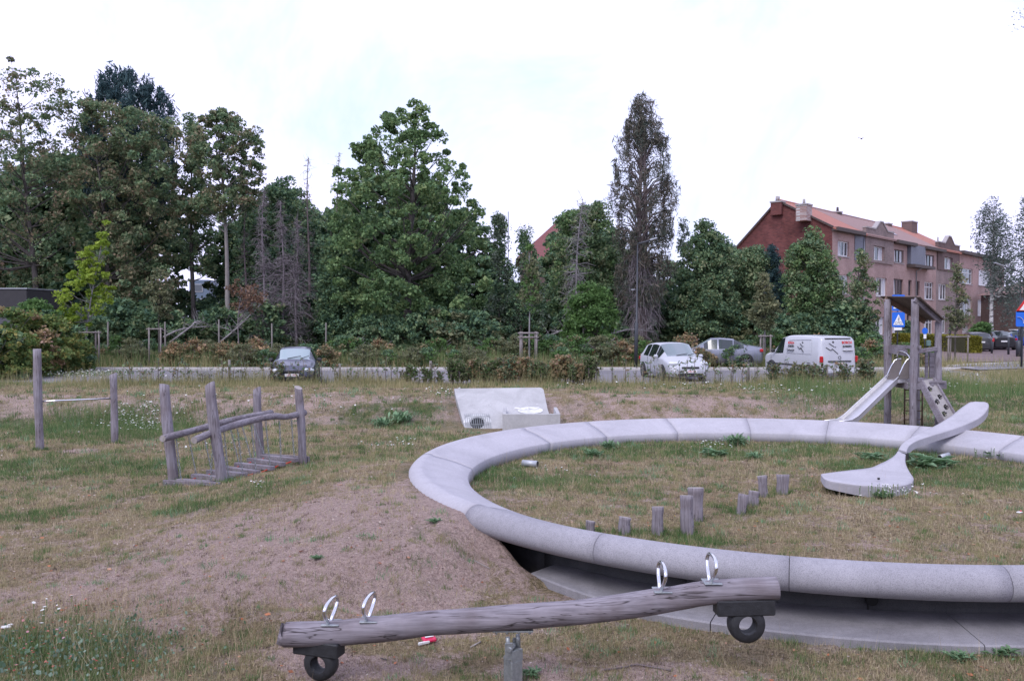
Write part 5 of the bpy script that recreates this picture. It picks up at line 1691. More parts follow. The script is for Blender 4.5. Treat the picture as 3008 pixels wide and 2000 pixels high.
def panel(root, c, w, h, mat, name, y=-.05, rot=0, poly=None, th=.006):
    Mx = Matrix.Translation(c) @ Matrix.Rotation(rot, 4, 'Z') @ Matrix.Translation((0, y, 0)) @ Matrix.Rotation(R(90), 4, 'X')
    mb = MB()
    if poly is None:
        r = min(w, h) * .08; poly = []
        for (sx, sy, a0) in ((1, 1, 0), (-1, 1, 90), (-1, -1, 180), (1, -1, 270)):
            for k in range(4):
                q = R(a0 + k * 30); poly.append((sx * (w / 2 - r) + r * math.cos(q), sy * (h / 2 - r) + r * math.sin(q)))
    mb.prism(poly, -th, th, Mx)
    return mb.build(name, mat, root, root.location)


Ysg = 46.0
for k, (yt, yb, lab) in enumerate(((866, 913, None), (917, 960.5, None))):
    pass
sg = empty('crossing_sign', gp(2637, Ysg), 0, 'two stacked blue square cycle crossing signs on a dark pole behind the play tower', 'road sign')
c = at(2637, 900, Ysg); sign_pole(sg, c, gz(c.x, c.y), at(2637, 862, Ysg).z)
rot = R(-14)
for (yt, yb) in ((866, 913), (917, 960.5)):
    cc = at(2638.5, (yt + yb) / 2, Ysg); hgt = (yb - yt) / F * Ysg; wd = .62
    p = panel(sg, cc, wd, hgt, M['blue'], 'sign_panel', -.05, rot)
    panel(p, cc, 0, 0, M['white'], 'white_triangle', -.065, rot, [(-.25, -hgt * .36), (.25, -hgt * .36), (0, hgt * .36)]).location = (0, 0, 0)
    o = KIDS[p][-1]
    o.data.transform(Matrix.Translation(-Vector(sg.location)))
    mb = MB(); Mx = Matrix.Translation(cc) @ Matrix.Rotation(rot, 4, 'Z') @ Matrix.Translation((0, -.08, 0)) @ Matrix.Rotation(R(90), 4, 'X')
    for (pa, pb, w_) in (((.03, .10), (-.03, .02), .03), ((-.03, .02), (.03, -.05), .035), ((.03, -.05), (-.01, -.16), .03), ((-.02, .07), (.07, .03), .02)):
        mb.bar(Mx @ Vector((pa[0], pa[1] - .02, 0)), Mx @ Vector((pb[0], pb[1] - .02, 0)), .008, w_, up=(0, 1, 0))
    for cx_ in (-.11, .11):
        mb.tube([Mx @ Vector((cx_ + .06 * math.cos(q), -.17 + .06 * math.sin(q), 0)) for q in np.linspace(0, 6.283, 13)], .007, 5)
    mb.tube([Mx @ Vector((0.02, .14 - .02, 0)), Mx @ Vector((0.02, .14 - .02, .008))], .022, 8)
    mb.build('cyclist_symbol', M['black'], p, sg.location)
cc = at(2637, 966, Ysg); panel(sg, cc, .38, .14, M['white'], 'white_plate', -.05, rot)

sg2 = empty('priority_sign', gp(3003, 44.6), 0, 'red triangle sign above a blue lane sign at the right edge', 'road sign')
sign_pole(sg2, at(3003, 900, 44.6), gz(25.7, 44.6), at(3003, 875, 44.6).z, .05)
ct = at(3012, 900, 44.5); hh = .62
p = panel(sg2, ct, 0, 0, M['red'], 'red_triangle', -.06, 0, [(-.48, -.26), (.48, -.26), (.44, -.30), (-.44, -.30)][:0] or [(-.50, -.24), (-.46, -.29), (.46, -.29), (.50, -.24), (.04, .40), (-.04, .40)])
panel(p, ct, 0, 0, M['white'], 'white_field', -.075, 0, [(-.33, -.19), (.33, -.19), (0, .27)]); KIDS[p][-1].data.transform(Matrix.Translation(-Vector(sg2.location))); KIDS[p][-1].location = (0, 0, 0)
mb = MB(); Mx = Matrix.Translation(ct) @ Matrix.Translation((0, -.09, 0)) @ Matrix.Rotation(R(90), 4, 'X')
mb.prism([(-.05, -.15), (.05, -.15), (.05, 0), (.09, 0), (0, .14), (-.09, 0), (-.05, 0)], -.005, .005, Mx); mb.build('arrow_symbol', M['black'], p, sg2.location)
cb = at(3010, 936, 44.5); p = panel(sg2, cb, .95, .79, M['blue'], 'lane_panel', -.06)
mb = MB(); Mx = Matrix.Translation(cb) @ Matrix.Translation((0, -.085, 0)) @ Matrix.Rotation(R(90), 4, 'X')
P = [Mx @ Vector((-.10 - .30 + .30 * math.sin(q), -.28 + .32 * math.cos(q) + .05, 0)) for q in np.linspace(-.1, math.pi / 2, 10)]
for a, b in zip(P[:-1], P[1:]): mb.bar(a, b, .008, .09, up=(0, 1, 0))
P = [Mx @ Vector((.10 + .30 - .30 * math.sin(q), -.28 + .32 * math.cos(q) + .05, 0)) for q in np.linspace(-.1, math.pi / 2, 10)]
mb2 = MB()
for a, b in zip(P[:-1], P[1:]): mb2.bar(a, b, .008, .09, up=(0, 1, 0))
mb.build('lane_arrow', M['white'], p, sg2.location); mb2.build('lane_arrow', M['white'], p, sg2.location)

s3 = empty('parking_sign', gp(2716, 60), 0, 'small round blue sign with a white plate in front of the clipped hedge', 'road sign')
c = at(2716, 970, 60); sign_pole(s3, c, gz(c.x, 60), at(2716, 962, 60).z, .03)
q = at(2716, 972, 60); panel(s3, q, 0, 0, M['blue'], 'blue_disc', -.05, 0, [(.2 * math.cos(t), .22 * math.sin(t)) for t in np.linspace(0, 6.283, 21)[:-1]])
panel(s3, at(2716, 988, 60), .19, .30, M['white'], 'white_plate', -.05)
bn = empty('litter_bin', gp(2727, 58), 0, 'small green litter bin on a post in front of the clipped hedge', 'bin')
c = at(2727, 1008, 58); mb = MB(); mb.box((c.x, 58, c.z), (.26, .22, .38), bev=.03); mb.build('bin_body', simple('green_bin_metal', (.10, .17, .16), .5), bn, bn.location)
mb = MB(); mb.tube([(c.x, 58.1, gz(c.x, 58)), (c.x, 58.1, c.z)], .03, 8); mb.build('post', M['darkmetal'], bn, bn.location)
for (px, yt, Y, lab) in ((2914, 1003, 62, 'grey bollard behind the anthracite estate car'), (2963, 992, 60, 'taller grey bollard in front of the blue car'), (2993, 1000, 57, 'wide dark bollard beside the road sign pole')):
    b_ = gp(px, Y); t = at(px, yt, Y); mb = MB(); wd = .07 if px < 2980 else .16
    mb.tube([(0, 0, 0), (0, 0, t.z - b_[2] - .05), (0, 0, t.z - b_[2])], [wd, wd, wd * .6], 12)
    o = mb.build('bollard', M['lampmetal']); o.location = b_; tag(o, lab, 'bollard')


def street_lamp(px, Y, ytop, armx, army, label, r0=.10, r1=.045):
    b_ = Vector(gp(px - 5, Y)); t = at(px, ytop, Y)
    root = empty('street_lamp', b_, 0, label, 'street lamp')
    mb = MB(); zc = b_.z + (t.z - b_.z) * .36
    mb.tube([b_, (b_.x + .02, Y, zc), (b_.x + .03, Y, zc + .05), t], [r0, r0 * .9, r1 * 1.1, r1 * .6], 12); mb.build('pole', M['lampmetal'], root, b_)
    a = at(armx, army, Y - .2); mb = MB(); mid = t.lerp(a, .62)
    mb.tube([t, mid + Vector((0, 0, -.02))], [.04, .05], 8); mb.build('arm', M['lampmetal'], root, b_)
    mb = MB(); mb.bar(mid, a, .22, .07, bev=.025); mb.build('lamp_head', M['lamphead'], root, b_)
    return root


L1 = street_lamp(1873, 44.9, 717, 1931, 699, 'grey street lamp in front of the tall dying conifer')
a = at(1866, 850, 44.9); mb = MB(); mb.tube([a, a + Vector((-.12, -.1, -.02))], .02, 6); mb.box(a + Vector((-.16, -.1, -.02)), (.12, .1, .05), bev=.01); mb.build('bracket', M['lamphead'], L1, L1.location)
street_lamp(2999, 60, 800, 2921, 772, 'street lamp with a curved arm reaching into the birch', .08)

# clipped hedge
hx0, hx1 = Vector((32.2, 74, 0)), Vector((32.6, 62.5, 0))
hd = empty('clipped_hedge', (32.4, 63, gz(32, 63)), 0, 'clipped yellow-green hedge in front of the brick houses', 'hedge')
n = 26000
t = rng.random(n); side = rng.integers(0, 4, n)
u = rng.uniform(-.5, .5, n); zz = rng.uniform(0, 1.18, n)
X = hx0.x + (hx1.x - hx0.x) * t + np.where(side == 0, -.45, np.where(side == 1, .45, u * .9)) + rng.normal(0, .03, n)
Z = gz(32, 66) + np.where(side >= 2, 1.18, zz) + rng.normal(0, .03, n)
Yv = hx0.y + (hx1.y - hx0.y) * t
e = rng.random(n) < .12
Yv = np.where(e, hx1.y - .1 + rng.normal(0, .04, n), Yv); X = np.where(e, hx1.x + u, X); Z = np.where(e, gz(32, 63) + zz, Z)
# a front run of the hedge, parallel to the street edge
f = rng.random(n) < .35
tx = rng.random(n)
C3 = np.stack([X, Yv, Z], 1)


def leafquads(C, size, aspect=.6, up=.3, seed=0):
    r_ = np.random.default_rng(seed)
    n = len(C)
    a = r_.normal(size=(n, 3)); a /= np.linalg.norm(a, axis=1)[:, None]
    b = r_.normal(size=(n, 3)); b[:, 2] *= (1 - up); a[:, 2] *= (1 - up)
    a /= np.linalg.norm(a, axis=1)[:, None]
    b -= a * (a * b).sum(1)[:, None]; b /= np.linalg.norm(b, axis=1)[:, None]
    s = size * np.clip(np.exp(r_.normal(-.08, .38, n)), .35, 2.0)[:, None]; aspect = aspect * r_.uniform(.6, 1.35, n)[:, None]
    return np.stack([C - a * s * .5, C + b * s * .5 * aspect - a * s * .05, C + a * s * .5, C - b * s * .5 * aspect - a * s * .05], 1).reshape(-1, 3)


def leaves(name, C, size, mat, parent, off=(0, 0, 0), aspect=.6, up=.3, seed=0):
    V = leafquads(np.asarray(C), size, aspect, up, seed) - np.array(off)
    return mkobj(name, arrays_mesh(name, V, 4, [mat]), parent)


leaves('foliage', C3, .13, M['leaf_box'], hd, hd.location, .7, 0, 5)
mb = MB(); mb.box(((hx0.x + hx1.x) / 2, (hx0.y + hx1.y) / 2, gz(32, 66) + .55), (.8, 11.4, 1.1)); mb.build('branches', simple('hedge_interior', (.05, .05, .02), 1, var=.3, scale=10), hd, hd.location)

# ================================================================== TREES
def prof_w(prof, y):
    for a, b in zip(prof[:-1], prof[1:]):
        if a[0] <= y <= b[0]:
            t = (y - a[0]) / (b[0] - a[0] + 1e-9)
            return a[1] + (b[1] - a[1]) * t, a[2] + (b[2] - a[2]) * t
    return prof[-1][1:]


def tree(name, label, cat, bx, Y, prof, mat, nclump=220, per=85, lsize=.24, crad=.55, flat=.6, trunk=.22, bark='bark', limbs=45, fork=None, depth=.8, seed=1, group='trees behind the car park', lean=0, shell=.5, drop=0, twigs=0, trunk_top=None, wig=.12, mat2=None, mat2_frac=0, up=.35, aspect=.65):
    if name not in ('weeping_birch', 'pine_tree', 'tall_conifer', 'dead_tree', 'young_tree'):
        lsize *= .76; per = int(per * 1.45); flat = max(flat, .72); up = .1
    r_ = np.random.default_rng(seed); random.seed(seed)
    base = Vector((at(bx, 950, Y).x, Y, gz(at(bx, 950, Y).x, Y)))
    root = empty(name, base, 0, label, cat, group)
    ys = np.array([p[0] for p in prof]); wd = np.array([max(2, p[2] - p[1]) for p in prof])
    yy = np.linspace(ys[0], ys[-1], 200); ww = np.interp(yy, ys, wd)
    cdf = np.cumsum(ww); cdf /= cdf[-1]
    C = []
    px1 = F / Y
    for i in range(nclump):
        y = float(np.interp(r_.random(), cdf, yy)); l, r = prof_w(prof, y)
        hw = (r - l) / 2 / px1; cx = at((l + r) / 2, y, Y)
        m_ = min(crad * .8, hw * .5)
        q = r_.random() ** shell; a = r_.uniform(0, 2 * math.pi)
        C.append((cx.x + (hw - m_) * q * math.cos(a), Y + min((hw - m_), 4.5) * depth * q * math.sin(a), cx.z - (m_ * .5 if y < ys[0] + 40 else 0)))
    C = np.array(C)
    # clump sizes vary, leaves sit in a domed, ragged clump
    cs = crad * r_.uniform(.4, 1.45, nclump)
    idx = np.repeat(np.arange(nclump), per)
    n = len(idx)
    d = r_.normal(size=(n, 3)); d /= np.linalg.norm(d, axis=1)[:, None]
    rad = r_.random(n) ** .45
    P = C[idx] + d * (rad * cs[idx])[:, None] * np.array([1, 1, flat])
    P[:, 2] -= .25 * cs[idx] * rad ** 2
    if drop: P[:, 2] -= r_.random(n) ** 1.5 * drop
    if mat2 is None:
        leaves('crown', P, lsize, M[mat], root, base, aspect, up, seed)
    else:
        V = leafquads(P, lsize, aspect, up, seed) - np.array(base)
        k = (r_.random(nclump) < mat2_frac)[idx]
        mkobj('crown', arrays_mesh('crown', V, 4, [M[mat], M[mat2]], midx=k.astype(int)), root)
    mb = MB()
    ztop = at(bx, ys[0], Y).z
    cx_top = at((prof[0][1] + prof[0][2]) / 2, ys[0], Y).x
    zt_ = trunk_top if trunk_top is not None else ztop - (ztop - base.z) * .12
    o = random.uniform(0, 6)

    def tp(z):
        t = max(0, (z - base.z) / (ztop - base.z))
        return Vector((base.x + (cx_top - base.x) * t ** 1.4 + wig * math.sin(o + t * 7) * t, Y + wig * math.cos(o + t * 5) * t, z))
    tp_pts = [tp(base.z - .2 + (zt_ - base.z + .2) * k / 14) for k in range(15)]
    mb.tube(tp_pts, [max(.02, trunk * (1.15 if k == 0 else 1) * (1 - k / 14 * .85)) for k in range(15)], 9, jit=.06)
    trunk_o = mb.build('trunk', M[bark], root, base)
    mb = MB()
    order = r_.permutation(nclump)[:limbs]
    for i in order:
        c = Vector(C[i]); dz = math.hypot(c.x - base.x, c.y - Y)
        z0 = max(base.z + (ztop - base.z) * .30, min(zt_ - .2, c.z - dz * random.uniform(.6, 1.1)))
        if c.z < z0: continue
        s = tp(z0); mid = s.lerp(c, .5) + Vector((0, 0, -.12 * dz if drop == 0 else .25 * dz))
        tr_ = max(.025, trunk * (1 - (z0 - base.z) / (ztop - base.z) * .85) * .45)
        mb.tube([s, s.lerp(mid, .55), mid, mid.lerp(c, .6), c], [tr_, tr_ * .75, tr_ * .55, tr_ * .35, .012], 5, caps=False)
    for i in range(twigs):
        z0 = random.uniform(base.z + 1, zt_); s = tp(z0); a = random.uniform(0, 6.28); l, r = prof_w(prof, 940 + (EYE - z0) * px1); L_ = (r - l) / 2 / px1 * random.uniform(.5, 1.1)
        e = s + Vector((math.cos(a) * L_, math.sin(a) * L_ * .8, -L_ * random.uniform(.1, .6)))
        m1 = s.lerp(e, .5) + Vector((random.gauss(0, .1), random.gauss(0, .1), L_ * random.uniform(-.1, .35))); e = e + Vector((random.gauss(0, .15), 0, random.gauss(0, .25))); mb.tube([s, m1, e], [.02, .014, .005], 4, caps=False)
        for q_ in range(2): u_ = m1.lerp(e, random.random()); mb.tube([u_, u_ + Vector((random.gauss(0, .22), random.gauss(0, .2), random.gauss(-.05, .22)))], [.009, .003], 3, caps=False)
    if mb.v: mb.build('limbs', M[bark], root, base)
    return root


T = tree
# -- left group
T('broadleaf_tree', 'tall airy broadleaf tree at the left edge with sky showing through', 'tree', 118, 60,
  [(162, 20, 38), (200, -10, 120), (235, -60, 215), (300, -120, 250), (420, -170, 262), (560, -180, 245), (700, -170, 230), (800, -150, 190), (880, -100, 120)], 'leaf_brown', 260, 75, .23, .62, .5, .24, 'bark', 70, seed=3, shell=.45, mat2='leaf_dark', mat2_frac=.4)
T('pine_tree', 'dark pine rising above the brownish broadleaf trees', 'tree', 400, 66,
  [(196, 318, 328), (214, 305, 345), (236, 290, 462), (270, 268, 490), (305, 250, 505), (335, 245, 548), (400, 230, 530), (520, 240, 520), (640, 260, 500)], 'leaf_pine', 520, 80, .34, .30, 2.4, .30, 'bark', 60, seed=4, shell=.4, up=-.9, aspect=.2)
T('broadleaf_tree', 'wide browning broadleaf tree in front of the dark pine', 'tree', 330, 61,
  [(290, 225, 300), (330, 205, 520), (380, 200, 560), (470, 190, 575), (600, 185, 575), (720, 195, 560), (830, 220, 540), (900, 250, 500)], 'leaf_brown', 400, 85, .24, .55, .5, .24, 'bark', 60, seed=5, shell=.55, mat2='leaf_dark', mat2_frac=.35)
T('broadleaf_tree', 'broadleaf tree with bare forked trunk and sky beneath its domed crown', 'tree', 671, 58,
  [(309, 636, 652), (325, 590, 695), (345, 560, 720), (400, 548, 792), (450, 545, 800), (495, 548, 806), (540, 555, 790), (600, 560, 770), (640, 570, 700)], 'leaf_dark', 230, 76, .22, .42, .5, .20, 'fencepost', 80, seed=6, shell=.5, mat2='leaf_brown', mat2_frac=.4)
T('broadleaf_tree', 'slender dark tree between the browning tree and the forked tree', 'tree', 570, 63,
  [(330, 545, 562), (400, 530, 610), (480, 520, 620), (560, 520, 640), (650, 520, 650), (740, 530, 650), (800, 540, 640)], 'leaf_dark', 130, 70, .22, .5, .5, .2, 'bark', 40, seed=7, shell=.6)
T('leafy_thicket_tree', 'dense green tree under the dead grey spire', 'tree', 800, 64,
  [(515, 820, 870), (545, 750, 900), (590, 690, 925), (650, 670, 960), (760, 670, 985), (880, 660, 1000), (960, 660, 1000)], 'leaf_under', 420, 80, .23, .6, .6, .2, 'bark', 40, seed=8, shell=.6)
for i, (bx, top, l, r, lab) in enumerate(((907, 462, 862, 945, 'bare dead spire left of the big maple'), (990, 447, 950, 1030, 'thin dead spire at the left edge of the big maple'), (775, 560, 735, 830, 'leaning dead spruce among grey twigs'), (722, 620, 690, 760, 'thin dead trunk beside the forked tree'), (830, 590, 780, 900, 'dead spruce with dense grey twigs'), (870, 640, 800, 930, 'dead spruce just left of the dead spire'))):
    dense = i in (2, 4, 5)
    T('dead_tree', lab, 'dead tree', bx, 57 if dense else 61, [(top, bx - 4, bx + 4), (top + 60, bx - 16, bx + 16), (top + 180, bx - 30, bx + 30), (700 if top < 600 else 800, l, r), (990, l, r)], 'twig', 30 if dense else 6, 60 if dense else 20, .30, .5, 1.2, .12, 'twigbrown' if not dense else 'twig', 0, seed=20 + i, twigs=260 if dense else 110, aspect=.06, trunk_top=at(bx, top, 57 if dense else 61).z, group='dead trees')
T('big_maple', 'largest round green maple in the middle of the tree line', 'tree', 1195, 56,
  [(288, 1208, 1236), (312, 1150, 1268), (345, 1085, 1292), (400, 1040, 1320), (440, 1005, 1345), (505, 965, 1392), (560, 958, 1440), (595, 955, 1455), (640, 950, 1432), (720, 945, 1440), (820, 955, 1450), (900, 980, 1440), (960, 1010, 1420)], 'leaf_maple', 430, 95, .26, .50, .45, .32, 'bark', 120, seed=9, shell=.45, group='trees behind the car park')
T('leafy_thicket_tree', 'bushy tree filling the gap left of the big maple trunk', 'tree', 985, 58,
  [(610, 950, 985), (680, 935, 1040), (780, 920, 1080), (900, 915, 1100), (970, 910, 1110)], 'leaf_under', 190, 80, .22, .55, .6, .15, 'bark', 20, seed=10)
T('poplar', 'airy silvery poplar right of the big maple', 'tree', 1468, 60, [(604, 1458, 1466), (650, 1440, 1492), (700, 1432, 1510), (780, 1430, 1520), (880, 1425, 1530), (960, 1420, 1540)], 'leaf_poplar', 130, 60, .17, .45, .9, .09, 'bark', 60, seed=11, mat2='leaf_under', mat2_frac=.55)
T('poplar', 'smaller silvery poplar in front of the dark red roof', 'tree', 1530, 59, [(636, 1531, 1540), (690, 1515, 1560), (740, 1500, 1590), (800, 1490, 1610), (880, 1480, 1620), (960, 1480, 1620)], 'leaf_poplar', 130, 60, .17, .45, .9, .08, 'bark', 50, seed=12, mat2='leaf_under', mat2_frac=.65)
T('rounded_tree', 'rounded dense green tree left of the tall conifer', 'tree', 1720, 61, [(594, 1735, 1790), (610, 1640, 1795), (650, 1618, 1815), (720, 1612, 1845), (800, 1600, 1860), (880, 1600, 1870), (965, 1600, 1880)], 'leaf_dark', 430, 85, .22, .55, .55, .2, 'bark', 30, seed=13, shell=.6, mat2='leaf_maple', mat2_frac=.4)
T('dead_tree', 'pale dead spruce trunk in front of the rounded tree', 'dead tree', 1688, 57, [(574, 1700, 1714), (600, 1685, 1735), (680, 1672, 1745), (800, 1640, 1740), (900, 1640, 1730)], 'twig', 16, 60, .28, .4, 1.2, .11, 'bark_pale', 0, seed=14, twigs=170, aspect=.06, trunk_top=at(1708, 585, 57).z, group='dead trees')
T('bright_shrub_tree', 'lighter green bushy tree between the rounded tree and the street lamp', 'tree', 1760, 54, [(820, 1690, 1760), (850, 1670, 1800), (900, 1655, 1822), (950, 1645, 1830), (1000, 1640, 1830)], 'leaf_bright', 130, 80, .19, .45, .6, .1, 'bark', 20, seed=15)
con = T('tall_conifer', 'tallest drooping conifer with grey dead lower branches', 'tree', 1878, 58,
  [(246, 1879, 1885), (275, 1858, 1912), (330, 1832, 1948), (400, 1800, 1976), (480, 1768, 1986), (540, 1774, 1998), (610, 1774, 1996), (680, 1790, 1992), (760, 1795, 1990), (860, 1800, 1985)], 'leaf_conifer', 300, 80, .32, .34, .8, .30, 'twigbrown', 190, seed=16, shell=.42, drop=.95, aspect=.13, up=-.8)
mb = MB(); random.seed(4); cb = con.location
mb.tube([(cb.x + .30, 58, cb.z), at(1895, 600, 58), at(1893, 380, 58)], [.22, .14, .03], 8); mb.build('trunk', M['twigbrown'], con, cb)
mb = MB()
for i in range(620):
    z0 = random.uniform(.3, 6.2); a = random.uniform(0, 6.28); L_ = random.uniform(.7, 1.75) * (1.1 - abs(z0 - 3.4) / 9)
    s = cb + Vector((.1, 0, z0 + 1.2)); e = s + Vector((math.cos(a) * L_, math.sin(a) * L_, random.uniform(-1.5, .35)))
    j_ = lambda: Vector((random.gauss(0, .12), random.gauss(0, .12), random.gauss(0, .12)))
    mb.tube([s, s.lerp(e, .35) + Vector((0, 0, .2)) + j_(), s.lerp(e, .75) + j_() + Vector((0, 0, .15)), e + Vector((0, 0, -random.uniform(.1, .7))) + j_()], [.022, .016, .010, .005], 4, caps=False)
mb.build('dead_branches', M['twig'], con, cb)
# -- right masses in front of the gable
T('robinia', 'dark green tree just right of the tall conifer', 'tree', 2040, 60, [(652, 2060, 2082), (690, 2012, 2140), (730, 1985, 2160), (800, 1965, 2180), (900, 1955, 2190), (975, 1950, 2190)], 'leaf_under', 360, 85, .22, .6, .55, .2, 'bark', 30, seed=17, shell=.6, mat2='leaf_dark', mat2_frac=.5)
T('leafy_thicket_tree', 'thin airy sapling poking out above the dark tree by the conifer', 'tree', 2010, 63, [(636, 2000, 2012), (680, 1985, 2040), (740, 1980, 2060)], 'leaf_poplar', 26, 40, .17, .4, .8, .06, 'bark', 14, seed=18)
T('robinia', 'low rounded robinia left of the brick gable', 'tree', 2160, 62, [(712, 2190, 2230), (735, 2145, 2275), (780, 2130, 2300), (860, 2120, 2310), (975, 2110, 2310)], 'leaf_dark', 300, 85, .22, .55, .5, .18, 'bark', 30, seed=19, shell=.6)
T('spruce_tree', 'small dark spruce in front of the brick gable', 'tree', 2268, 61, [(702, 2264, 2270), (740, 2250, 2292), (800, 2235, 2310), (900, 2225, 2320)], 'leaf_pine', 110, 80, .24, .4, .6, .14, 'bark', 20, seed=30, aspect=.25)
T('broadleaf_tree', 'bushy green tree in front of the corner of the brick gable', 'tree', 2375, 59, [(672, 2376, 2400), (700, 2330, 2425), (740, 2300, 2455), (780, 2290, 2475), (850, 2285, 2490), (930, 2290, 2480), (985, 2300, 2470)], 'leaf_dark', 300, 80, .21, .5, .5, .17, 'bark_pale', 50, seed=31, shell=.5, mat2='leaf_maple', mat2_frac=.4)
T('broadleaf_tree', 'airy small tree in front of the house windows', 'tree', 2520, 57, [(716, 2520, 2532), (760, 2500, 2565), (820, 2480, 2590), (900, 2470, 2605), (985, 2480, 2570)], 'leaf_dark', 85, 50, .20, .38, .6, .1, 'bark', 60, seed=32, shell=.6, mat2='leaf_olive', mat2_frac=.3)
# -- birch at the right
bi = T('weeping_birch', 'weeping birch with white trunk at the right edge', 'tree', 2912, 76, [(566, 2905, 2935), (590, 2870, 2962), (640, 2853, 2985), (700, 2858, 2990), (760, 2880, 3000), (830, 2895, 3005), (880, 2900, 2990)], 'leaf_birch', 190, 70, .19, .42, .9, .20, 'birch', 60, seed=33, drop=2.6, aspect=.35, group='birches')
T('weeping_birch', 'second weeping birch cut by the right edge of the photo', 'tree', 3040, 60, [(570, 2990, 3050), (620, 2965, 3110), (720, 2965, 3120), (830, 2975, 3120), (940, 2990, 3100)], 'leaf_birch', 190, 70, .16, .40, .9, .20, 'birch', 50, seed=34, drop=2.2, aspect=.35, group='birches')
T('overhanging_tree', 'tree outside the right edge whose twigs reach into the top right corner', 'tree', 3420, 30, [(-500, 3300, 3500), (-300, 3150, 3650), (-50, 3030, 3750), (40, 2994, 3700), (75, 2990, 3500), (300, 3150, 3600)], 'leaf_birch', 170, 45, .10, .35, .8, .25, 'bark', 70, seed=35, drop=.5, shell=.35, group='birches')
# -- staked young trees
def stakes(px0, px1, Y, ytop, n, label, bars=1):
    a, b = gp(px0, Y), gp(px1, Y)
    root = empty('tree_stakes', ((a[0] + b[0]) / 2, Y, a[2]), 0, label, 'tree stakes', 'tree stake frames')
    zt = at(px0, ytop, Y).z; w = b[0] - a[0]
    pos = [(a[0], Y), (b[0], Y + .1)] if n == 2 else [(a[0], Y), (b[0], Y + .1), ((a[0] + b[0]) / 2, Y + w * .8)] if n == 3 else [(a[0], Y), (b[0], Y), (a[0] + .1, Y + w), (b[0] - .05, Y + w)]
    for (x, y) in pos:
        mb = MB(); mb.tube([(x, y, gz(x, y) - .1), (x + .01, y, zt)], .045, 8, jit=.03); mb.build('stake', M['stake'], root, root.location)
    prs = [(pos[0], pos[1])] + ([(pos[1], pos[2]), (pos[2], pos[0])] if n == 3 else []) + ([(pos[1], pos[3]), (pos[3], pos[2]), (pos[2], pos[0])] if n == 4 else [])
    for k in range(bars):
        for (p, q) in prs:
            p = Vector((*p, zt - .08 - k * .22)); q = Vector((*q, zt - .08 - k * .22)); d = (q - p).normalized() * .13
            mb = MB(); mb.tube([p - d, q + d], .04, 8, jit=.03); mb.build('crossbar', M['stake'], root, root.location)
    return root


stakes(232, 287, 45.5, 972, 3, 'three-legged stake frame around the yellow-green young tree')
stakes(437, 469, 46.5, 962, 2, 'two-legged stake frame of the small olive young tree on the left')
stakes(1528, 1576, 46.5, 974, 4, 'four-legged stake frame with double crossbars behind the rusty hedge', 2)
stakes(2234, 2265, 47.5, 983, 3, 'stake frame between the saloon and the delivery van')
stakes(2786, 2846, 50, 985, 3, 'dark stake frame right of the play tower in front of the street')
yt = 'young staked trees'
T('young_tree', 'yellow-green young tree in the stake frame on the left', 'tree', 246, 46.2, [(640, 305, 316), (690, 284, 324), (740, 225, 325), (790, 195, 338), (850, 160, 340), (890, 150, 335), (925, 155, 300), (952, 190, 280)], 'leaf_yellow', 120, 56, .15, .25, .6, .06, 'bark_pale', 50, seed=40, group=yt, wig=.05)
T('young_tree', 'small olive-brown young tree in the two-legged stake frame', 'tree', 466, 47, [(755, 462, 476), (800, 440, 500), (850, 418, 520), (900, 430, 522), (935, 445, 505)], 'leaf_olive', 60, 60, .13, .28, .6, .05, 'bark', 40, seed=41, group=yt, wig=.05, mat2='leaf_brown', mat2_frac=.5)
T('young_tree', 'slim young tree with sparse leaves in the four-legged frame', 'tree', 1555, 47, [(712, 1550, 1562), (760, 1535, 1585), (820, 1520, 1605), (870, 1512, 1612), (910, 1530, 1590)], 'leaf_olive', 75, 42, .12, .28, .8, .055, 'bark_pale', 70, seed=42, group=yt, wig=.04, mat2='leaf_bright', mat2_frac=.4)
T('young_tree', 'olive young tree between the saloon and the delivery van', 'tree', 2247, 48, [(803, 2235, 2255), (840, 2208, 2280), (890, 2190, 2295), (930, 2185, 2300), (960, 2215, 2275)], 'leaf_olive', 85, 65, .13, .30, .6, .055, 'bark_pale', 40, seed=43, group=yt, wig=.04)
T('young_tree', 'thin young tree in front of the flat-roofed block', 'tree', 2806, 50.5, [(772, 2805, 2818), (820, 2785, 2845), (870, 2775, 2860), (920, 2765, 2870), (965, 2780, 2850)], 'leaf_olive', 75, 40, .12, .30, .8, .055, 'bark', 70, seed=44, group=yt, wig=.04, mat2='leaf_brown', mat2_frac=.5)
# small tree with withered leaves and fallen branches
T('withered_shrub', 'small tree with withered orange-brown leaves among the dead trunks', 'tree', 700, 54, [(815, 670, 740), (840, 655, 790), (880, 660, 800), (915, 680, 770)], 'leaf_dead', 40, 28, .17, .35, .6, .05, 'twig', 30, seed=45, group='dead trees')

# ------------------------------------------------------------------ far wood: a second row of trees closing the gaps
def proto_mesh(nm, nclump, per, rx, ry, h, z0, lsize, crad, mats, seed, m2=.4, aspect=.65):
    r_ = np.random.default_rng(seed)
    C = []
    for i in range(nclump):
        z = r_.random(); w = math.sin(math.pi * min(1, (z * .82 + .16))) ** .6; q = r_.random() ** .5; a = r_.uniform(0, 6.28)
        C.append((rx * w * q * math.cos(a), ry * w * q * math.sin(a), z0 + z * (h - z0)))
    C = np.array(C); idx = np.repeat(np.arange(nclump), per); n = len(idx)
    d = r_.normal(size=(n, 3)); d /= np.linalg.norm(d, axis=1)[:, None]
    P = C[idx] + d * (r_.random(n) ** .45 * crad * r_.uniform(.6, 1.2, nclump)[idx])[:, None] * np.array([1, 1, .6])
    return arrays_mesh(nm, leafquads(P, lsize, aspect, .35, seed), 4, [M[m_] for m_ in mats], midx=(r_.random(nclump) < m2)[idx].astype(int))


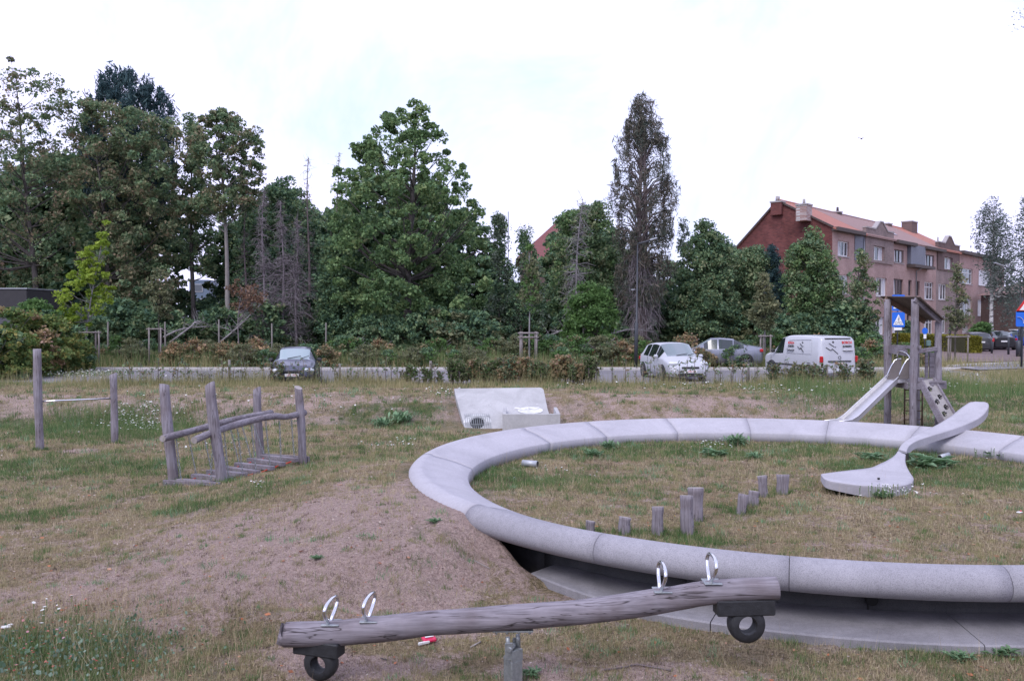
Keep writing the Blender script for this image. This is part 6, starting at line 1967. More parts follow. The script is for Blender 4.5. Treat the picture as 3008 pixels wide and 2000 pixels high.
def stem_mesh(h, r, seed, nl=10, spread=1.0):
    random.seed(seed); mb = MB(); mb.tube([(0, 0, -.2), (.1 * random.uniform(-1, 1), .1, h * .5), (.2 * random.uniform(-1, 1), 0, h)], [r, r * .7, r * .2], 7)
    for i in range(nl):
        z = random.uniform(.2, .8) * h; a = random.uniform(0, 6.28); L_ = spread * random.uniform(.5, 1)
        mb.tube([(0, 0, z), (math.cos(a) * L_ * .5, math.sin(a) * L_ * .5, z + L_ * .3), (math.cos(a) * L_, math.sin(a) * L_, z + L_ * .7)], [r * .35, r * .25, .01], 4, caps=False)
    return mb


def proto(name, label, cat, group, leafmesh, mb, barkmat, leafname='crown', stemname='trunk', loc=(0, 0, 0)):
    root = empty(name, loc, 0, label, cat, group)
    mkobj(leafname, leafmesh, root)
    mb.build(stemname, barkmat, root)
    return root


def scatter(protos, places):
    used = set()
    for i, (x, y, s, rz_, k) in enumerate(places):
        p = protos[k % len(protos)]
        if id(p) in used: p = copy_tree(p)
        used.add(id(protos[k % len(protos)]))
        p.location = (x, y, gz(x, y)); p.scale = (s, s, s); p.rotation_euler = (0, 0, rz_)


bt = [proto('woodland_tree', 'dark woodland tree in the row behind the front trees', 'tree', 'woodland trees of the back row', proto_mesh('crown', 210, 75, 3.6, 3.2, 11.5, 2.0, .34, .8, ['leaf_under', 'leaf_dark'], 50 + k), stem_mesh(10, .22, 60 + k, 14, 2.2), M['bark']) for k in range(3)]
pl = []
random.seed(12)
for px, yt in [(-60, 520), (60, 480), (170, 430), (300, 420), (420, 470), (700, 640), (760, 570), (830, 540), (890, 590), (940, 640), (1010, 600), (1120, 500), (1240, 520), (1350, 600), (1440, 740), (1660, 660), (1780, 660), (1850, 720), (1960, 760), (2080, 730), (2190, 770)]:
    Y = random.uniform(68, 74); x = (px - 1504) / F * Y; h = at(px, yt, Y).z - .8
    if Vector((x, Y)).x > 14: Y = 67
    pl.append((x, Y, h / 12.2, random.uniform(0, 6), random.randint(0, 2)))
scatter(bt, pl)
ub = [proto('undergrowth_bush', 'dark undergrowth bush at the foot of the trees behind the fence posts', 'bush', 'undergrowth bushes behind the fence posts', proto_mesh('foliage', 80, 80, 1.9, 1.6, 3.2, .3, .20, .5, ['leaf_under', 'leaf_dark' if k != 1 else 'leaf_olive'], 70 + k, .35), stem_mesh(2.4, .06, 80 + k, 12, 1.2), M['bark'], 'foliage', 'stems') for k in range(4)]
pl = []
for i in range(64):
    px = -120 + i * 42 + random.uniform(-15, 15)
    if px > 2560: continue
    Y = random.choice((57.5, 59.5, 62.5, 65)); x = (px - 1504) / F * Y
    pl.append((x, Y, random.uniform(.65, 1.35) * (1.25 if Y > 61 else .85), random.uniform(0, 6), random.randint(0, 3)))
for px in (1090, 1150, 1215, 1270, 1340, 1400): pl.append(((px - 1504) / F * 53.6, 53.6 + random.uniform(-.3, .5), random.uniform(.75, 1.0), random.uniform(0, 6), random.randint(0, 3)))
scatter(ub, pl)
# fallen, leaning dead branches behind the posts
random.seed(5)
for (pts_, lab) in (([(500, 1005), (560, 960), (575, 945), (600, 948), (640, 968)], 'arched dead branch behind the second pair of fence posts'), ([(480, 990), (540, 965), (640, 960), (700, 980)], 'long low dead branch lying left of the small dark hatchback'), ([(640, 1010), (700, 960), (760, 900), (790, 868)], 'leaning dead trunk left of the small dark hatchback'),
                    ([(1060, 1000), (1120, 930), (1150, 860)], 'leaning thin dead stem behind the big maple shade'), ([(1780, 985), (1850, 968), (1920, 975)], 'dead branch near the street lamp foot'), ([(1560, 1010), (1640, 975), (1700, 960)], 'dead branch left of the bright shrub tree')):
    P = [at(x, y, 55.5 + .3 * k) for k, (x, y) in enumerate(pts_)]
    P = catmull(P, 3)
    mb = MB(); mb.tube(P, [.07 * (1 - k / len(P) * .8) for k in range(len(P))], 6, jit=.05)
    for k in range(26):
        s = P[random.randint(1, len(P) - 2)]; mb.tube([s, s + Vector((random.uniform(-.8, .8), random.uniform(-.4, .4), random.uniform(-.3, .9)))], [.018, .005], 4, caps=False)
    off = Vector((P[0].x, P[0].y, gz(P[0].x, P[0].y)))
    o = mb.build('dead_branch', M['bark_pale'], None, off); o.location = off
    tag(o, lab, 'branch', 'fallen dead branches')

# ------------------------------------------------------------------ fence posts
def postcopy(name, label, cat, group, spots, mat, r):
    first = None
    for (px, Y, yt, lab) in spots:
        b_ = gp(px, Y); h = at(px, yt, Y).z - b_[2]
        if first is None:
            mb = MB(); mb.tube([(0, 0, -.05), (.0, 0, .5), (.004, 0, 1)], [r, r * .95, r * .9], 9, jit=.05); first = mb.build(name, mat); o = first
        else:
            o = first.copy(); COL.objects.link(o)
        o.location = b_; o.scale = (1, 1, h); o.rotation_euler = (0, R(random.uniform(-1.5, 1.5)), random.uniform(0, 6))
        tag(o, lab or label, cat, group)


postcopy('fence_post', 'weathered fence post standing at the edge of the wood', 'post', 'fence posts along the wood edge',
         [(px, 53.5, yt, None) for px, yt in ((316, 945), (485, 945), (643, 938), (799, 950), (957, 948), (1116, 940), (1267, 972), (1422, 950), (1713, 955), (2020, 985))], M['fencepost'], .05)
postcopy('hedge_post', 'short thin wooden post among the young hedge saplings', 'post', 'short posts in the young hedge',
         [(673, 33.1, 1057, None), (998, 33.1, 1068, None), (1264, 33.1, 1060, None), (1738, 33.1, 1064, None), (1940, 33.1, 1070, None), (2200, 33.1, 1068, None), (2430, 33.1, 1072, None)], M['fencepost'], .05)

# ------------------------------------------------------------------ rear hedge band and shrubs
def shrub_proto(nm, lab, cat, grp, rx, h, ncl, per, ls, cr, mats, seed, m2=.4, bark='twig', leafname='foliage'):
    return proto(nm, lab, cat, grp, proto_mesh(leafname, ncl, per, rx, rx * .8, h, .15, ls, cr, mats, seed, m2), stem_mesh(h * .8, .02, seed, 14, rx * .8), M[bark], leafname, 'stems')


rh = [shrub_proto('hedge_shrub', 'low half-dry hedge shrub behind the far kerb', 'shrub', 'low hedge shrubs behind the far kerb', .9, 1.15, 42, 60, .10, .26, [('leaf_hedge', 'leaf_hedge', 'leaf_olive', 'leaf_under')[k], ('leaf_bright', 'leaf_orange', 'leaf_olive', 'leaf_bright')[k]], 90 + k, (.5, .3, .5, .5)[k]) for k in range(4)]
pl = []
random.seed(21)
for i in range(78):
    px = -40 + i * 36 + random.uniform(-12, 12)
    if 1140 < px < 1200 or px > 2760: continue
    Y = random.choice((45.2, 46.6, 49.0)); x = (px - 1504) / F * Y
    if any(a_ - 30 < px < b_ + 30 for a_, b_ in ((232, 287), (437, 469), (1528, 1576), (2234, 2265))) and Y < 48: continue
    s = random.uniform(.55, .95) if Y < 46 else random.uniform(.9, 1.35)
    if px > 2550: s *= .8
    pl.append((x, Y, s, random.uniform(0, 6), random.randint(0, 3)))
scatter(rh, pl)
# big shrubs left
for k, (px, Y, w, hpx, seed, lab, mt) in enumerate(((40, 39, 2.3, 905, 101, 'large yellow-green shrub at the left edge', 'leaf_shrub'), (140, 41, 1.9, 925, 102, 'green shrub right of the large yellow-green shrub', 'leaf_shrub'), (-20, 37, 2.0, 960, 103, 'lower shrub at the far left edge in front of the large shrub', 'leaf_shrub'),
                                             (205, 42.5, 1.1, 985, 104, 'small green shrub at the foot of the stake frame', 'leaf_shrub'), (110, 44, 1.5, 880, 106, 'climbing green shrub in front of the shed corner', 'leaf_bright'), (2560, 53, 1.0, 985, 105, 'low green shrub before the white house door', 'leaf_bright'))):
    h = at(px, hpx, Y).z - .7
    p = proto('shrub', lab, 'shrub', None, proto_mesh('foliage', 130, 75, w, w * .7, h, .1, .15, .36, [mt, 'leaf_under' if k != 0 else 'leaf_orange'], seed, .2), stem_mesh(h * .8, .04, seed, 20, w * .7), M['twig'], 'foliage', 'stems')
    p.location = gp(px, Y)
# evergreen cone and round bush near the houses
for (px, Y, yt, rx, lab, m_) in ((2662, 76, 945, 1.0, 'dark cone-shaped evergreen in front of the house door', 'leaf_under'), (2882, 72, 950, 1.0, 'round clipped bush on a stem behind the parked cars', 'leaf_bright')):
    b_ = gp(px, Y); h = at(px, yt, Y).z - b_[2]
    p = proto('ornamental_bush', lab, 'bush', None, proto_mesh('foliage', 60, 70, rx, rx, h, .2 if m_ == 'leaf_under' else h * .5, .16, .35, [m_, m_], 110, .5), stem_mesh(h * .8, .05, 3, 5, .4), M['bark'], 'foliage', 'stem')
    p.location = b_

# ------------------------------------------------------------------ young hedge saplings in front of the cars
def sapling(seed, h, mats, dense=1.0):
    random.seed(seed); r_ = np.random.default_rng(seed); mb = MB(); C = []
    n = 3 if dense > 1 else 1
    for s_ in range(n):
        ox, oy = random.uniform(-.12, .12) * n, random.uniform(-.08, .08)
        top = Vector((ox + random.uniform(-.12, .12), oy, h * random.uniform(.8, 1)))
        P = [Vector((ox, oy, -.05)), Vector((ox + random.uniform(-.05, .05), oy, h * .45)), top]
        mb.tube(P, [.02, .014, .004], 5)
        for i in range(int(12 * dense)):
            t = random.uniform(.2, 1); s = P[1].lerp(top, (t - .45) / .55) if t > .45 else P[0].lerp(P[1], t / .45); a = random.uniform(0, 6.28); L_ = random.uniform(.10, .26)
            e = s + Vector((math.cos(a) * L_, math.sin(a) * L_, L_ * random.uniform(.1, .7))); mb.tube([s, e], [.005, .002], 3, caps=False)
            for k in range(int(9 * dense)):
                q = s.lerp(e, random.uniform(.3, 1.1)); C.append((q.x + random.gauss(0, .025), q.y + random.gauss(0, .025), q.z + random.gauss(0, .025)))
    C = np.array(C)
    me = arrays_mesh('foliage', leafquads(C, .078, .65, .2, seed), 4, [M[m_] for m_ in mats], midx=(r_.random(len(C)) < .35).astype(int))
    root = empty('hedge_sapling', (0, 0, 0), 0, 'young beech sapling of the sparse hedge along the near kerb', 'sapling', 'hedge saplings along the near kerb')
    mkobj('foliage', me, root); mb.build('stem', M['twigbrown'], root)
    return root


sp_ = [sapling(120 + k, .95 + .1 * (k % 3), [('leaf_hedge', 'leaf_hedge', 'leaf_olive')[k % 3], 'leaf_under'], .8) for k in range(4)]
dn2 = [sapling(130 + k, .95 + .1 * (k % 2), [('leaf_hedge', 'leaf_orange', 'leaf_olive')[k % 3], ('leaf_under', 'leaf_hedge', 'leaf_bright')[k % 3]], 2.2) for k in range(3)]
random.seed(31)
pl, pd = [], []
for i in range(118):
    px = 330 + i * 19 + random.uniform(-7, 7); Y = 32.85 + random.uniform(-.25, .3); x = (px - 1504) / F * Y
    dens = 1160 < px < 1320 or 2270 < px < 2560 or 790 < px < 850 or 1500 < px < 1520
    if 1330 < px < 1750: continue
    if 1770 < px < 1860 and random.random() < .5: continue
    if dens and random.random() < .55: pd.append((x, Y, random.uniform(.5, .95), random.uniform(0, 6), random.choice((0, 0, 2))))
    else: pl.append((x, Y, random.uniform(.65, 1.0), random.uniform(0, 6), random.randint(0, 3)))
scatter(sp_, pl)
for i in range(36):
    px = 1330 + i * 11.7 + random.uniform(-5, 5); Y = random.choice((32.6, 33.0, 33.3)); pd.append(((px - 1504) / F * Y, Y, random.uniform(.6, 1.15), random.uniform(0, 6), random.choice((1, 1, 2, 0))))
scatter(dn2, pd)

# ------------------------------------------------------------------ weeds with broad leaves
def weed(seed, nl, L0, w, up, name='weed', cat='weed'):
    random.seed(seed); V = []
    for i in range(nl):
        a = random.uniform(0, 6.28); L_ = L0 * random.uniform(.6, 1.1); el = up * random.uniform(.5, 1.2)
        d = Vector((math.cos(a) * math.cos(el), math.sin(a) * math.cos(el), math.sin(el))); s = Vector((-math.sin(a), math.cos(a), 0)) * w * L_
        b0 = Vector((random.gauss(0, L0 * .3), random.gauss(0, L0 * .3), random.uniform(0, L0 * .35)))
        m1 = b0 + d * L_ * .5; e = b0 + d * L_ + Vector((0, 0, -L_ * .25))
        V += [b0, m1 + s, e, m1 - s]
    return arrays_mesh('foliage', np.array([tuple(v) for v in V]), 4, [M['leaf_weed']])


WD = [weed(200, 80, .20, .13, .7), weed(201, 110, .22, .09, .9), weed(202, 55, .36, .13, .5)]
wl = [(1400, 1362, 0, 1.0, 'leafy weed at the left inner edge of the ring'), (1618, 1322, 1, .9, 'weed against the ring edge left of the bushy thistle'), (1745, 1296, 1, 1.3, 'bushy weed climbing over the ring edge'), (1790, 1320, 1, 1.1, 'weed just below the bushy one by the ring edge'),
      (1745, 1340, 0, 1.0, 'small round weed in the sunken grass by the ring edge'), (2165, 1310, 1, 1.5, 'wide dark weed clump below the far ring wall'), (2192, 1275, 0, 1.1, 'pointed weed standing up against the far ring wall'), (2335, 1290, 0, .9, 'single weed before the far ring wall near the slide'),
      (2095, 1340, 2, .8, 'broad-leaved dock plant left of the dark weed clump'), (2215, 1350, 1, .9, 'grey-green weed below the wide weed clump'), (2560, 1352, 2, .8, 'broad-leaved weed left of the lounger neck'), (2725, 1375, 2, 1.35, 'large fern-like weed right of the lounger neck'),
      (2590, 1462, 0, .9, 'weed growing against the lounger front'), (2470, 1450, 0, .8, 'weed in the shade under the lounger tip'), (2820, 1940, 0, .55, 'dark green weed in the front right soil'), (2895, 1915, 1, .4, 'spiky weed beside the foot slab joint'), (2945, 1925, 2, .4, 'yellowish weed at the foot slab joint'), (2690, 1905, 1, .4, 'weed at the front of the foot slab'),
      (930, 1705 - 60, 0, .35, 'small weed on the bare mound'), (1275, 1535, 0, .4, 'tiny green tuft on the top of the mound'), (2930, 1345, 0, 1.1, 'flowering weed below the right ring joint'), (1560, 1985, 0, .45, 'weed right of the seesaw post'), (1180, 1240, 1, 1.8, 'tall weeds on the bank left of the headwall'), (1120, 1255, 1, 1.6, 'tall weed clump on the bank further left of the headwall')]
for (px, py, k, s, lab) in wl:
    g_ = G(px, py); o = mkobj('weed', WD[k]); o.location = g_; o.scale = (s, s, s); o.rotation_euler = (0, 0, random.uniform(0, 6)); tag(o, lab, 'weed', 'broad-leaved weeds')

# ================================================================== GRASS AND FLOWERS
def blades(n, x0, x1, y0, y1, fn, hmin, hmax, w, tilt, seed, keep):
    r_ = np.random.default_rng(seed)
    # density falls with distance from the place one looks from
    y = y0 * (y1 / y0) ** r_.random(n)
    x = r_.uniform(-1, 1, n) * (y * .62 + 1) + 0
    m_ = (x > x0) & (x < x1) & (r_.random(n) < keep(x, y))
    x, y = x[m_], y[m_]; n = len(x)
    r = np.hypot(x - CX, y - CY)
    ok = ~((r > 5.5) & (r < 6.62)); fs = (r >= 6.4) & (r < 6.78) & (((np.degrees(np.arctan2(y - CY, x - CX)) % 360) > 223))
    ok &= ~fs
    ok &= ~((x > -2.0) & (x < 1.5) & (y > 24.2) & (y < 28.2)) & (y < 33.4)
    x, y = x[ok], y[ok]; n = len(x)
    z = H(x, y)
    sc = np.clip(y / 11, .85, 2.6)
    h = r_.uniform(hmin, hmax, n) * (.6 + .4 * sc ** .5); a = r_.uniform(0, 6.283, n); el = r_.normal(0, tilt, n)
    dx = np.sin(el) * np.cos(a) * h; dy = np.sin(el) * np.sin(a) * h; dz = np.abs(np.cos(el)) * h
    b = r_.uniform(0, 6.283, n); wx = np.cos(b) * w * sc * .5; wy = np.sin(b) * w * sc * .5
    V = np.stack([np.stack([x - wx, y - wy, z - .004], 1), np.stack([x + wx, y + wy, z - .004], 1), np.stack([x + dx, y + dy, z + dz], 1)], 1)
    return V.reshape(-1, 3)


V = blades(330000, -30, 40, 6.8, 33.5, None, .02, .07, .006, 1.15, 301, lambda x, y: np.clip(1.05 - bare(x, y) * .75 - green(x, y) * .55, .12, 1))
tag(mkobj('dry_grass', arrays_mesh('dry_grass', V, 3, [M['blade_dry']])), 'short dry straw-coloured grass', None, None, 'stuff')
V = blades(260000, -30, 40, 6.8, 33.5, None, .02, .075, .006, .8, 302, lambda x, y: np.clip(.25 + .5 * vnoise(x, y, .33, 4) + green(x, y) * .6 - bare(x, y) * .3, .03, 1))
tag(mkobj('half_dry_grass', arrays_mesh('half_dry_grass', V, 3, [M['blade_mix']])), 'half dry olive grass tufts', None, None, 'stuff')
V = blades(380000, -30, 40, 6.8, 33.5, None, .03, .11, .008, .6, 303, lambda x, y: np.clip(green(x, y) * 1.1 - .22 + .25 * vnoise(x, y, .21, 1), 0, 1))
tag(mkobj('green_grass', arrays_mesh('green_grass', V, 3, [M['blade_green']])), 'green grass in the damper patches', None, None, 'stuff')
V = blades(15000, -30, 40, 6.8, 33.5, None, .12, .34, .0035, .35, 304, lambda x, y: np.clip(.25 + green(x, y) * .5 + .3 * vnoise(x, y, .8, 0) + .4 * (y > 29), 0, 1))
tag(mkobj('dry_stalks', arrays_mesh('dry_stalks', V, 3, [M['blade_dry']])), 'tall thin straw stalks', None, None, 'stuff')
# tall verge grass by the hedge and behind the kerb
def verge(n, x0, x1, y0, y1, h0, h1, w, seed, mat, name, lab, tilt=.35):
    r_ = np.random.default_rng(seed); x = r_.uniform(x0, x1, n); y = r_.uniform(y0, y1, n); e = np.minimum(np.minimum(x - x0, x1 - x) / ((x1 - x0) * .22), np.minimum(y - y0 + .3, y1 - y + .5) / ((y1 - y0) * .3)); k = r_.random(n) < np.clip(.55 + .6 * vnoise(x, y, 1.1, 2), .05, 1) * np.clip(e, 0, 1); x, y = x[k], y[k]; n = len(x)
    z = H(x, y); h = r_.uniform(h0, h1, n) * np.clip(1 + .5 * vnoise(x, y, .9, 3), .3, 1.6); a = r_.uniform(0, 6.283, n); el = r_.normal(0, tilt, n); b = r_.uniform(0, 6.283, n)
    V = np.stack([np.stack([x - np.cos(b) * w / 2, y - np.sin(b) * w / 2, z], 1), np.stack([x + np.cos(b) * w / 2, y + np.sin(b) * w / 2, z], 1), np.stack([x + np.sin(el) * np.cos(a) * h, y + np.sin(el) * np.sin(a) * h, z + np.cos(el) * h], 1)], 1).reshape(-1, 3)
    tag(mkobj(name, arrays_mesh(name, V, 3, [M[mat]])), lab, None, None, 'stuff')


verge(60000, -26, 26, 30.8, 33.4, .08, .32, .014, 311, 'blade_mix', 'verge_grass', 'half dry verge grass at the foot of the young hedge')
verge(24000, -28, 20, 32.1, 33.5, .18, .70, .013, 323, 'blade_mix', 'hedge_weeds', 'loose tall weeds and dry grass among the hedge saplings', .3)
verge(40000, -30, 30, 44.3, 48.5, .25, .8, .022, 312, 'blade_mix', 'verge_grass', 'tall half dry grass behind the far kerb')
verge(30000, -30, 22, 44.3, 50, .4, 1.15, .02, 319, 'blade_green', 'tall_weeds', 'tall wispy green weeds behind the far kerb', .25)
verge(50000, -34, 22, 48.5, 56, .3, .9, .03, 313, 'blade_mix', 'verge_grass', 'rank grass between the far hedge and the wood')
verge(26000, 8, 19, 26.5, 33.4, .12, .45, .014, 314, 'blade_green', 'verge_grass', 'greener tall grass on the bank behind the play tower')
verge(20000, 12.5, 27, 33.6, 41.5, .15, .42, .02, 315, 'blade_mix', 'verge_grass', 'tall grass right of the delivery van')
verge(9000, -5.5, -2.8, 6.8, 8.4, .05, .16, .006, 317, 'blade_green', 'corner_grass', 'longer green grass in the front left corner', .5)
verge(6000, -5.5, -2.0, 6.8, 9.2, .10, .30, .004, 318, 'blade_dry', 'corner_stalks', 'dry stalks in the front left corner', .5)
verge(9000, -14, -8.5, 22.5, 27, .12, .4, .012, 316, 'blade_green', 'verge_grass', 'tall green grass beside the pull-up bar')


def tufts(n, per, rad, hmin, hmax, w, tilt, seed, keep, mat, name, lab):
    r_ = np.random.default_rng(seed)
    y = 6.9 * (33.4 / 6.9) ** r_.random(n); x = r_.uniform(-1, 1, n) * (y * .62 + 1)
    k = r_.random(n) < keep(x, y); x, y = x[k], y[k]; n = len(x)
    s = r_.uniform(.45, 1.3, n) * np.clip(y / 13, .8, 1.7)
    i = np.repeat(np.arange(n), per); s = s[i]; N_ = len(i)
    bx = x[i] + r_.normal(0, rad, N_) * s; by = y[i] + r_.normal(0, rad, N_) * s
    r = np.hypot(bx - CX, by - CY); sl = (r >= 6.4) & (r < 6.8) & (((np.degrees(np.arctan2(by - CY, bx - CX)) % 360) > 223))
    ok = ~((r > 5.5) & (r < 6.62)) & ~sl & ~((bx > -2.0) & (bx < 1.5) & (by > 24.2) & (by < 28.2)) & (by < 33.4)
    bx, by, s = bx[ok], by[ok], s[ok]; N_ = len(bx); z = H(bx, by)
    h = r_.uniform(hmin, hmax, N_) * s; a = r_.uniform(0, 6.283, N_); el = np.abs(r_.normal(0, tilt, N_)); b = r_.uniform(0, 6.283, N_)
    ww = w * np.clip(by / 11, .9, 2.6) * .5
    V = np.stack([np.stack([bx - np.cos(b) * ww, by - np.sin(b) * ww, z - .004], 1), np.stack([bx + np.cos(b) * ww, by + np.sin(b) * ww, z - .004], 1), np.stack([bx + np.sin(el) * np.cos(a) * h, by + np.sin(el) * np.sin(a) * h, z + np.cos(el) * h], 1)], 1).reshape(-1, 3)
    tag(mkobj(name, arrays_mesh(name, V, 3, [M[mat]])), lab, None, None, 'stuff')


tufts(9000, 34, .045, .035, .085, .006, .75, 331, lambda x, y: np.clip(.55 - bare(x, y) * .35 + .3 * vnoise(x, y, .4, 1), .05, 1), 'blade_mix', 'grass_tufts', 'half dry grass tufts dotted over the soil')
tufts(9000, 30, .05, .03, .08, .006, .95, 332, lambda x, y: np.clip(.5 - bare(x, y) * .3 - green(x, y) * .2, .05, 1), 'blade_dry', 'dry_tufts', 'dry straw tufts dotted over the soil')
tufts(7000, 38, .05, .04, .11, .007, .6, 333, lambda x, y: np.clip(.10 + green(x, y) * .9 - bare(x, y) * .1, .02, 1), 'blade_green', 'green_tufts', 'small green tufts')
tufts(6000, 26, .04, .02, .05, .007, 1.2, 335, lambda x, y: np.clip(.5 + .4 * vnoise(x, y, .6, 0), .05, 1), 'thatch', 'dead_thatch', 'dark dead thatch on the soil')
tufts(1300, 30, .06, .05, .10, .010, .8, 334, lambda x, y: np.clip(.3 + green(x, y) * .6, .02, 1), 'leaf_weed', 'low_weeds', 'low green weeds in the meadow')


def blobs(name, lab, spots, mat, size, hmin, hmax, seed, stemmat='blade_green', flat=.9):
    r_ = np.random.default_rng(seed); C = []
    for (px, py, rx, ry, n) in spots:
        n = int(n * (2.0 if 'white' in name else 1))
        g_ = G(px, py); x = g_.x + r_.normal(0, rx, n); y = g_.y + r_.normal(0, ry, n); rr = np.hypot(x - CX, y - CY); k = ~((rr > 5.5) & (rr < 6.7)); x, y = x[k], y[k]
        C.append(np.stack([x, y, H(x, y) + r_.uniform(hmin, hmax, len(x))], 1))
    C = np.concatenate(C); n = len(C)
    # each head is a little disc of six petals-wide facets, a hexagon
    s = size * r_.uniform(.6, 1.3, n)[:, None] * np.clip(C[:, 1:2] / 20, .75, 1.6)
    a = r_.normal(0, .25, (n, 2)); hexa = []
    for k in range(6):
        q = k * math.pi / 3; hexa.append(C + np.concatenate([math.cos(q) * s, math.sin(q) * s, (a[:, :1] * math.cos(q) + a[:, 1:] * math.sin(q)) * s], 1))
    V = np.stack(hexa, 1).reshape(-1, 3)
    tag(mkobj(name, arrays_mesh(name, V, 6, [M[mat]])), lab, None, None, 'stuff')
    zb = H(C[:, 0], C[:, 1]); w = .004 * np.clip(C[:, 1] / 12, 1, 3)
    V = np.stack([C - np.stack([w, w * 0, w * 0], 1), C + np.stack([w, w * 0, w * 0], 1), np.stack([C[:, 0], C[:, 1], zb], 1)], 1).reshape(-1, 3)
    tag(mkobj(name.replace('flowers', 'stalks').replace('heads', 'stalks'), arrays_mesh('stalks', V, 3, [M[stemmat]])), lab.replace('flower heads', 'stalks').replace('flowers', 'flower stalks'), None, None, 'stuff')


blobs('white_flowers', 'white yarrow flowers in the meadow and along the kerbs', [(240, 1105, 1.2, .8, 130), (180, 1080, .6, .6, 40), (400, 1230, .6, .6, 90), (415, 1265, .3, .3, 30), (300, 1100, 1.0, .7, 60), (560, 1060, 2.5, .4, 60), (1140, 1320, .5, .5, 22), (1310, 1165, .3, .5, 24), (1000, 1210, 2, 1.2, 20), (2080, 1325, .3, .2, 30), (1500, 1345, .25, .15, 20), (1600, 1410, .6, .25, 14),
       (2630, 1468, .30, .10, 40), (2930, 1350, .25, .2, 22), (2150, 1150, 2.0, .6, 36), (2450, 1150, 2.4, .8, 50), (760, 1445, .10, .06, 9), (580, 1330, .7, .4, 20), (1600, 1035, 1.6, .5, 90), (1750, 1075, 2.5, .6, 20), (2340, 1205, 1.0, .5, 10), (2790, 1145, .3, .3, 8), (130, 1850, .15, .1, 5), (700, 1215, 2, 1, 14), (1850, 1140, 2, .5, 16), (440, 1030, 1.6, .5, 30), (900, 1180, 3, .8, 30), (240, 1110, 1.6, .7, 70), (430, 1240, .5, .8, 50), (1650, 1040, 1.2, .4, 50), (2800, 1110, 1.5, 1, 30)], 'flower', .020, .08, .26, 320)
blobs('pink_flowers', 'faded pinkish seed heads above the rusty hedge', [(1540, 1040, .7, .2, 150), (1640, 1048, .6, .2, 110), (1480, 1055, .6, .2, 70), (1700, 1060, .5, .2, 40)], 'flower_pk', .022, .35, .75, 323)
blobs('yellow_flowers', 'small yellow flowers scattered in the grass', [(1790, 1480, 1.2, .5, 14), (2950, 1530, .3, .2, 12), (2400, 1440, .3, .15, 8), (560, 1440, .8, .4, 12), (1800, 1455, .5, .3, 6), (200, 1400, 1.5, 1, 10), (2300, 1545, 1.5, .5, 8)], 'flower_y', .012, .04, .12, 321)
blobs('clover_heads', 'red clover flower heads in the front left corner', [(100, 1920, .35, .22, 40), (250, 1830, .5, .25, 30), (60, 1980, .3, .15, 25), (330, 1990, .3, .1, 14)], 'flower_p', .014, .05, .16, 322)
# clover leaves in the front left corner
r_ = np.random.default_rng(5); g_ = G(170, 1930); n = 1100
x = g_.x + r_.normal(0, .55, n); y = g_.y + r_.normal(0, .38, n); C = np.stack([x, y, H(x, y) + r_.uniform(.02, .10, n)], 1)
tag(leaves('clover', C, .030, M['leaf_clover'], None, (0, 0, 0), .9, -.2, 6), 'clover and low weeds in the front left corner', None, None, 'stuff')
# crumbs of soil, bits of straw and pebbles
n = 60000; y = 7.0 * (24 / 7.0) ** r_.random(n); x = r_.uniform(-1, 1, n) * y * .6; rr = np.hypot(x - CX, y - CY); k = ~((rr > 5.5) & (rr < 6.75)) & (r_.random(n) < .25 + bare(x, y)); x, y = x[k], y[k]
V = leafquads(np.stack([x, y, H(x, y) + .006], 1), .020, .7, 0, 19).reshape(-1, 4, 3); V = V.mean(1, keepdims=True) + (V - V.mean(1, keepdims=True)) * np.clip(y / 11, .8, 1.8)[:, None, None]
zc = V[:, :, 2].mean(1, keepdims=True); V[:, :, 2] = zc + (V[:, :, 2] - zc) * .5
tag(mkobj('soil_crumbs', arrays_mesh('soil_crumbs', V.reshape(-1, 3), 4, [M['crumb']])), 'crumbs of soil, straw bits and pebbles', None, None, 'stuff')
# grass growing up against the feet of posts and stumps
foot = [(p.x, p.y) for p in (PA, PB, PC, PD)] + [(p1.x, p1.y), (p2.x, p2.y), (FL.x, FL.y), (RL.x, RL.y)] + [(G(q[0], q[2]).x, G(q[0], q[2]).y + .08) for q in stump_px]
V = []
for (x, y) in foot:
    n = 150; a = r_.uniform(0, 6.283, n); d = .10 + np.abs(r_.normal(0, .07, n)); bx = x + np.cos(a) * d; by = y + np.sin(a) * d * .8; z = H(bx, by); h = r_.uniform(.04, .15, n) * np.clip(1.2 - d * 2, .3, 1); b = r_.uniform(0, 6.283, n); w = .005 * y / 12
    e = r_.normal(0, .45, n)
    V.append(np.stack([np.stack([bx - np.cos(b) * w, by - np.sin(b) * w, z], 1), np.stack([bx + np.cos(b) * w, by + np.sin(b) * w, z], 1), np.stack([bx + np.sin(e) * np.cos(b) * h, by + np.sin(e) * np.sin(b) * h, z + np.cos(e) * h], 1)], 1).reshape(-1, 3))
tag(mkobj('foot_grass', arrays_mesh('foot_grass', np.concatenate(V), 3, [M['blade_green']])), 'grass growing up against posts and stumps', None, None, 'stuff')
# fallen leaves
n = 900; y = 7.2 * (22 / 7.2) ** r_.random(n); x = r_.uniform(-1, 1, n) * y * .6; rr = np.hypot(x - CX, y - CY); k = ~((rr > 5.5) & (rr < 6.7)); x, y = x[k], y[k]
V = leafquads(np.stack([x, y, H(x, y) + .012], 1), .042, .8, 0, 9).reshape(-1, 4, 3); zc = V[:, :, 2].mean(1, keepdims=True); V[:, :, 2] = zc + (V[:, :, 2] - zc) * .35
tag(mkobj('fallen_leaves', arrays_mesh('fallen_leaves', V.reshape(-1, 3), 4, [M['leaf_fallen']])), 'small orange and brown fallen leaves', None, None, 'stuff')

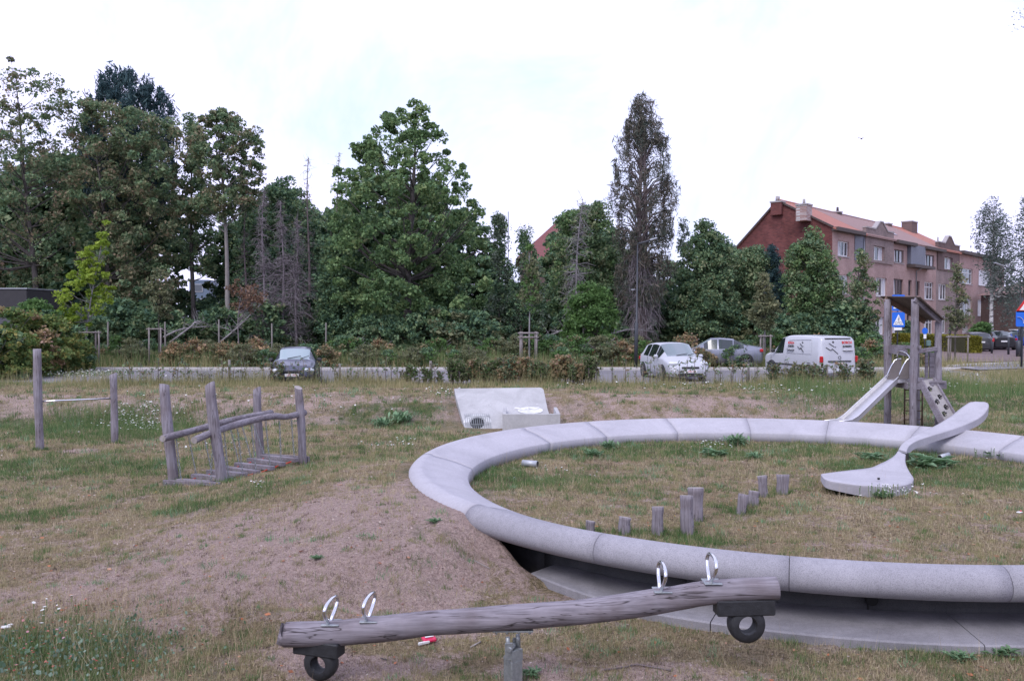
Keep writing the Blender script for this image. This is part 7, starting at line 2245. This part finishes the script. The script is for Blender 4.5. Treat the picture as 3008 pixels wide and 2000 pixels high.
# ================================================================== LITTER, PIPES, BIRD
g_ = G(1254, 1890)
ct_ = empty('crushed_carton', g_ + Vector((0, 0, .01)), R(25), 'crushed red and white drink carton on the soil below the seesaw', 'litter')
mb = MB(); mb.box((0.02, 0, .03), (.13, .09, .035), rz=.1, bev=.01, rot=Matrix.Rotation(.25, 3, 'X')); mb.build('carton_body', simple('carton_red', (.62, .02, .09), .4, var=.1, scale=30), ct_)
mb = MB(); mb.box((-.045, -.045, .016), (.12, .02, .026), rz=.15, bev=.004); mb.box((.02, -.012, .056), (.085, .018, .004), rz=.2, rot=Matrix.Rotation(.25, 3, 'X')); mb.build('white_band', M['litwhite'], ct_)
for (pp, r_0, lab, mt) in (([(1775, 1972), (1830, 1968), (1865, 1960), (1900, 1964), (1970, 1972)], .008, 'thin reddish brown twig lying in the foreground soil', 'twigbrown'), ([(1382, 1905), (1412, 1889)], .008, 'pale wood splinter right of the crushed carton', 'woodend'), ([(1118, 1940), (1136, 1944)], .005, 'short dark stick on the bare soil under the seesaw', 'bark'), ([(1390, 1650), (1440, 1680)], .004, 'thin straw stick near the ring end', 'woodend')):
    P = [G(a_, b_) + Vector((0, 0, .012)) for a_, b_ in pp]; off = P[0].copy(); mb = MB(); mb.tube([p - off for p in (catmull(P, 4) if len(P) > 2 else P)], r_0, 6, jit=.15); o = mb.build('stick', M[mt]); o.location = off; tag(o, lab, 'stick')
for (px, py, dx, lab, s_) in ((1560, 1372, .22, 'short white pipe with dark mouth lying in the left ring grass', 1), (2768, 1352, -.18, 'white pipe end poking out of the grass right of the lounger', .9)):
    g_ = G(px, py); o_ = empty('pipe', g_, 0, lab, 'pipe'); a = Vector((-.16, .06, .07)) * s_; b = Vector((.12, -.06, .07)) * s_
    if dx < 0: a, b = Vector((.16, .08, .09)), Vector((-.08, -.06, .06))
    d = (b - a).normalized(); mb = MB(); mb.tube([a, b], .062 * s_, 16); mb.build('pipe_body', M['lamphead'], o_); mb = MB(); mb.tube([b - d * .01, b + d * .003], .053 * s_, 16); mb.build('pipe_mouth', M['black'], o_)
for (px, py, lab) in ((2995, 1508, 'red and white scrap of litter at the right edge of the ring grass'), (18, 1848, 'white scrap of litter at the left edge')):
    g_ = G(px, py); mb = MB(); mb.box((0, 0, .015), (.09, .05, .02), rz=.5, bev=.006); mb.box((.03, .02, .03), (.04, .03, .012), rz=1, m=1, bev=.003); o = mb.build('litter', [M['litwhite'], M['red'] if px > 100 else M['litwhite']]); o.location = g_; tag(o, lab, 'litter')
p = at(2530, 408, 90); mb = MB(); mb.loft([[Vector((x_, math.cos(q) * r_1, math.sin(q) * r_1)) for q in np.linspace(0, 6.28, 9)[:-1]] for x_, r_1 in ((-.2, .01), (-.1, .05), (.05, .06), (.16, .03), (.22, .005))]); 
mb.add([(-.06, .04, .02), (.08, .04, .02), (.02, .30, .14), (-.10, .45, .05)], [(0, 1, 2, 3)]); mb.add([(-.06, -.04, .02), (.08, -.04, .02), (.02, -.30, .16), (-.10, -.45, .10)], [(0, 1, 2, 3)])
o = mb.build('bird', M['black']); o.location = p; o.rotation_euler = (.1, .2, .7); tag(o, 'small dark bird flying in the white sky', 'bird')
# a text object is turned into a mesh so that it counts as a piece of its thing
dg = bpy.context.evaluated_depsgraph_get()
for o in [o for o in bpy.data.objects if o.type == 'FONT']:
    me = bpy.data.meshes.new_from_object(o.evaluated_get(dg)); n_ = mkobj('lettering_', me); n_.parent = o.parent; n_.matrix_local = o.matrix_local.copy(); nm = o.name; bpy.data.objects.remove(o); n_.name = nm

# ================================================================== WORLD AND SUN
w = bpy.data.worlds.new('World'); S.world = w; w.use_nodes = True
nt = w.node_tree; bg = nt.nodes['Background']
sky = nt.nodes.new('ShaderNodeTexSky'); sky.sky_type = 'NISHITA'; sky.sun_disc = False
sky.sun_elevation = R(48); sky.sun_rotation = R(208)
tc = nt.nodes.new('ShaderNodeTexCoord')
cl1 = noise(nt, 1.6, 6, .55, tc.outputs['Generated'], .4)
k = ramp(nt, cl1, [(.36, (.85, .85, .85)), (.55, (1, 1, 1))])
cloud = mixc(nt, ramp(nt, noise(nt, 3.2, 6, .62, tc.outputs['Generated'], .5), [(.36, (0, 0, 0)), (.58, (1, 1, 1))]), (5.9, 6.9, 9.3), (8.5, 8.35, 12.0))
nt.links.new(mixc(nt, k, sky.outputs[0], cloud), bg.inputs['Color'])
bg.inputs['Strength'].default_value = .1
sun = bpy.data.lights.new('sun', 'SUN'); sun.energy = 1.5; sun.angle = R(30); sun.color = (1, .97, .97)
suno = bpy.data.objects.new('sun', sun); COL.objects.link(suno)
suno.rotation_euler = (R(42), 0, R(-28)); suno.location = (0, 0, 30)
vs_ = S.view_settings; vs_.view_transform = 'Standard'; vs_.look = 'None'; vs_.exposure = .52; vs_.gamma = 1
S.cycles.max_bounces = 6; S.cycles.diffuse_bounces = 3; S.cycles.transparent_max_bounces = 8; S.cycles.transmission_bounces = 3
S.cycles.use_denoising = True
